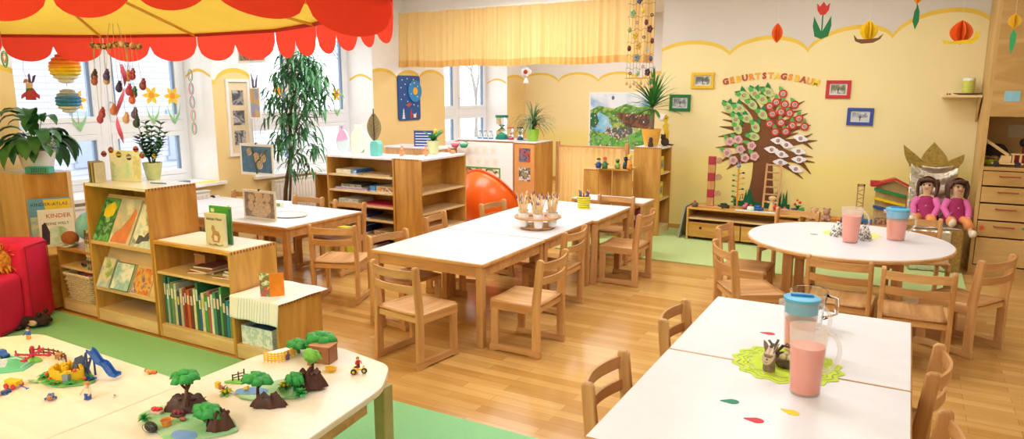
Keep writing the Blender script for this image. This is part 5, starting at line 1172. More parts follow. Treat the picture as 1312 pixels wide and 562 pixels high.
# toy castle island
t = thing('toy_castle', 'yellow toy castle wall on a green base plate with ferns, on the low table', 'toy', at(85, 486)); 
def blob(rx, ry, n=28, jag=.12, seed=0):
    rr = random.Random(seed); ph = [rr.uniform(0, 6.28) for _ in range(3)]
    return [((rx * (1 + jag * math.sin(2 * a + ph[0]) + jag * .6 * math.sin(3 * a + ph[1]))) * math.cos(a), (ry * (1 + jag * math.sin(2 * a + ph[1]) + jag * .5 * math.sin(5 * a + ph[2]))) * math.sin(a)) for a in [2 * PI * k / n for k in range(n)]]
obj('base_plate', MB().prism(blob(.135, .075, seed=2), .008), mat('6fae5a', .45, .15, 25), t, bevel=.002)
def castle_wall(mb, pts, h, th=.010):
    for a, b in zip(pts, pts[1:]):
        A, B = Vector(a + (.008,)), Vector(b + (.008,)); mb.bar(A + Vector((0, 0, h / 2)), B + Vector((0, 0, h / 2)), th, h)
        n = max(2, int((B - A).length / .012))
        for k in range(0, n, 2): mb.bar(A.lerp(B, k / n) + Vector((0, 0, h + .004)), A.lerp(B, (k + 1) / n) + Vector((0, 0, h + .004)), th, .008)
mb = MB(); castle_wall(mb, [(-.075, .01), (-.05, -.035), (.015, -.045), (.055, -.02), (.075, .03), (.03, .05), (-.04, .045), (-.075, .01)], .040); castle_wall(mb, [(-.04, .045), (-.02, .0), (.02, .0)], .048)
obj('castle_wall', mb, TY_, t); obj('grey_gate', MB().box(.028, -.052, .01, .055, -.030, .045, R(.35)), mat('8a8f96', .5), t)
mb = MB()
for x, y in ((-.10, -.02), (-.085, -.045), (.0, -.065), (.03, -.06), (.085, -.03), (.09, .04)):
    for k in range(7): a = k * .9; mb.blade((x, y, .008), (math.cos(a), math.sin(a), .9), .032, .012, 1.2, 3)
obj('ferns', mb, TG, t); mb = MB()
for x, y, z in ((-.06, -.045, .03), (.02, -.052, .012), (-.02, -.055, .02), (.07, .0, .055), (.10, .02, .02)): mb.ball((x, y, z), .008, 8)
obj('red_flowers', mb, mat('e0602a', .5), t)
t = thing('toy_bath', 'dark blue toy cart in front of the castle', 'toy', at(113, 487)); obj('tub', MB().prism([(-.03, .0), (.025, .0), (.038, .018), (.028, .016), (-.03, .018), (-.04, .012)], .03, axis='y', base=-.015), mat('233f86', .4), t, bevel=.002); obj('handle', MB().tube([(.03, 0, .015), (.062, .0, .024)], .003, 6), mat('233f86', .4), t)
t = thing('toy_fence', 'brown curved toy fence behind the castle', 'toy', at(62, 462)); mb = MB(); pts = [(.13 * math.cos(a) - .02, .055 * math.sin(a)) for a in [math.radians(30 + 15 * k) for k in range(11)]]
for z in (.008, .022):
    for a, b in zip(pts, pts[1:]): mb.bar(a + (z,), b + (z,), .003, .007)
obj('rails', mb, mat('7a3f2a', .5), t); mb = MB()
for a in pts: mb.tube([a + (0,), a + (.030,)], .0032, 6)
obj('posts', mb, mat('6a3524', .5), t)
t = thing('toy_horse', 'small tan toy animal inside the brown toy fence', 'toy animal', at(75, 460)); mb = MB().ball((0, 0, .022), .012, 10, 1.7, .8, .9).ball((.026, 0, .034), .007, 10, 1.3, .8, .9).tube([(.014, 0, .024), (.024, 0, .033)], .006, 8)
for x in (-.013, .012):
    for y in (-.005, .005): mb.tube([(x, y, .018), (x, y, 0)], .0028, 6)
obj('body', mb, mat('c08a58', .6), t, smooth=True)
# pink seesaw
t = thing('toy_roundabout', 'crimson toy seesaw roundabout on a green mound', 'toy', at(43, 462), .2)
obj('mound', MB().lathe([(.045, 0), (.035, .012), (.012, .02)], n=20, sy=.6), TGL, t, smooth=True); mb = MB().tube([(0, 0, .015), (0, 0, .06)], .006, 8)
for a, z in ((.1, .036), (PI + .1, .022), (PI / 2 + .3, .030), (-PI / 2 + .3, .028)):
    e = Vector((.085 * math.cos(a), .065 * math.sin(a), z)); mb.tube([(0, 0, .028), e], .005, 6).box(e.x - .012, e.y - .008, z - .004, e.x + .012, e.y + .008, z + .003).tube([e + Vector((.010 * (1 if e.x > 0 else -1), 0, 0)), e + Vector((.012 * (1 if e.x > 0 else -1), 0, .018))], .004, 6)
mb.ball((0, 0, .062), .010, 8); obj('beams', mb, TR, t)
t = thing('toy_play_mat', 'thin green and blue toy base plate at the left of the low table', 'toy', at(10, 468)); obj('plate', MB().prism([(-.16, -.10), (.05, -.10), (.13, .0), (.08, .075), (-.05, .085), (-.16, .05)], .004), mat('5ec09a', .45, .15, 14), t, bevel=.001); obj('path', MB().prism([(-.15, -.09), (-.04, -.095), (.02, -.02), (-.06, .03), (-.15, .0)], .0008, base=.004), mat('c4cfe4', .5), t)
obj('white_rail', MB().tube([(-.12, -.02, .006), (-.05, .06, .006), (.05, .065, .006), (.09, .01, .006)], .0022, 6), WHITE, t)
t = thing('toy_trailer', 'yellow toy cart with crimson wheels and a blue drawbar', 'toy', at(18, 496), .25); obj('cart_box', MB().prism([(-.028, .012), (.028, .012), (.034, .034), (-.034, .034)], .032, axis='y', base=-.016), TY_, t, bevel=.002)
for x in (-.018, .018):
    for y in (-.019, .019): obj('wheel', MB().lathe([(.011, -.003), (.011, .003)], n=16, M=T(x, y, .011) @ R(PI / 2, 'X')), TR, t)
obj('drawbar', MB().tube([(.03, 0, .014), (.085, -.012, .010)], .0022, 6).tube([(.085, -.018, .010), (.085, -.006, .010)], .0022, 6), TBL, t)
t = thing('toy_vehicle', 'dark blue toy vehicle at the left edge of the green plate', 'toy', at(4, 457, TZ + .0045)); obj('body', MB().prism([(-.035, .006), (.03, .006), (.034, .018), (.012, .020), (.004, .032), (-.028, .032), (-.035, .02)], .03, axis='y', base=-.015), TBL, t, bevel=.002); obj('wheels', MB().lathe([(.008, -.017), (.008, .017)], n=12, M=T(-.02, 0, .008) @ R(PI / 2, 'X')).lathe([(.008, -.017), (.008, .017)], n=12, M=T(.02, 0, .008) @ R(PI / 2, 'X')), mat('222226', .5), t)
t = thing('toy_crocodile', 'light green and pink toy animal in front of the fence', 'toy animal', at(44, 490), .3); obj('body', MB().ball((0, 0, .008), .010, 10, 2.2, .9, .7).ball((.028, 0, .007), .006, 8, 1.6, .8, .6).tube([(-.02, 0, .007), (-.045, .006, .004)], .005, 6, .001), mat('a8c88a', .5, .3, 60), t, smooth=True)
# hills, trees and ponds on the second table
def toytree(px, py, label, h, cols, rx=.05, lean=0, z=TZ, branches=True, parent=None, off=None):
    rx *= 1.3
    t = thing('toy_tree', label, 'toy tree', at(px, py, z) if off is None else off); b = MB(); rr = random.Random(int(px))
    b.tube([(0, 0, 0), (lean * .3, 0, h * .35), (lean * .6, .004, h * .62)], .008, 8, .004)
    ends = []
    for k in range(6):
        a = k * 1.05 + .3; e = Vector((lean + rx * .7 * math.cos(a), rx * .5 * math.sin(a), h * (.72 + .12 * rr.random()))); st_ = Vector((lean * .5, .003, h * rr.uniform(.35, .6))); b.tube([st_, st_.lerp(e, .5) + Vector((0, 0, -.006)), e], .0034, 6, .002); ends.append(e)
    obj('trunk', b, cols[1], t, smooth=True); c = MB()
    for e in ends + [Vector((lean, 0, h * .9)), Vector((lean + rx * .2, .01, h * .86))]:
        pts = blob(rx * .55, rx * .42, 16, .2, rr.randint(0, 99)); n = len(pts); m0 = [(e.x + x, e.y + y, e.z - .004 - .010 * ((x * x + y * y) / (rx * rx * .25))) for x, y in pts]
        c.add(m0 + [(e.x, e.y, e.z + .014)] + [(e.x + x * .6, e.y + y * .6, e.z + .009) for x, y in pts], [(i, (i + 1) % n, n + 1 + (i + 1) % n, n + 1 + i) for i in range(n)] + [(n + 1 + i, n + 1 + (i + 1) % n, n) for i in range(n)] + [tuple(range(n))[::-1]])
    obj('crown', c, cols[0], t, smooth=True); return t
def rock(px, py, label, L, W, H, rz=0, seed=1, z=TZ, m=None):
    L *= 1.12; W *= 1.1; H *= 1.15; t = thing('toy_rock', label, 'toy rock', at(px, py, z), rz); rr = random.Random(seed); n = 26; mb = MB(); rows = []
    for j in range(6):
        s_ = j / 5; row = []
        for k in range(n):
            a = 2 * PI * k / n; rid = 1 + .10 * math.sin(7 * a + seed) ; top = .45 + .12 * math.sin(5 * a + seed * 2)
            sc = (1 - s_) + s_ * top; hz = H * s_ ** .8 * (1 + (.22 * math.sin(4 * a + seed) if j == 5 else .1 * math.sin(4 * a + seed) * s_))
            row.append((L / 2 * math.cos(a) * sc * rid, W / 2 * math.sin(a) * sc * rid, max(0, hz)))
        rows += row
    rows.append((0, 0, H * .72)); fs = [(j * n + i, j * n + (i + 1) % n, (j + 1) * n + (i + 1) % n, (j + 1) * n + i) for j in range(5) for i in range(n)] + [(5 * n + i, 5 * n + (i + 1) % n, 6 * n) for i in range(n)] + [tuple(range(n))[::-1]]
    mb.add(rows, fs); obj('rock_body', mb, m or TB, t, smooth='auto'); kn = MB()
    for k in range(6): kn.ball((L * .28 * math.cos(k * 1.1 + seed), W * .28 * math.sin(k * 1.1 + seed), H * .9), H * .13, 8)
    obj('ridge_stones', kn, TB, t, smooth=True); return t
GB = mat('7fb08a', .4, .18, 22); GPLATE = collage('grass_plate', ['6fae6a', '8fc08a', 'a8cca0', '7ab87a'], 8, .4); POND = mat('6f9fd8', .15, .1, 20)
p = at(240, 545); t = thing('toy_landscape_base', 'large green toy ground plate with a blue pond at the front of the curved table', 'toy', p)
obj('plate', MB().prism(rounded([tuple((G(a, b, TZ) - Vector(p)).xy) for a, b in ((176,534),(200,523),(232,518),(262,519),(287,528),(301,541),(307,553),(286,559),(262,563),(240,578),(214,570),(204,556),(188,546))], .02, 3), .009), GPLATE, t, bevel=.002)
obj('pond', MB().prism(blob(.05, .035, 20, .1, 4), .0012, T(G(236, 560, TZ).x - p[0], G(236, 560, TZ).y - p[1], .0092)), POND, t)
p = at(345, 505); t = thing('toy_landscape_base', 'green toy ground plate with a light blue pond, farther on the curved table', 'toy', p)
obj('plate', MB().prism(rounded([tuple((G(a, b, TZ) - Vector(p)).xy) for a, b in ((303,505),(312,498),(330,494),(350,490),(372,485),(388,490),(393,503),(380,511),(352,512),(326,514),(308,511))], .02, 3), .008), GPLATE, t, bevel=.002); obj('pond', MB().prism(blob(.065, .038, 20, .1, 9), .0012, T(G(322, 503, TZ).x - p[0], G(322, 503, TZ).y - p[1], .0082) @ R(.6)), POND, t)
BZ = TZ + .0095
rock(241, 524, 'broad dark brown toy rock under the tallest toy tree', .16, .075, .048, .5, 1, BZ)
toytree(240, 520, 'tallest toy tree with a split green crown rising from the broad brown rock', .150, (TG, mat('6a4232', .5)), .040, 0, BZ + .034)
rock(283, 548, 'jagged brown toy rock at the right of the pond plate', .085, .06, .055, .9, 3, BZ)
toytree(267, 546, 'small toy tree with a spreading green crown beside the jagged rock', .085, (TG, TB), .040, 0, BZ)
rock(345, 520, 'long brown toy rock in front of the farther pond', .125, .05, .042, .55, 5)
toytree(331, 513, 'dark-branched toy tree with a bright green top behind the long rock', .12, (TG, TB), .045, 0, BZ)
rock(398, 495, 'steep brown toy rock carrying the light green tree', .12, .07, .060, .6, 8, BZ)
t = toytree(401, 480, 'toy tree with a round lime green disc crown', .11, (TGL, TB), .028, 0, BZ + .03)
obj('round_crown', MB().ball((.0, -.012, .088), .034, 18, 1, .5, 1), TGL, t, smooth=True)
toytree(378, 500, 'low bushy toy plant with yellow flowers between the rocks', .075, (TG, TG), .03, 0, BZ)
def bush(px, py, label, r, m, n=30, z=BZ, extra=None):
    t = thing('toy_bush', label, 'toy plant', at(px, py, z)); mb = MB(); rr = random.Random(int(px * 3))
    for k in range(n): a, e = rr.uniform(0, 6.28), rr.uniform(.1, 1.4); mb.blade((0, 0, .002), (math.cos(a) * math.cos(e), math.sin(a) * math.cos(e), math.sin(e)), r * rr.uniform(.7, 1.1), r * .35, 1.0, 3)
    obj('leaves', mb, m, t)
    if extra:
        f = MB()
        for k in range(6): a = k * 1.05; f.ball((r * .5 * math.cos(a), r * .4 * math.sin(a), r * .55), r * .18, 8)
        obj('blossoms', f, mat(extra, .5), t)
    return t
bush(185, 538, 'small green toy plant on the left tip of the pond plate', .028, TG); bush(255, 522, 'green toy palm leaves lying at the foot of the broad rock', .05, TG, 20)
bush(290, 505, 'yellow and green toy flower cluster behind the jagged rock', .035, TGL, 24, TZ, 'f0c02a'); bush(365, 497, 'toy shrub with yellow blossoms beside the long rock', .035, TG, 30, BZ, 'f2c81f')
bush(385, 512 - 6, 'leafy green toy shrub in front of the yellow blossoms', .035, mat('3fae5a', .45), 34, BZ); bush(372, 492, 'dark maroon toy shrub near the light green tree', .03, mat('4a1f24', .6), 24, BZ)
for px, py, nm, c in ((201, 529, 'strawberry red toy flower bed, leftmost on the pond plate', 'd8303a'), (221, 522, 'red toy flower bed in the middle of the pond plate', 'e03a3a'), (236, 517, 'bright red toy bed beside the broad rock', 'd82a2a'), (228, 533, 'dark toy bed with pink edges near the orange tub', '8a3040')):
    t = thing('toy_flower_bed', nm, 'toy', at(px, py, BZ), .3); obj('tray', MB().box(-.024, -.014, 0, .024, .014, .012), mat('d8b89a' if c != '8a3040' else '5a2f2a', .5), t, bevel=.003); f = MB()
    for k in range(7): f.ball((-.015 + .005 * k, .006 * math.sin(k * 2.3), .017), .0075, 8)
    obj('blossoms', f, mat(c, .5), t)
t = thing('toy_tub', 'small orange toy tub on the pond plate', 'toy', at(214, 545, BZ)); obj('tub', MB().lathe([(.014, 0), (.020, .022), (.023, .024), (.018, .023), (.013, .004)], n=20), mat('e08a3a', .4), t, smooth='auto'); obj('soil', MB().lathe([(.016, .016), (.016, .018)], n=14), mat('b8603a', .7), t)
t = thing('toy_stone', 'black oval toy stone lying off the left edge of the pond plate', 'toy', at(194, 553)); obj('stone', MB().ball((0, 0, .020), .027, 18, 1.15, .6, .72), mat('1f2420', .4, .3, 40), t, smooth=True); obj('groove', MB().tube([(.026 * math.cos(a), -.016, .020 + .014 * math.sin(a)) for a in [2 * PI * k / 20 for k in range(21)]], .0012, 5), mat('45504a', .4), t)
t = thing('toy_hedgehog', 'flat reddish toy frog on the pond plate', 'toy animal', at(234, 538, BZ)); obj('body', MB().ball((0, 0, .006), .010, 10, 1.5, 1, .6).ball((.014, 0, .007), .006, 8), mat('9a5a40', .6), t, smooth=True)
t = thing('toy_lantern', 'yellow toy frame with a small black post beside the spreading toy tree', 'toy', at(259, 540, BZ)); obj('ring', MB().tube([(.011 * math.cos(a), 0, .020 + .016 * math.sin(a)) for a in [2 * PI * k / 16 for k in range(17)]], .003, 6), TY_, t); obj('post', MB().tube([(.016, 0, 0), (.016, 0, .035)], .002, 6), mat('222222', .5), t)
t = thing('toy_bird', 'pink and brown toy bird beside the yellow flower cluster', 'toy animal', at(284, 504)); obj('body', MB().ball((0, 0, .026), .012, 10, 1.5, .8, .8).tube([(.014, 0, .03), (.036, 0, .046)], .004, 6, .001).tube([(0, 0, .018), (.002, 0, 0)], .002, 6), mat('b86a5a', .6), t, smooth=True)
obj('yellow_block', MB().box(-.028, -.008, .02, -.008, .008, .046), TY_, t, bevel=.001)
t = thing('toy_fence', 'dark toy gate ladder on a small lime green tuft', 'toy', at(306, 489), .6); obj('tuft', MB().prism(blob(.05, .022, 20, .15, 3), .007), TGL, t, bevel=.002); mb = MB()
for x, h_ in ((-.024, .028), (0, .040), (.024, .052)): mb.tube([(x, 0, .006), (x, 0, .006 + h_)], .003, 6)
for z in (.018, .030): mb.bar((-.024, 0, z), (.024, 0, z + .012), .003, .004)
obj('gate', mb, mat('4a3028', .5), t)
t = thing('toy_duck', 'yellow toy duck on the farther pond', 'toy animal', at(316, 499, BZ + .001)); obj('body', MB().ball((0, 0, .007), .010, 10, 1.4, .9, .7).ball((.009, 0, .016), .0055, 8), TY_, t, smooth=True)
# yellow paddock fence
t = thing('toy_fence', 'yellow curved toy paddock fence at the back of the curved table', 'toy', at(360, 462)); mb = MB(); p0, p1, p2 = (Vector(at(339, 463)) - Vector(at(360, 462))), (Vector(at(362, 469)) - Vector(at(360, 462))), (Vector(at(381, 452)) - Vector(at(360, 462)))
pts = [((1 - s) ** 2 * p0 + 2 * s * (1 - s) * (p1 * 1.0) + s * s * p2) for s in [k / 10 for k in range(11)]]
for k, q in enumerate(pts): q.z = 0
for z in (.010, .020, .030, .040):
    for a, b in zip(pts, pts[1:]): mb.bar(a + Vector((0, 0, z)), b + Vector((0, 0, z)), .003, .006)
for q in pts: mb.tube([q, q + Vector((0, 0, .046))], .0035, 6)
obj('rails', mb, TY_, t)
t = thing('toy_rabbit', 'small purple and brown toy animal behind the yellow paddock fence', 'toy animal', at(368, 461)); obj('body', MB().ball((0, 0, .012), .012, 10, 1.2, .9, 1).ball((.010, 0, .026), .008, 8), mat('6a4a6a', .6), t, smooth=True); obj('ears', MB().tube([(.010, -.003, .03), (.008, -.004, .044)], .0024, 6).tube([(.010, .003, .03), (.008, .004, .044)], .0024, 6), mat('8a5a4a', .6), t)
o = obj('paper_card', MB().prism([(-.055, -.05), (.05, -.02), (.055, .05), (-.02, .06)], .0015), WHITE, None, loc=at(358, 451)); tag(o, 'small white card lying behind the yellow paddock fence', 'paper')
# stable with green tree
t = thing('toy_house', 'brown toy stable at the far corner of the curved table', 'toy', at(415, 462), math.radians(12)); mb = MB(); w_, d_, h_ = .050, .035, .078
mb.box(-w_, -d_, 0, w_, -d_ + .004, h_).box(-w_, d_ - .004, 0, w_, d_, h_).box(-w_, -d_, 0, -w_ + .004, d_, h_).box(w_ - .004, -d_, 0, w_, d_, h_)
obj('walls', mb, mat('a0643c', .5, .12, 30), t); obj('roof', MB().box(-w_ - .004, -d_ - .004, h_, w_ + .004, d_ + .004, h_ + .004), mat('b87a4a', .5), t); obj('window', MB().box(-.012, -d_ - .001, .025, .010, -d_ + .001, .055), mat('5a3420', .6), t); obj('window_cross', MB().box(-.002, -d_ - .002, .025, .0, -d_, .055).box(-.012, -d_ - .002, .039, .010, -d_, .041), mat('c08a5a', .5), t)
t = thing('toy_fence', 'light brown toy palisade beside the stable', 'toy', at(397, 468)); obj('pales', MB().box(-.012, -.004, 0, -.006, .004, .07).box(-.005, -.004, 0, .001, .004, .075).box(.002, -.004, 0, .008, .004, .07), mat('b0765a', .6), t); obj('rail', MB().box(-.014, .004, .03, .010, .007, .036), mat('8a5a40', .6), t)
toytree(413, 455, 'toy tree whose wide dark green crown spreads over the stable roof', .115, (TG, TB), .055, 0)
toytree(383, 452, 'low row of leafy green toy branches left of the stable', .06, (TG, TG), .045); toytree(398, 450, 'dark blue and green toy shrub between branches and stable', .06, (mat('2f5f6a', .5, .3, 60), TG), .03)
t = thing('toy_boat', 'yellow toy basin standing in front of the stable', 'toy', at(424, 475)); obj('basin', MB().lathe([(.022, 0), (.028, .014), (.030, .016), (.024, .015), (.018, .004)], n=20, sy=.7), TY_, t, smooth='auto'); obj('water', MB().lathe([(.021, .010), (.021, .011)], n=16, sy=.7), mat('e8a01f', .4), t)
t = thing('toy_tricycle', 'yellow toy tricycle with black wheels and a red rider', 'toy', at(461, 478), math.radians(25)); obj('frame', MB().tube([(-.018, 0, .018), (.012, 0, .018), (.020, 0, .036)], .004, 8).box(-.034, -.014, .012, -.006, .014, .020), TY_, t, bevel=.001)
for x, y in ((.020, 0), (-.022, -.017), (-.022, .017)): w2 = obj('wheel', MB().lathe([(.0125, -.004), (.0125, .004)], n=18, M=T(x, y, .0125) @ R(PI / 2, 'X')), mat('26262a', .5), t, bevel=.001); obj('hub', MB().lathe([(.006, -.0048), (.006, .0048)], n=12, M=T(x, y, .0125) @ R(PI / 2, 'X')), TY_, w2)
figure(459, 476, 'toy child in a red shirt riding the yellow tricycle', 1.2, shirt='c83030', trouser='8a3a3a', hair='c87a3a', h=.05).location.z += .020
# ================================================================== ON THE FRONT TABLES
PZ = .5705
def jug(x, y, h, r0, r1, fill, label, hrot, lid=None, z=PZ, name='drink_jug', spout=True):
    t = thing(name, label, 'jug', (x, y, z), hrot)
    JP = jug_plastic()
    prof = [(r0 * .97, 0), (r0, .004), (r1, h)]; obj('jug_wall', MB().lathe(prof + [(r1 - .003, h), (r0 - .003, .006), (.001, .006)], n=40, cap=False).lathe([(.001, 0), (r0 * .97, 0)], n=40, cap=False), JP, t, smooth='auto')
    rf = r0 + (r1 - r0) * fill
    obj('drink', MB().lathe([(.001, .0075), (r0 - .0045, .0075), (rf - .0045, h * fill), (.001, h * fill)], n=40, cap=False), JUICE, t, smooth='auto')
    hd = []
    for k in range(13):
        s = k / 12; a = PI * s; hd.append((r1 * .95 + .052 * math.sin(a) ** .6 * (1 - .15 * s), 0, h * .93 - (h * .62) * s))
    obj('handle', MB().tube(hd, .011, 10, flat=(1, .7)), JP, t, smooth=True)
    if spout: obj('spout', MB().prism([(-r1 * .92, -.028), (-r1 - .022, 0), (-r1 * .92, .028)], .028, base=h - .030), JP, t, bevel=.006)
    if lid:
        obj('lid', MB().lathe([(r1 - .0045, h - .055), (r1 - .0035, h), (r1 + .003, h), (r1 + .003, h + .010), (r1 - .012, h + .014), (.001, h + .014)], n=40, cap=False), mat(lid, .35, .03, 10, name='lid_blue'), t, smooth='auto')
        obj('lid_grip', MB().box(-r1 * .65, -.007, h + .013, r1 * .65, .007, h + .024), mat('2f86cc', .35), t, bevel=.003)
    return t
def jug_plastic():
    if 'jp' in MATS: return MATS['jp']
    m, N, L, b = _base('frosted_jug_plastic'); N.remove(b)
    d = N.new('ShaderNodeBsdfDiffuse'); d.inputs[0].default_value = lin('f6efe9'); tr = N.new('ShaderNodeBsdfTransparent'); tl = N.new('ShaderNodeBsdfTranslucent'); tl.inputs[0].default_value = lin('fbf6f2')
    g = N.new('ShaderNodeBsdfGlossy'); g.inputs['Roughness'].default_value = .18
    a = N.new('ShaderNodeMixShader'); a.inputs[0].default_value = .5; L.new(d.outputs[0], a.inputs[1]); L.new(tl.outputs[0], a.inputs[2])
    c = N.new('ShaderNodeMixShader'); c.inputs[0].default_value = .72; L.new(a.outputs[0], c.inputs[1]); L.new(tr.outputs[0], c.inputs[2])
    f = N.new('ShaderNodeMixShader'); f.inputs[0].default_value = .06; L.new(c.outputs[0], f.inputs[1]); L.new(g.outputs[0], f.inputs[2]); L.new(f.outputs[0], N['Material Output'].inputs[0]); MATS['jp'] = m; return m
JUICE = mat('ff7a4a', .25, .03, 8, name='pink_drink')
jug(-.247, 2.63, .252, .052, .066, .72, 'tall frosted jug without a lid, at the front of the green doily', math.radians(22), spout=False)
jug(-.325, 3.07, .225, .058, .070, .62, 'frosted jug with a blue lid behind the open jug on the front table', math.radians(12), '58b4dc')
GL = glass('clear_glass', 'f4f8f8', .01, 1.35)
t = thing('glass_jug', 'empty clear glass jug behind the blue-lidded jug', 'jug', (-.335, 3.42, PZ), .3); t.scale = (1.25, 1.25, .88); hh = .20
obj('glass_wall', MB().lathe([(.001, 0), (.045, 0), (.052, .006), (.060, hh * .7), (.068, hh), (.065, hh), (.057, hh * .7), (.048, .010), (.001, .010)], n=40, cap=False), GL, t, smooth='auto'); obj('handle', MB().tube([(.060, 0, hh * .9), (.10, 0, hh * .8), (.10, 0, hh * .4), (.055, 0, hh * .25)], .008, 10), GL, t, smooth=True)
def doily(x, y, r, c, label, rx=1, ry=1):
    t = thing('doily', label, 'doily', (x, y, PZ)); n = 96; o_ = [(r * rx * (1 + .05 * math.cos(16 * a)) * math.cos(a), r * ry * (1 + .05 * math.cos(16 * a)) * math.sin(a)) for a in [2 * PI * k / n for k in range(n)]]
    mb = MB(); rings = [1.0, .93, .90, .80, .77, .60]; vs = []
    # rings joined by spokes: a lace edge with a closed centre
    def ringstrip(a0, a1):
        v = [(p[0] * a0, p[1] * a0, .0012) for p in o_] + [(p[0] * a1, p[1] * a1, .0012) for p in o_]; mb.add(v, [(i, (i + 1) % n, n + (i + 1) % n, n + i) for i in range(n)])
    ringstrip(1, .91); ringstrip(.885, .79); 
    for k in range(0, n, 3):
        p = o_[k]; mb.bar((p[0] * .94, p[1] * .94, .0010), (p[0] * .79, p[1] * .79, .0010), .0035, .0006)
        mb.bar((p[0] * .81, p[1] * .81, .0010), (p[0] * .58, p[1] * .58, .0010), .004, .0006)
    ringstrip(.775, .72); mb.add([(p[0] * .69, p[1] * .69, .0011) for p in o_], [tuple(range(n))]); obj('lace', mb, mat(c, .8, .06, 40), t, solid=.0008); return t
doily(-.345, 2.88, .205, 'c8de3c', 'lime green lace doily in the middle of the front tables', 1.0, 1.0)
doily(-.31, 5.92, .20, 'f4e682', 'yellow lace doily in the middle of the round table', 1.0, .9)
for (px, py, c, nm, rz) in ((937, 514, '128a64', 'green paper drop lying on the front table', .3), (968, 538, 'd82f3a', 'red paper drop nearest the camera on the front table', .1), (1014, 528, 'f0cf1a', 'yellow paper drop lying in front of the open jug', -.3), (985, 427, 'd02f3f', 'red paper drop behind the wooden hare', .1)):
    q = G(px, py, PZ); pts = [(.027 * math.cos(a) - (.012 * (max(0, -math.cos(a))) ** 3), .019 * math.sin(a) * (1 - .5 * max(0, -math.cos(a)))) for a in [2 * PI * k / 28 for k in range(28)]]
    o = obj('paper_drop', MB().prism(pts, .0012), mat(c, .6), None, loc=(q.x, q.y, PZ), rotz=rz); tag(o, nm, 'paper drop')
# carved hare, branch basket
HB = mat('8a7460', .7, .3, 60)
q = G(985, 474, PZ + .004); t = thing('wooden_hare', 'carved branch hare with a painted face standing on the green doily', 'ornament', (q.x, q.y, PZ + .0015), -.25)
obj('bark_body', MB().lathe([(.021, 0), (.024, .006), (.022, .05), (.024, .07)], n=24, sx=1, sy=.9), HB, t, smooth='auto')
Mf = T(0, -.010, .062) @ R(math.radians(50), 'X'); obj('cut_face', MB().lathe([(.024, 0), (.022, .006)], n=24, M=Mf, sy=1.55), mat('cdb59a', .6, .08, 30), t)
ff = MB()
for s in (-1, 1): ff.prism([(s * .003, .008), (s * .014, .008), (s * .010, .045), (s * .006, .036)], .001, Mf, 'z', .0062)
ff2 = MB()
for s in (-1, 1): ff2.lathe([(.005, 0), (.005, .001)], (s * .010, -.002, .0062), 12, Mf)
ff2.lathe([(.0035, 0), (.0035, .001)], (0, -.016, .0062), 10, Mf); ff2.tube([Mf @ Vector((-.006, -.026, .0065)), Mf @ Vector((0, -.029, .0065)), Mf @ Vector((.006, -.026, .0065))], .001, 5)
obj('painted_ears', ff, mat('e8d4c4', .6), t); obj('painted_eyes', ff2, mat('241a16', .5), t)
ea = MB()
for s in (-1, 1): ea.blade((s * .012, .004, .066), (s * .35, .1, 1), .055, .026, .1, 4)
obj('ears', ea, mat('9a8a7c', .8, .2, 50), t, solid=.003)
q = G(1008, 468, PZ); t = thing('twig_basket', 'small brown bark basket with yellow eggs beside the carved hare', 'basket', (q.x + .0, q.y - .01, PZ + .0015), .3)
obj('bowl', MB().lathe([(.001, 0), (.036, 0), (.050, .020), (.052, .042), (.046, .042), (.044, .022), (.001, .01)], n=24, cap=False), mat('5f4a38', .85, .35, 50, bump=.5), t, smooth=True)
obj('twig_handle', MB().tube([(-.048, 0, .04), (-.02, .0, .085), (.015, 0, .078), (.050, 0, .04)], .005, 7).tube([(-.04, .01, .05), (.0, .012, .09), (.03, .01, .06)], .003, 6), mat('4a3a30', .8, .3, 60), t, smooth=True)
e = MB()
for x, y in ((-.018, -.01), (.01, -.016), (.0, .016), (.024, .006)): e.ball((x, y, .036), .015, 12, 1, 1, 1.25)
obj('eggs', e, mat('e6d9a6', .5), t, smooth=True)
t = thing('grey_hare', 'small dark hare figure behind the carved hare on the doily', 'ornament', (q.x - .055, q.y + .035, PZ + .0015), .2); obj('body', MB().ball((0, 0, .024), .024, 14, 1, .9, 1).ball((-.004, -.008, .056), .017, 12), mat('6a5f58', .8, .3, 60), t, smooth=True); obj('ears', MB().tube([(-.01, -.006, .066), (-.024, -.008, .085)], .005, 8).tube([(.004, -.006, .068), (.012, -.006, .09)], .005, 8), mat('7a6f66', .8), t, smooth=True)
# ================================================================== ON THE ROUND TABLE
jug(-.30, 5.60, .255, .052, .072, .78, 'frosted jug without a lid on the round table, full of pink drink', math.radians(-10), spout=False)
jug(-.01, 5.86, .225, .060, .078, .66, 'frosted jug with a blue lid and pink drink on the round table', math.radians(5), '58b4dc')
for k, (x, y, nm) in enumerate(((-.40, 5.80, 'left'), (-.215, 5.74, 'right'))):
    t = thing('speckled_cone', 'black and white speckled folded cone on the round table, %s of the open jug' % nm, 'ornament', (x, y, PZ + .0015)); obj('cone', MB().lathe([(.055, 0), (.050, .03), (.026, .09), (.004, .115)], n=10), collage('speckle', ['f2efe8', '2f2a28', 'f4f0ea', '5a4a40', 'f0ece4'], 34), t); obj('beads', MB().ball((0, 0, .118), .008, 8), mat('7a4a3a', .5), t)
for px, py, c in ((1043, 300, '9a9aa8'),): q = G(px, py, PZ); o = obj('paper_drop', MB().prism(blob(.03, .02, 18, .1, 5), .0012), mat(c, .6), None, loc=(q.x, q.y, PZ)); tag(o, 'small grey paper piece on the round table', 'paper drop')
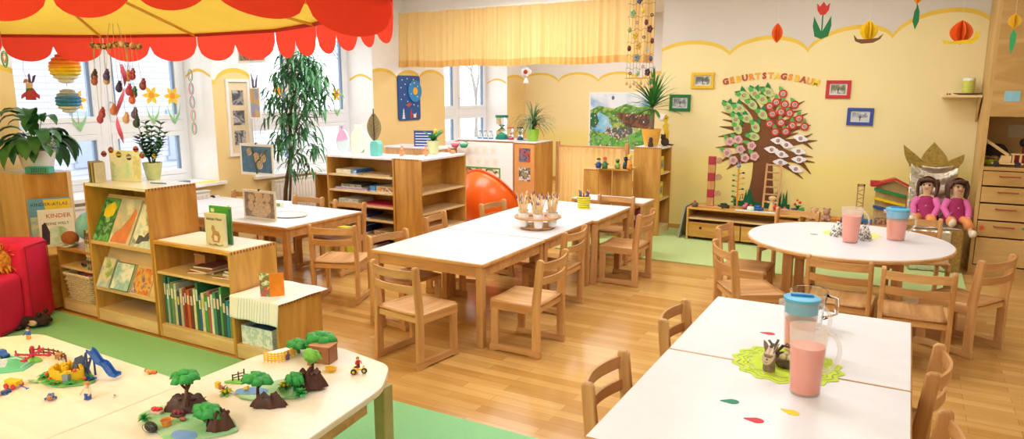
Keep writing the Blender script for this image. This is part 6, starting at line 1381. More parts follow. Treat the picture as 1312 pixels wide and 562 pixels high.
# ================================================================== BRUSH TRAY AND PENCIL CUP
cx_, cy_ = -2.55, 4.98; t = thing('cup_tray', 'round two-tier wooden tray holding cups of paintbrushes', 'tray', (cx_, cy_, PZ))
obj('base_disc', MB().lathe([(.135, .004), (.14, .008), (.14, .018), (.135, .022)], n=48), BEECH['x'], t, smooth='auto'); obj('feet', MB().lathe([(.10, 0), (.10, .005)], n=30), BEECH['x'], t)
up = MB(); up.lathe([(.19, .085), (.19, .097), (.075, .097), (.075, .085), (.19, .085)], n=48, cap=False); obj('ring_disc', up, BEECH['x'], t, smooth='auto'); obj('post', MB().lathe([(.010, .02), (.010, .11), (.014, .118), (.006, .126)], n=14), BEECH['z'], t)
obj('post', MB().box(-.076, -.008, .086, .076, .008, .096), BEECH['x'], t)
random.seed(31)
ords = ['front left', 'front right', 'right', 'back right', 'back left', 'left']
for k in range(6):
    a = math.radians(-120 + 60 * k); x, y = cx_ + .133 * math.cos(a), cy_ + .133 * math.sin(a)
    c = thing('cup', 'white cup in the %s hole of the wooden tray' % ords[k], 'cup', (x, y, PZ + .024), 0, 'white cups in the brush tray'); obj('cup_wall', MB().lathe([(.001, 0), (.032, 0), (.046, .112), (.050, .114), (.043, .113), (.030, .004), (.001, .004)], n=28, cap=False), mat('f4f4f6', .3, .01), c, smooth='auto')
    for j in range(12):
        aa = random.uniform(0, 6.28); tl = random.uniform(.08, .30); L_ = random.uniform(.17, .23)
        b = thing('paintbrush', 'wooden stick or brush standing in a white cup of the tray', 'brush', (x + .012 * math.cos(aa + j), y + .012 * math.sin(aa + j), PZ + .036), 0, 'sticks and brushes in the white cups'); d = Vector((math.cos(aa) * math.sin(tl), math.sin(aa) * math.sin(tl), math.cos(tl)))
        obj('handle', MB().tube([d * 0, d * L_ * .5, d * L_], [.0042, .0056, .0046], 7), PALEW['z'], b, smooth=True)
        tipm = [mat('c9a27a', .7), mat('e0bd8a', .6), mat('3a4f8a', .6), mat('e8d8b8', .7), mat('8a5a8a', .6)][(j * 3 + k) % 5]; obj('tip', MB().tube([d * L_, d * (L_ + .012), d * (L_ + .030)], [.0042, .0052, .001], 7), tipm, b, smooth=True)
q = G(749, 265, PZ); t = thing('pencil_cup', 'yellow ribbed cup of coloured pencils on the farthest table of the row', 'cup', (-2.615, 6.06, PZ)); obj('cup_wall', MB().lathe([(.001, 0), (.055, 0), (.064, .115), (.061, .115), (.052, .004), (.001, .004)], n=32, cap=False), mat('f0dc2a', .4, .03), t, smooth='auto')
rr_ = MB()
for k in range(5): r_ = .0565 + .0082 * (k + .5) / 5; rr_.lathe([(r_, .012 + k * .021), (r_ + .002, .013 + k * .021), (r_ + .002, .016 + k * .021), (r_, .017 + k * .021)], n=32, cap=False)
obj('dark_rings', rr_, mat('7a8f2a', .5), t)
for j in range(16):
    aa = random.uniform(0, 6.28); tl = random.uniform(.05, .2); L_ = random.uniform(.13, .17); c = ['2a3f8a', 'c8283a', '2f6fc0', '8a2a5a', '1f7f6a', 'd0402a', '3a2f7a', '3fa0c8'][j % 8]
    b = thing('coloured_pencil', 'coloured pencil standing in the yellow cup', 'pencil', (-2.615 + .028 * math.cos(aa), 6.06 + .028 * math.sin(aa), PZ + .006), 0, 'coloured pencils in the yellow cup'); d = Vector((math.cos(aa) * math.sin(tl), math.sin(aa) * math.sin(tl), math.cos(tl))); obj('barrel', MB().tube([d * 0, d * L_], .0045, 6), mat(c, .4), b); obj('tip', MB().tube([d * L_, d * (L_ + .012)], .0045, 6, .0005), mat('e0c090', .6), b)
# ================================================================== DOLLS AND THRONE
GOLD = mat('a8874a', .45, .3, 40, metal=.35, bump=.4, name='gold_foil'); SILV = mat('e2ddd2', .28, .12, 30, metal=.75, bump=.8, name='silver_cloth')
t = thing('throne', 'gold and silver covered chair with a golden crown top in the corner by the cupboard', 'chair', (.28, 7.74, 0), math.radians(8))
obj('seat_block', MB().box(-.21, -.30, 0, .21, .30, .415), GOLD, t, bevel=.012)
obj('silver_front', MB().sheet(lambda u, v: (-.205 + .32 * u, -.308 - .006 * math.sin(u * 22), .02 + .38 * v), 20, 14), SILV, t, solid=.004, smooth=True)
obj('silver_cushion', MB().sheet(lambda u, v: (-.205 + .40 * u, -.305 + .40 * v, .420 + .010 * math.sin(u * 17 + v * 5) * math.sin(v * 13)), 24, 20), SILV, t, solid=.006, smooth=True)
obj('backrest', MB().box(-.18, .27, .40, .215, .31, .96), GOLD, t, bevel=.01)
obj('silver_drape', MB().sheet(lambda u, v: (-.185 + .405 * u, .262 - .012 * math.sin(v * 26 - 16 * (u - .5) ** 2 + 2 * u) * (.4 + .6 * v) - .03 * math.sin(PI * u) * math.sin(PI * min(1, v * 1.3)), .42 + .54 * v - .03 * math.sin(PI * u) * v ** 4), 60, 24), SILV, t, smooth=True, solid=.003)
cr = MB()
def petal(base, tip, w):
    b0 = Vector(base); t0 = Vector(tip); n = 8; L_, R_ = [], []
    for k in range(n + 1):
        s = k / n; c = b0.lerp(t0, s); ww = w * math.sin(PI * (.42 + .58 * s)) ** 1.1; L_.append(c - Vector((ww, -.02 * s, 0))); R_.append(c + Vector((ww, .02 * s, 0)))
    cr.add(L_ + R_, [(i, n + 1 + i, n + 2 + i, i + 1) for i in range(n)])
petal((-.12, .28, .93), (-.27, .24, 1.14), .07); petal((.02, .29, .93), (.00, .29, 1.17), .12); petal((.14, .28, .93), (.26, .26, 1.06), .075); cr.box(-.20, .262, .93, .22, .30, .965)
obj('crown', cr, mat('a58a3f', .5, .3, 40, metal=.3), t, solid=.006)
DSK = mat('e0b595', .55, .04, 12)
def doll(x, y, z, rz, label, tiltx=0, legs=((-.05, -.20, .0), (.07, -.21, -.05))):
    t = thing('doll', label, 'doll', (x, y, z), rz)
    V = [(0, 0, .06), (0, .01, .15), (0, .01, .235), (0, 0, .275), (tiltx * .4, 0, .325), (tiltx, -.01, .375)]
    rad = [.055, .052, .040, .022, .058, .054]; Ed = [(0, 1), (1, 2), (2, 3), (3, 4), (4, 5)]
    def chain(root, pts, rs):
        last = root
        for p, r_ in zip(pts, rs): V.append(p); rad.append(r_); Ed.append((last, len(V) - 1)); last = len(V) - 1
    arms = []
    for s in (-1, 1):
        pts = [(s * .065, .0, .225), (s * .105, -.025, .15), (s * .085, -.095, .085), (s * .075, -.125, .065)]; arms.append(pts); chain(2, pts, [.026, .022, .019, .017])
        for q in range(4): 
            a = len(V); chain(a - 1 if q == 0 else base, [(s * .075 + (q - 1.5) * .008, -.140, .058), (s * .075 + (q - 1.5) * .009, -.152, .048)], [.006, .005])
            if q == 0: base = a - 1
        chain(base, [(s * .060, -.128, .060), (s * .055, -.138, .054)], [.006, .005])
    lg = []
    for s, e in ((-1, legs[0]), (1, legs[1])):
        pts = [(s * .04, -.04, .045), (s * .05 + e[0] * .3, -.13, .045), (e[0] + s * .03, e[1], .028 + e[2]), (e[0] + s * .03, e[1] - .045, .035 + e[2])]; lg.append(pts); chain(0, pts, [.036, .030, .022, .018])
    me = bpy.data.meshes.new('doll_body'); me.from_pydata(V, Ed, []); o = bpy.data.objects.new('doll_body', me); COL.objects.link(o); o.parent = t; me.materials.append(DSK)
    m = o.modifiers.new('skin', 'SKIN'); m.use_smooth_shade = True
    for i, r_ in enumerate(rad): me.skin_vertices[0].data[i].radius = (r_, r_)
    me.skin_vertices[0].data[0].use_root = True
    o.modifiers.new('sub', 'SUBSURF').levels = 1; o.modifiers['sub'].render_levels = 2
    hx, hy, hz = tiltx * .7, -.005, .352
    DR = mat('a52a62', .85, .12, 60, name='magenta_dress'); STR = mat('de6aa8', .85, .12, 90, name='pink_sleeve')
    obj('dress', MB().lathe([(.118, .025), (.112, .05), (.085, .12), (.070, .19), (.060, .235), (.030, .252)], n=28, sy=.80, cap=False), DR, t, smooth=True, solid=.004)
    d2 = MB()
    for k in range(9): a = k * .7 + 3.4; d2.ball((.10 * math.cos(a) * (1 - .3 * (k % 3) / 3), .078 * math.sin(a) * (1 - .3 * (k % 3) / 3) - .004, .06 + .05 * (k % 3)), .009, 8, sy=.4)
    obj('dress_dots', d2, mat('d88aa8', .8), t)
    for pts in arms: obj('sleeve', MB().tube([(0, 0, .232)] + pts[:3] if False else pts[:3] + [tuple((Vector(pts[2]) + Vector(pts[3])) / 2)], [.036, .031, .027, .025], 12), STR, t, smooth=True)
    for pts in lg:
        obj('trouser_leg', MB().tube([pts[0], pts[1], tuple(Vector(pts[1]).lerp(Vector(pts[2]), .55))], [.044, .042, .044], 14), mat('e8965a', .85, .06, 30), t, smooth=True)
        a, b = Vector(pts[2]), Vector(pts[3]); obj('sock', MB().tube([a.lerp(Vector(pts[1]), .25), a, a + Vector((0, -.02, .014)), a + Vector((0, -.035, .045))], [.026, .028, .030, .018], 12), mat('ead9bc', .9, .05, 30), t, smooth=True)
    hr = MB(); 
    def cap(u, v):
        a = -PI * .16 + (PI * 1.32) * u; e = (PI / 2) * (1 - v) if False else v * PI * .5; rr = .072
        return (hx + rr * math.cos(a) * math.cos(e - .35 if v < .5 else e - .35 * (1 - v) * 2), hy + .010 + rr * math.sin(a) * math.cos(e), hz + .010 + rr * 1.02 * math.sin(e) - .03 * (1 - v))
    hr.sheet(cap, 22, 10)
    for s in (-1, 1):
        for k in range(5): hr.tube([(hx + s * (.055 + .005 * k), hy + .018 * k - .035, hz + .05), (hx + s * (.079 + .002 * k), hy + .016 * k - .02, hz), (hx + s * (.080), hy + .014 * k - .01, hz - .07), (hx + s * (.070), hy + .014 * k - .02, hz - .115)], [.009, .010, .009, .004], 7)
    hr.tube([(hx - .055, hy - .045, hz + .045), (hx, hy - .052, hz + .062), (hx + .055, hy - .045, hz + .045)], .014, 8)
    obj('hair', hr, mat('5a3a2c', .7, .3, 60, name='brown_hair'), t, smooth=True, solid=.006)
    ey = MB()
    for s in (-1, 1): ey.ball((hx + s * .023, hy - .060, hz + .004), .0085, 10, 1, .5, 1.1)
    obj('eyes', ey, mat('3a2a24', .2), t); obj('mouth', MB().tube([(hx - .014, hy - .0575, hz - .029), (hx, hy - .062, hz - .033), (hx + .014, hy - .0575, hz - .029)], .0035, 6), mat('b8544a', .5), t); obj('nose', MB().ball((hx, hy - .064, hz - .012), .008, 10), DSK, t, smooth=True)
    return t
q = GY(1196, 266, 7.68)
doll(.215, 7.72, .432, -.15, 'doll with brown hair and magenta dress sitting on the throne, head turned aside', -.006)
doll(.45, 7.70, .432, .28, 'doll in magenta dress nearest the cupboard, one foot hanging over the throne edge', .008, ((-.05, -.19, .0), (.05, -.24, -.09)))
# ================================================================== CUPBOARD NICHE, CANDLE
NZ = .987
t = thing('toy_crane', 'wooden toy crane lorry with a long raised arm in the cupboard niche', 'toy', (.80, 7.72, NZ)); W_ = PALEW['x']
obj('chassis', MB().box(-.11, -.03, .022, .13, .03, .036), W_, t, bevel=.002); obj('cab', MB().box(.04, -.03, .036, .055, .03, .11).box(.095, -.03, .036, .11, .03, .11).box(.03, -.032, .108, .12, .032, .120), W_, t); obj('body', MB().prism([(-.06, .036), (.035, .036), (.035, .10), (-.04, .10)], .05, axis='y', base=-.025), W_, t, bevel=.002)
obj('arm', MB().bar((.015, 0, .10), (-.17, 0, .235), .022, .026), W_, t, bevel=.003)
for x in (-.075, .085): obj('wheel', MB().lathe([(.024, -.036), (.024, .036)], n=20, M=T(x, 0, .024) @ R(PI / 2, 'X')), mat('2a2422', .5), t, bevel=.002)
t = thing('bowl', 'lime green bowl beside the toy crane', 'bowl', (.70, 7.85, NZ)); obj('bowl_wall', MB().lathe([(.05, 0), (.075, .02), (.085, .055), (.080, .055), (.07, .022), (.001, .008)], n=28, cap=False), mat('b8cc1f', .35), t, smooth='auto')
k_ = MB()
for j in range(6): k_.ball((.04 * math.cos(j * 1.1), .04 * math.sin(j * 1.1), .055 + .008 * (j % 2)), .024, 8)
obj('contents', k_, collage('bowl_mix', ['7a3a5a', 'c8a070', '5a2a3a', 'e8d8c8'], 30), t, smooth=True)
t = thing('dark_basket', 'dark round basket behind the lime bowl in the niche', 'basket', (.74, 8.08, NZ)); obj('woven_wall', MB().lathe([(.08, 0), (.11, .05), (.10, .13), (.07, .17), (.05, .18)], n=24), mat('3a2c24', .9, .4, 60, bump=.6), t, smooth=True)
t = thing('toy_robot', 'red and black toy machine at the back of the niche', 'toy', (.98, 8.05, NZ)); obj('body', MB().box(-.09, -.04, 0, .09, .04, .08).box(-.03, -.035, .08, .02, .035, .17), mat('b8202c', .4), t, bevel=.008); obj('tower', MB().box(.03, -.03, .08, .075, .03, .20), mat('c83a4a', .4), t, bevel=.006); obj('head', MB().ball((-.02, 0, .20), .042, 14), mat('2f3033', .4), t, smooth=True)
t = thing('wooden_blocks', 'small heap of wooden pieces right of the toy crane', 'toy', (1.06, 7.82, NZ)); obj('blocks', MB().box(-.03, -.02, 0, .02, .02, .035).box(-.01, -.02, .036, .03, .02, .06, R(.3)).box(.035, -.02, 0, .07, .02, .03), W_, t, bevel=.002)
t = thing('cup', 'white mug at the cut edge of the cupboard niche', 'cup', (1.05, 7.68, NZ)); obj('mug_wall', MB().lathe([(.001, 0), (.032, 0), (.036, .09), (.033, .09), (.029, .006), (.001, .006)], n=28, cap=False), WHITE, t, smooth='auto'); obj('handle', MB().tube([(.034, 0, .07), (.058, 0, .06), (.056, 0, .03), (.033, 0, .02)], .005, 8), WHITE, t)
q = GY(1240, 120, 8.24); t = thing('candle', 'thick yellow-green candle on a leaf-shaped dish on the wall shelf', 'candle', (q.x, 8.24, 1.624)); obj('dish', MB().lathe([(.07, .0), (.12, .012), (.125, .018), (.07, .01), (.001, .008)], n=28, cap=False, sy=.7), mat('7a5a3a', .5, .2, 30), t, smooth=True)
obj('wax', MB().lathe([(.052, .010), (.052, .150), (.046, .156)], n=28), collage('candle_wax', ['d8d84a', 'c0c860', 'e4dc6a'], 14), t, smooth='auto'); obj('white_top', MB().lathe([(.0525, .135), (.0525, .160), (.040, .164)], n=28), mat('eef0ea', .5), t); obj('wick', MB().tube([(0, 0, .16), (0, 0, .175)], .0015, 5), mat('2a2a2a', .8), t)
for k, dx in enumerate((-.125, -.105)): o = obj('pebble', MB().ball((0, 0, .008), .009, 8), mat('8a5a3a', .6), None, loc=(.435 + dx, 8.22, 1.623)); tag(o, 'small brown bead left of the candle dish, %s one' % ('outer' if k == 0 else 'inner'), 'bead')
# ================================================================== ON THE LOW TOY SHELVES
LZ = .012 + .366
def on(px, py, z=LZ, Y=None): p = GY(px, py, Y) if Y else G(px, py, z); return p
q = on(908, 268); t = thing('ball_tower', 'tall red and wood stacking tower toy on the left end of the low toy shelf', 'toy', (-1.86, 7.90, LZ)); mb = MB(); m2 = MB(); m3 = MB()
obj('base', MB().box(-.13, -.05, 0, .13, .05, .018), BEECH['x'], t, bevel=.003)
for k in range(6):
    obj('red_block' if k % 2 else 'wood_block', MB().box(-.045, -.03, .02 + k * .092, .03, .03, .02 + k * .092 + .091), mat('a8283a', .45) if k % 2 else BEECH['z'], t, bevel=.003)
    if k % 2: obj('side_disc', MB().lathe([(.036, -.012), (.036, .012)], n=18, M=T(.065, 0, .066 + k * .092) @ R(PI / 2, 'X')), mat('b88a6a', .5, .2, 30), t, bevel=.002)
t = thing('climbing_toy', 'thin pole toy with coloured pegs and a grey animal head on top', 'toy', (-1.60, 8.02, LZ)); obj('base', MB().lathe([(.05, 0), (.05, .012)], n=20), BEECH['x'], t); obj('pole', MB().tube([(0, 0, .01), (0, 0, .44)], .010, 8), mat('e0952a', .5), t); cs = ['3f8a3a', 'e8b82a', '2a4f3a', 'd87a2a', '3f9a5a', '2f3f2a']
for k in range(12): sd = 1 if k % 2 else -1; obj('peg', MB().tube([(0, 0, .05 + k * .03), (sd * .045, 0, .06 + k * .03)], .004, 6).ball((sd * .052, 0, .062 + k * .03), .014, 8, 1.2, .7, .8), mat(cs[k % 6], .5), t)
obj('animal_head', MB().ball((0, 0, .465), .022, 10).tube([(-.008, 0, .48), (-.014, 0, .51)], .005, 6).tube([(.008, 0, .48), (.014, 0, .51)], .005, 6), mat('8a9aa8', .6), t, smooth=True)
t = thing('toy_ladder', 'light wooden toy ladder leaning on the paper tree trunk', 'toy', (-1.27, 8.16, LZ)); t.rotation_euler = (math.radians(-14), 0, 0); mb = MB()
for s in (-1, 1): mb.box(s * .075 - .011, -.008, 0, s * .075 + .011, .008, .50)
for k in range(6): mb.box(-.066, -.006, .06 + k * .083, .066, .006, .078 + k * .083)
obj('ladder_frame', mb, BEECH['z'], t, bevel=.002)
t = thing('toy_figure', 'simple wooden peg doll standing in front of the toy ladder', 'toy figure', (-1.22, 7.98, LZ)); obj('body', MB().lathe([(.035, 0), (.038, .01), (.026, .07), (.022, .11), (.040, .125), (.042, .145), (.02, .16)], n=20), PALEW['z'], t, smooth='auto'); obj('arms', MB().tube([(-.05, 0, .09), (.05, 0, .09)], .009, 8), PALEW['x'], t)
random.seed(17)
cl_ = [(-2.03, 'grey', '6a5a4a'), (-1.72, 'dark green', '2f4a2a'), (-1.50, 'pink', 'd06a8a'), (-1.42, 'white', 'e4ead8'), (-1.36, 'blue', '2f5fb0'), (-1.15, 'crimson', 'd02f3a'), (-1.07, 'grey-white', 'dfe4e4'), (-.99, 'dark blue', '2a3f5a'), (-.93, 'green', '3f8a4a')]
for k, (x, nm, c) in enumerate(cl_):
    y = 7.86 + .05 * (k % 3); t = thing('small_toy', '%s little toy lying on the top board of the low toy shelf' % nm, 'toy', (x, y, LZ), k * .7)
    if k % 3 == 0: obj('body', MB().lathe([(.028, 0), (.040, .022), (.034, .045), (.012, .052)], n=14), mat(c, .5, .2, 40), t, smooth=True); obj('cap', MB().ball((0, 0, .058), .016, 8), mat(['c8503a', 'e8d8a0', 'd8d8e0'][k % 3], .5), t)
    elif k % 3 == 1: obj('body', MB().box(-.06, -.03, .01, .06, .03, .035).box(-.03, -.025, .035, .03, .025, .055), mat(c, .5, .2, 40), t, bevel=.006); obj('wheels', MB().lathe([(.014, -.035), (.014, .035)], n=12, M=T(-.04, 0, .014) @ R(PI / 2, 'X')).lathe([(.014, -.035), (.014, .035)], n=12, M=T(.04, 0, .014) @ R(PI / 2, 'X')), mat('3a3030', .5), t)
    else: obj('body', MB().ball((0, 0, .026), .030, 12, 1.4, .9, .85).ball((.038, 0, .045), .018, 10), mat(c, .6, .2, 40), t, smooth=True); obj('ears', MB().ball((.034, -.012, .062), .007, 8).ball((.034, .012, .062), .007, 8), mat(c, .6, .2, 40), t)
o = obj('paper_strip', MB().box(-.36, -.05, 0, .36, .05, .0015), mat('dfe8e4', .6, .1, 20), None, loc=(-1.22, 7.84, LZ + .0005)); tag(o, 'pale paper strip lying along the front of the low toy shelf', 'paper')
t = thing('flower_pot', 'tiny dark pot with red and green blooms on the low toy shelf', 'toy plant', (-.96, 7.99, LZ)); obj('pot', MB().lathe([(.022, 0), (.038, .015), (.040, .045), (.034, .045), (.001, .03)], n=18, cap=False), mat('22302a', .4), t, smooth=True); mb = MB()
for j in range(9): a = j * .7; mb.blade((0, 0, .04), (math.cos(a), math.sin(a), 1.2), .07, .02, .8, 3)
obj('leaves', mb, TG, t); obj('blooms', MB().ball((.02, 0, .11), .016, 8).ball((-.03, 0, .09), .014, 8).ball((-.01, .02, .13), .013, 8), mat('d8402f', .5), t)
LZ2 = .012 + .30
t = thing('soft_toy', 'pair of small beige plush bears at the left end of the second low shelf', 'soft toy', (-.74, 7.98, LZ2 + .001)); PB = mat('d8a884', .9, .12, 40, bump=.4)
for s, c_ in ((-.05, PB), (.07, mat('b88a7a', .9, .15, 40))): obj('bear', MB().ball((s, 0, .04), .045, 12, 1, .8, 1).ball((s, -.01, .10), .036, 12).ball((s - .028, 0, .13), .013, 8).ball((s + .028, 0, .13), .013, 8).ball((s - .03, -.035, .02), .02, 8).ball((s + .03, -.035, .02), .02, 8), c_, t, smooth=True)
t = thing('toy_train', 'orange and violet toy animal figure on the second low shelf', 'toy', (-.52, 7.96, LZ2 + .001)); obj('body', MB().ball((0, 0, .03), .028, 10, 2.4, .9, .9).ball((-.07, 0, .03), .022, 8).ball((.07, 0, .03), .022, 8), collage('snake', ['e8a23a', 'd87a2a', 'f0c040', '5a3a5a'], 14), t, smooth=True); obj('band', MB().lathe([(.030, -.018), (.030, .018)], n=14, M=T(.01, 0, .03) @ R(PI / 2, 'Y')), mat('4a3a5a', .5), t)
t = thing('toy_car', 'small blue and black toy vehicle on the second low shelf', 'toy', (-.30, 7.97, LZ2 + .001)); obj('body', MB().box(-.06, -.03, .015, .06, .03, .055).box(-.05, -.025, .055, -.02, .025, .10), mat('2a6a9a', .4), t, bevel=.006); obj('wheels', MB().lathe([(.016, -.034), (.016, .034)], n=12, M=T(-.035, 0, .016) @ R(PI / 2, 'X')).lathe([(.016, -.034), (.016, .034)], n=12, M=T(.035, 0, .016) @ R(PI / 2, 'X')), mat('202024', .5), t)
# marble run house
t = thing('marble_run_house', 'wooden roll-down house with green, yellow and blue ramps and a red roof', 'toy', (-.09, 8.10, LZ2 + .001), math.radians(8))
obj('back_panel', MB().prism([(-.15, 0), (.15, 0), (.17, .37), (.02, .45), (-.14, .41)], .012, axis='y', base=.03), PALEW['z'], t); obj('side_post', MB().box(.135, -.05, 0, .16, .04, .36), BEECH['z'], t)
obj('roof', MB().bar((-.17, -.0, .41), (.02, -.0, .47), .10, .022).bar((.02, -.0, .47), (.20, -.0, .375), .10, .022), mat('c83a34', .5), t); obj('roof_block', MB().box(-.20, -.04, .385, -.11, .04, .445), mat('b8282f', .5), t, bevel=.003)
for z, c, nm in ((.315, '1f8a4a', 'green'), (.225, 'f0cc1a', 'yellow'), (.135, '24529a', 'blue')): obj('ramp', MB().bar((-.16, -.02, z + .045), (.13, -.02, z - .02), .07, .026), mat(c, .45), t, bevel=.002)
bl = MB()
for k in range(5): bl.ball((.165, -.03, .06 + k * .06), .012, 8)
obj('beads', bl, mat('6a3a2a', .5), t); obj('lower_blocks', MB().box(-.13, -.04, .0, -.04, .02, .06).box(.0, -.04, 0, .12, .02, .045), collage('blocks_mix', ['8a3f4a', 'c8a070', '3a4a6a', 'd0b080'], 20), t, bevel=.003)
t = thing('bead_tower', 'slim wooden tower toy with a zigzag behind the open jug on the round table', 'toy', (-.37, 8.08, LZ2 + .001)); obj('tower_frame', MB().box(-.035, -.01, 0, -.024, .01, .40).box(.024, -.01, 0, .035, .01, .40).box(-.035, -.01, .375, .035, .01, .40), mat('b08a5a', .5, .1, 20), t); zz = MB()
for k in range(8): zz.bar((-.024 if k % 2 else .024, 0, .03 + k * .042), (.024 if k % 2 else -.024, 0, .05 + k * .042), .006, .006)
obj('zigzag', zz, mat('8a5a3a', .5), t)
# ================================================================== ORANGE CHAIR
q = GY(631, 257, 6.85); t = thing('shell_chair', 'orange plastic egg-shaped shell chair seen from outside, behind the table row', 'chair', (q.x, 6.85, 0)); hz_ = q.z
ORG = mat('f5661a', .25, .03, 6, name='orange_plastic')
ax = Vector((.21, .75, .60)).normalized(); Mo = T(0, 0, hz_) @ ax.to_track_quat('Z', 'Y').to_matrix().to_4x4()
pr = [(.02, -.40), (.13, -.38), (.24, -.32), (.32, -.22), (.36, -.11), (.375, .0), (.37, .05)]
sh = MB().lathe(pr, n=48, M=Mo, cap=False, sx=1.0, sy=1.12); obj('shell', sh, ORG, t, smooth=True, solid=.012)
obj('rim', MB().tube([Mo @ Vector((.375 * math.cos(a), .375 * 1.12 * math.sin(a), .055)) for a in [2 * PI * k / 48 for k in range(49)]], .015, 8), mat('d94a12', .3), t, smooth=True)
obj('foot', MB().lathe([(.22, 0), (.21, .02), (.05, .04), (.04, max(.06, hz_ - .40))], n=36, c=(-.17, -.20, 0)), mat('e8e8e8', .3), t, smooth='auto')
obj('seat_pad', MB().lathe([(.001, -.34), (.14, -.32), (.22, -.27), (.24, -.22), (.001, -.26)], n=30, M=Mo, cap=False), mat('d8501c', .8, .1, 30), t, smooth=True)
# ================================================================== GAMES AND THINGS ON THE GAME SHELF
gx0, gy0 = -5.17, 5.40
def gbox(x0, x1, z, h_, d_, c, m, label, y=0.0, name='game_box'):
    t = thing(name, label, 'game', ((x0 + x1) / 2, gy0 + y + d_ / 2, .012 + z + .0195)); w_ = (x1 - x0) / 2
    obj('box_lid', MB().box(-w_, -d_ / 2, h_ * .25, w_, d_ / 2, h_), mat(c, .45, .06, 14), t, bevel=.002); obj('box_base', MB().box(-w_ + .002, -d_ / 2 + .002, 0, w_ - .002, d_ / 2 - .002, h_ * .25), WHITE, t)
    obj('printed_side', MB().box(-w_ + .008, -d_ / 2 - .001, h_ * .2, w_ - .008, -d_ / 2 + .0002, h_ * .9), m, t)
P_ = lambda n, *c: collage('side_' + n, list(c), 26)
gbox(-5.10, -4.90, .80, .045, .25, 'e8dcc0', P_('cr', 'f0e4c0', 'e8d8b0', 'f4f0e0'), 'cream game box on the top board of the game shelf'); gbox(-4.89, -4.82, .80, .045, .25, '3a7fc8', P_('bl', '3a7fc8', '5a9ad8', 'e0e8f0'), 'blue game box next to the cream one on the top board'); gbox(-4.74, -4.40, .80, .016, .25, 'd0b080', P_('tn', 'd0b080', 'c0a070'), 'flat wooden puzzle on the top board of the game shelf')
gbox(-5.12, -4.70, .64, .022, .27, 'b8a0c8', P_('li', 'c8b0d8', 'a890b8'), 'flat lilac game box on the second board'); gbox(-5.04, -4.76, .663, .036, .24, '4a4a48', P_('gr', '3a3a3a', '7a8a6a', 'b0a890', '4a5a6a'), 'dark patterned game box lying on the lilac one'); gbox(-4.66, -4.58, .64, .058, .24, '2a7fc8', P_('b2', '2a7fc8', '5aa0e0'), 'bright blue game box on the second board'); gbox(-4.57, -4.36, .64, .058, .24, 'e8d8b0', P_('or', 'f0e8d0', 'd8a060', 'a06a4a', 'f4f0e8'), 'cream game box with orange print on the second board')
gbox(-5.08, -4.82, .50, .046, .25, 'd8dcd8', P_('wh', 'e4e8e8', 'b8c4c0', 'f0f0f0'), 'white game box on the third board'); gbox(-4.76, -4.36, .50, .018, .27, 'c82848', P_('re', 'c82848', 'e04a60'), 'flat red game box on the third board')
gbox(-4.98, -4.70, .36, .042, .25, '3a3f9a', P_('vi', '3a3f9a', 'b0b8e8', '6a4a9a', 'e8e8f4'), 'violet-blue game box on the fourth board'); gbox(-4.67, -4.38, .36, .016, .25, '7a6a48', P_('br', '7a6a48', '5a4a30'), 'flat brown game box on the fourth board')
gbox(-5.10, -4.72, .20, .070, .25, '24388a', P_('nb', '24388a', 'c83a4a', '5a7ac8', 'e8e8f0'), 'navy game box on the fifth board'); gbox(-4.98, -4.76, .271, .028, .22, '2a6ac0', P_('n2', '2a6ac0', '8ab0e0'), 'blue box lying on the navy game box'); gbox(-4.62, -4.36, .20, .045, .25, 'e4d4a8', P_('c3', 'f0e4c0', 'c89060', 'e8d8b0'), 'cream game box at the right of the fifth board')
gbox(-4.90, -4.84, .07, .108, .22, 'b060a8', P_('pu', 'c070b8', '9a50a0'), 'upright purple game box on the bottom board'); gbox(-4.82, -4.60, .07, .105, .22, '5a2f5a', P_('p2', '8a3a5a', '3a2a4a', 'c87a8a'), 'dark patterned game box on the bottom board'); gbox(-5.02, -4.92, .07, .10, .22, '3a3a5a', P_('p3', '3a3a5a', '8a3a4a', 'c8c8d8'), 'grey-blue upright game box on the bottom board')
MZ = 1.0215
t = thing('paper_rabbit', 'pink and pale blue paper egg with rabbit ears on the game shelf', 'paper ornament', (-5.08, 5.50, MZ), .2)
eg = [(.075 * (1 - .16 * math.sin(a)) * math.cos(a), .13 + .125 * math.sin(a)) for a in [2 * PI * k / 28 for k in range(28)]]; obj('egg', MB().prism(eg, .02, axis='y', base=-.01), mat('cfdde4', .6, .05, 10), t, bevel=.003); obj('pink_top', MB().prism([(p[0] * .93, p[1]) for p in eg if p[1] > .13], .002, axis='y', base=-.0125), mat('e0a8cc', .6, .1, 20), t)
obj('ears', MB().prism([(-.04, .22), (-.02, .25), (-.03, .30), (-.045, .27)], .006, axis='y').prism([(.0, .25), (.02, .24), (.015, .30), (.0, .29)], .006, axis='y'), mat('e8b0c8', .6), t)
t = thing('paper_bag', 'cream rounded paper shape behind the pink egg on the game shelf', 'paper ornament', (-4.93, 5.58, MZ), .1); obj('shape', MB().prism([(-.09, 0), (.09, 0), (.11, .10), (.09, .20), (.05, .25), (.045, .30), (-.045, .30), (-.05, .25), (-.09, .20), (-.11, .10)], .04, axis='y', base=-.02), mat('f0ecd4', .7, .03, 20), t, bevel=.008); obj('green_mark', MB().prism([(.02, .01), (.07, .02), (.08, .06), (.05, .03)], .002, axis='y', base=-.023), mat('6a9a7a', .6), t)
t = thing('teal_box', 'small teal arched box on the game shelf', 'box', (-4.64, 5.50, MZ), .2); obj('box_body', MB().prism([(-.045, 0), (.045, 0), (.045, .12), (.03, .15), (-.03, .15), (-.045, .12)], .10, axis='y', base=-.05), mat('6cc4b8', .4), t, bevel=.006); obj('side_print', MB().box(-.0465, -.035, .02, -.0452, .035, .12), mat('d8e4e0', .5), t)
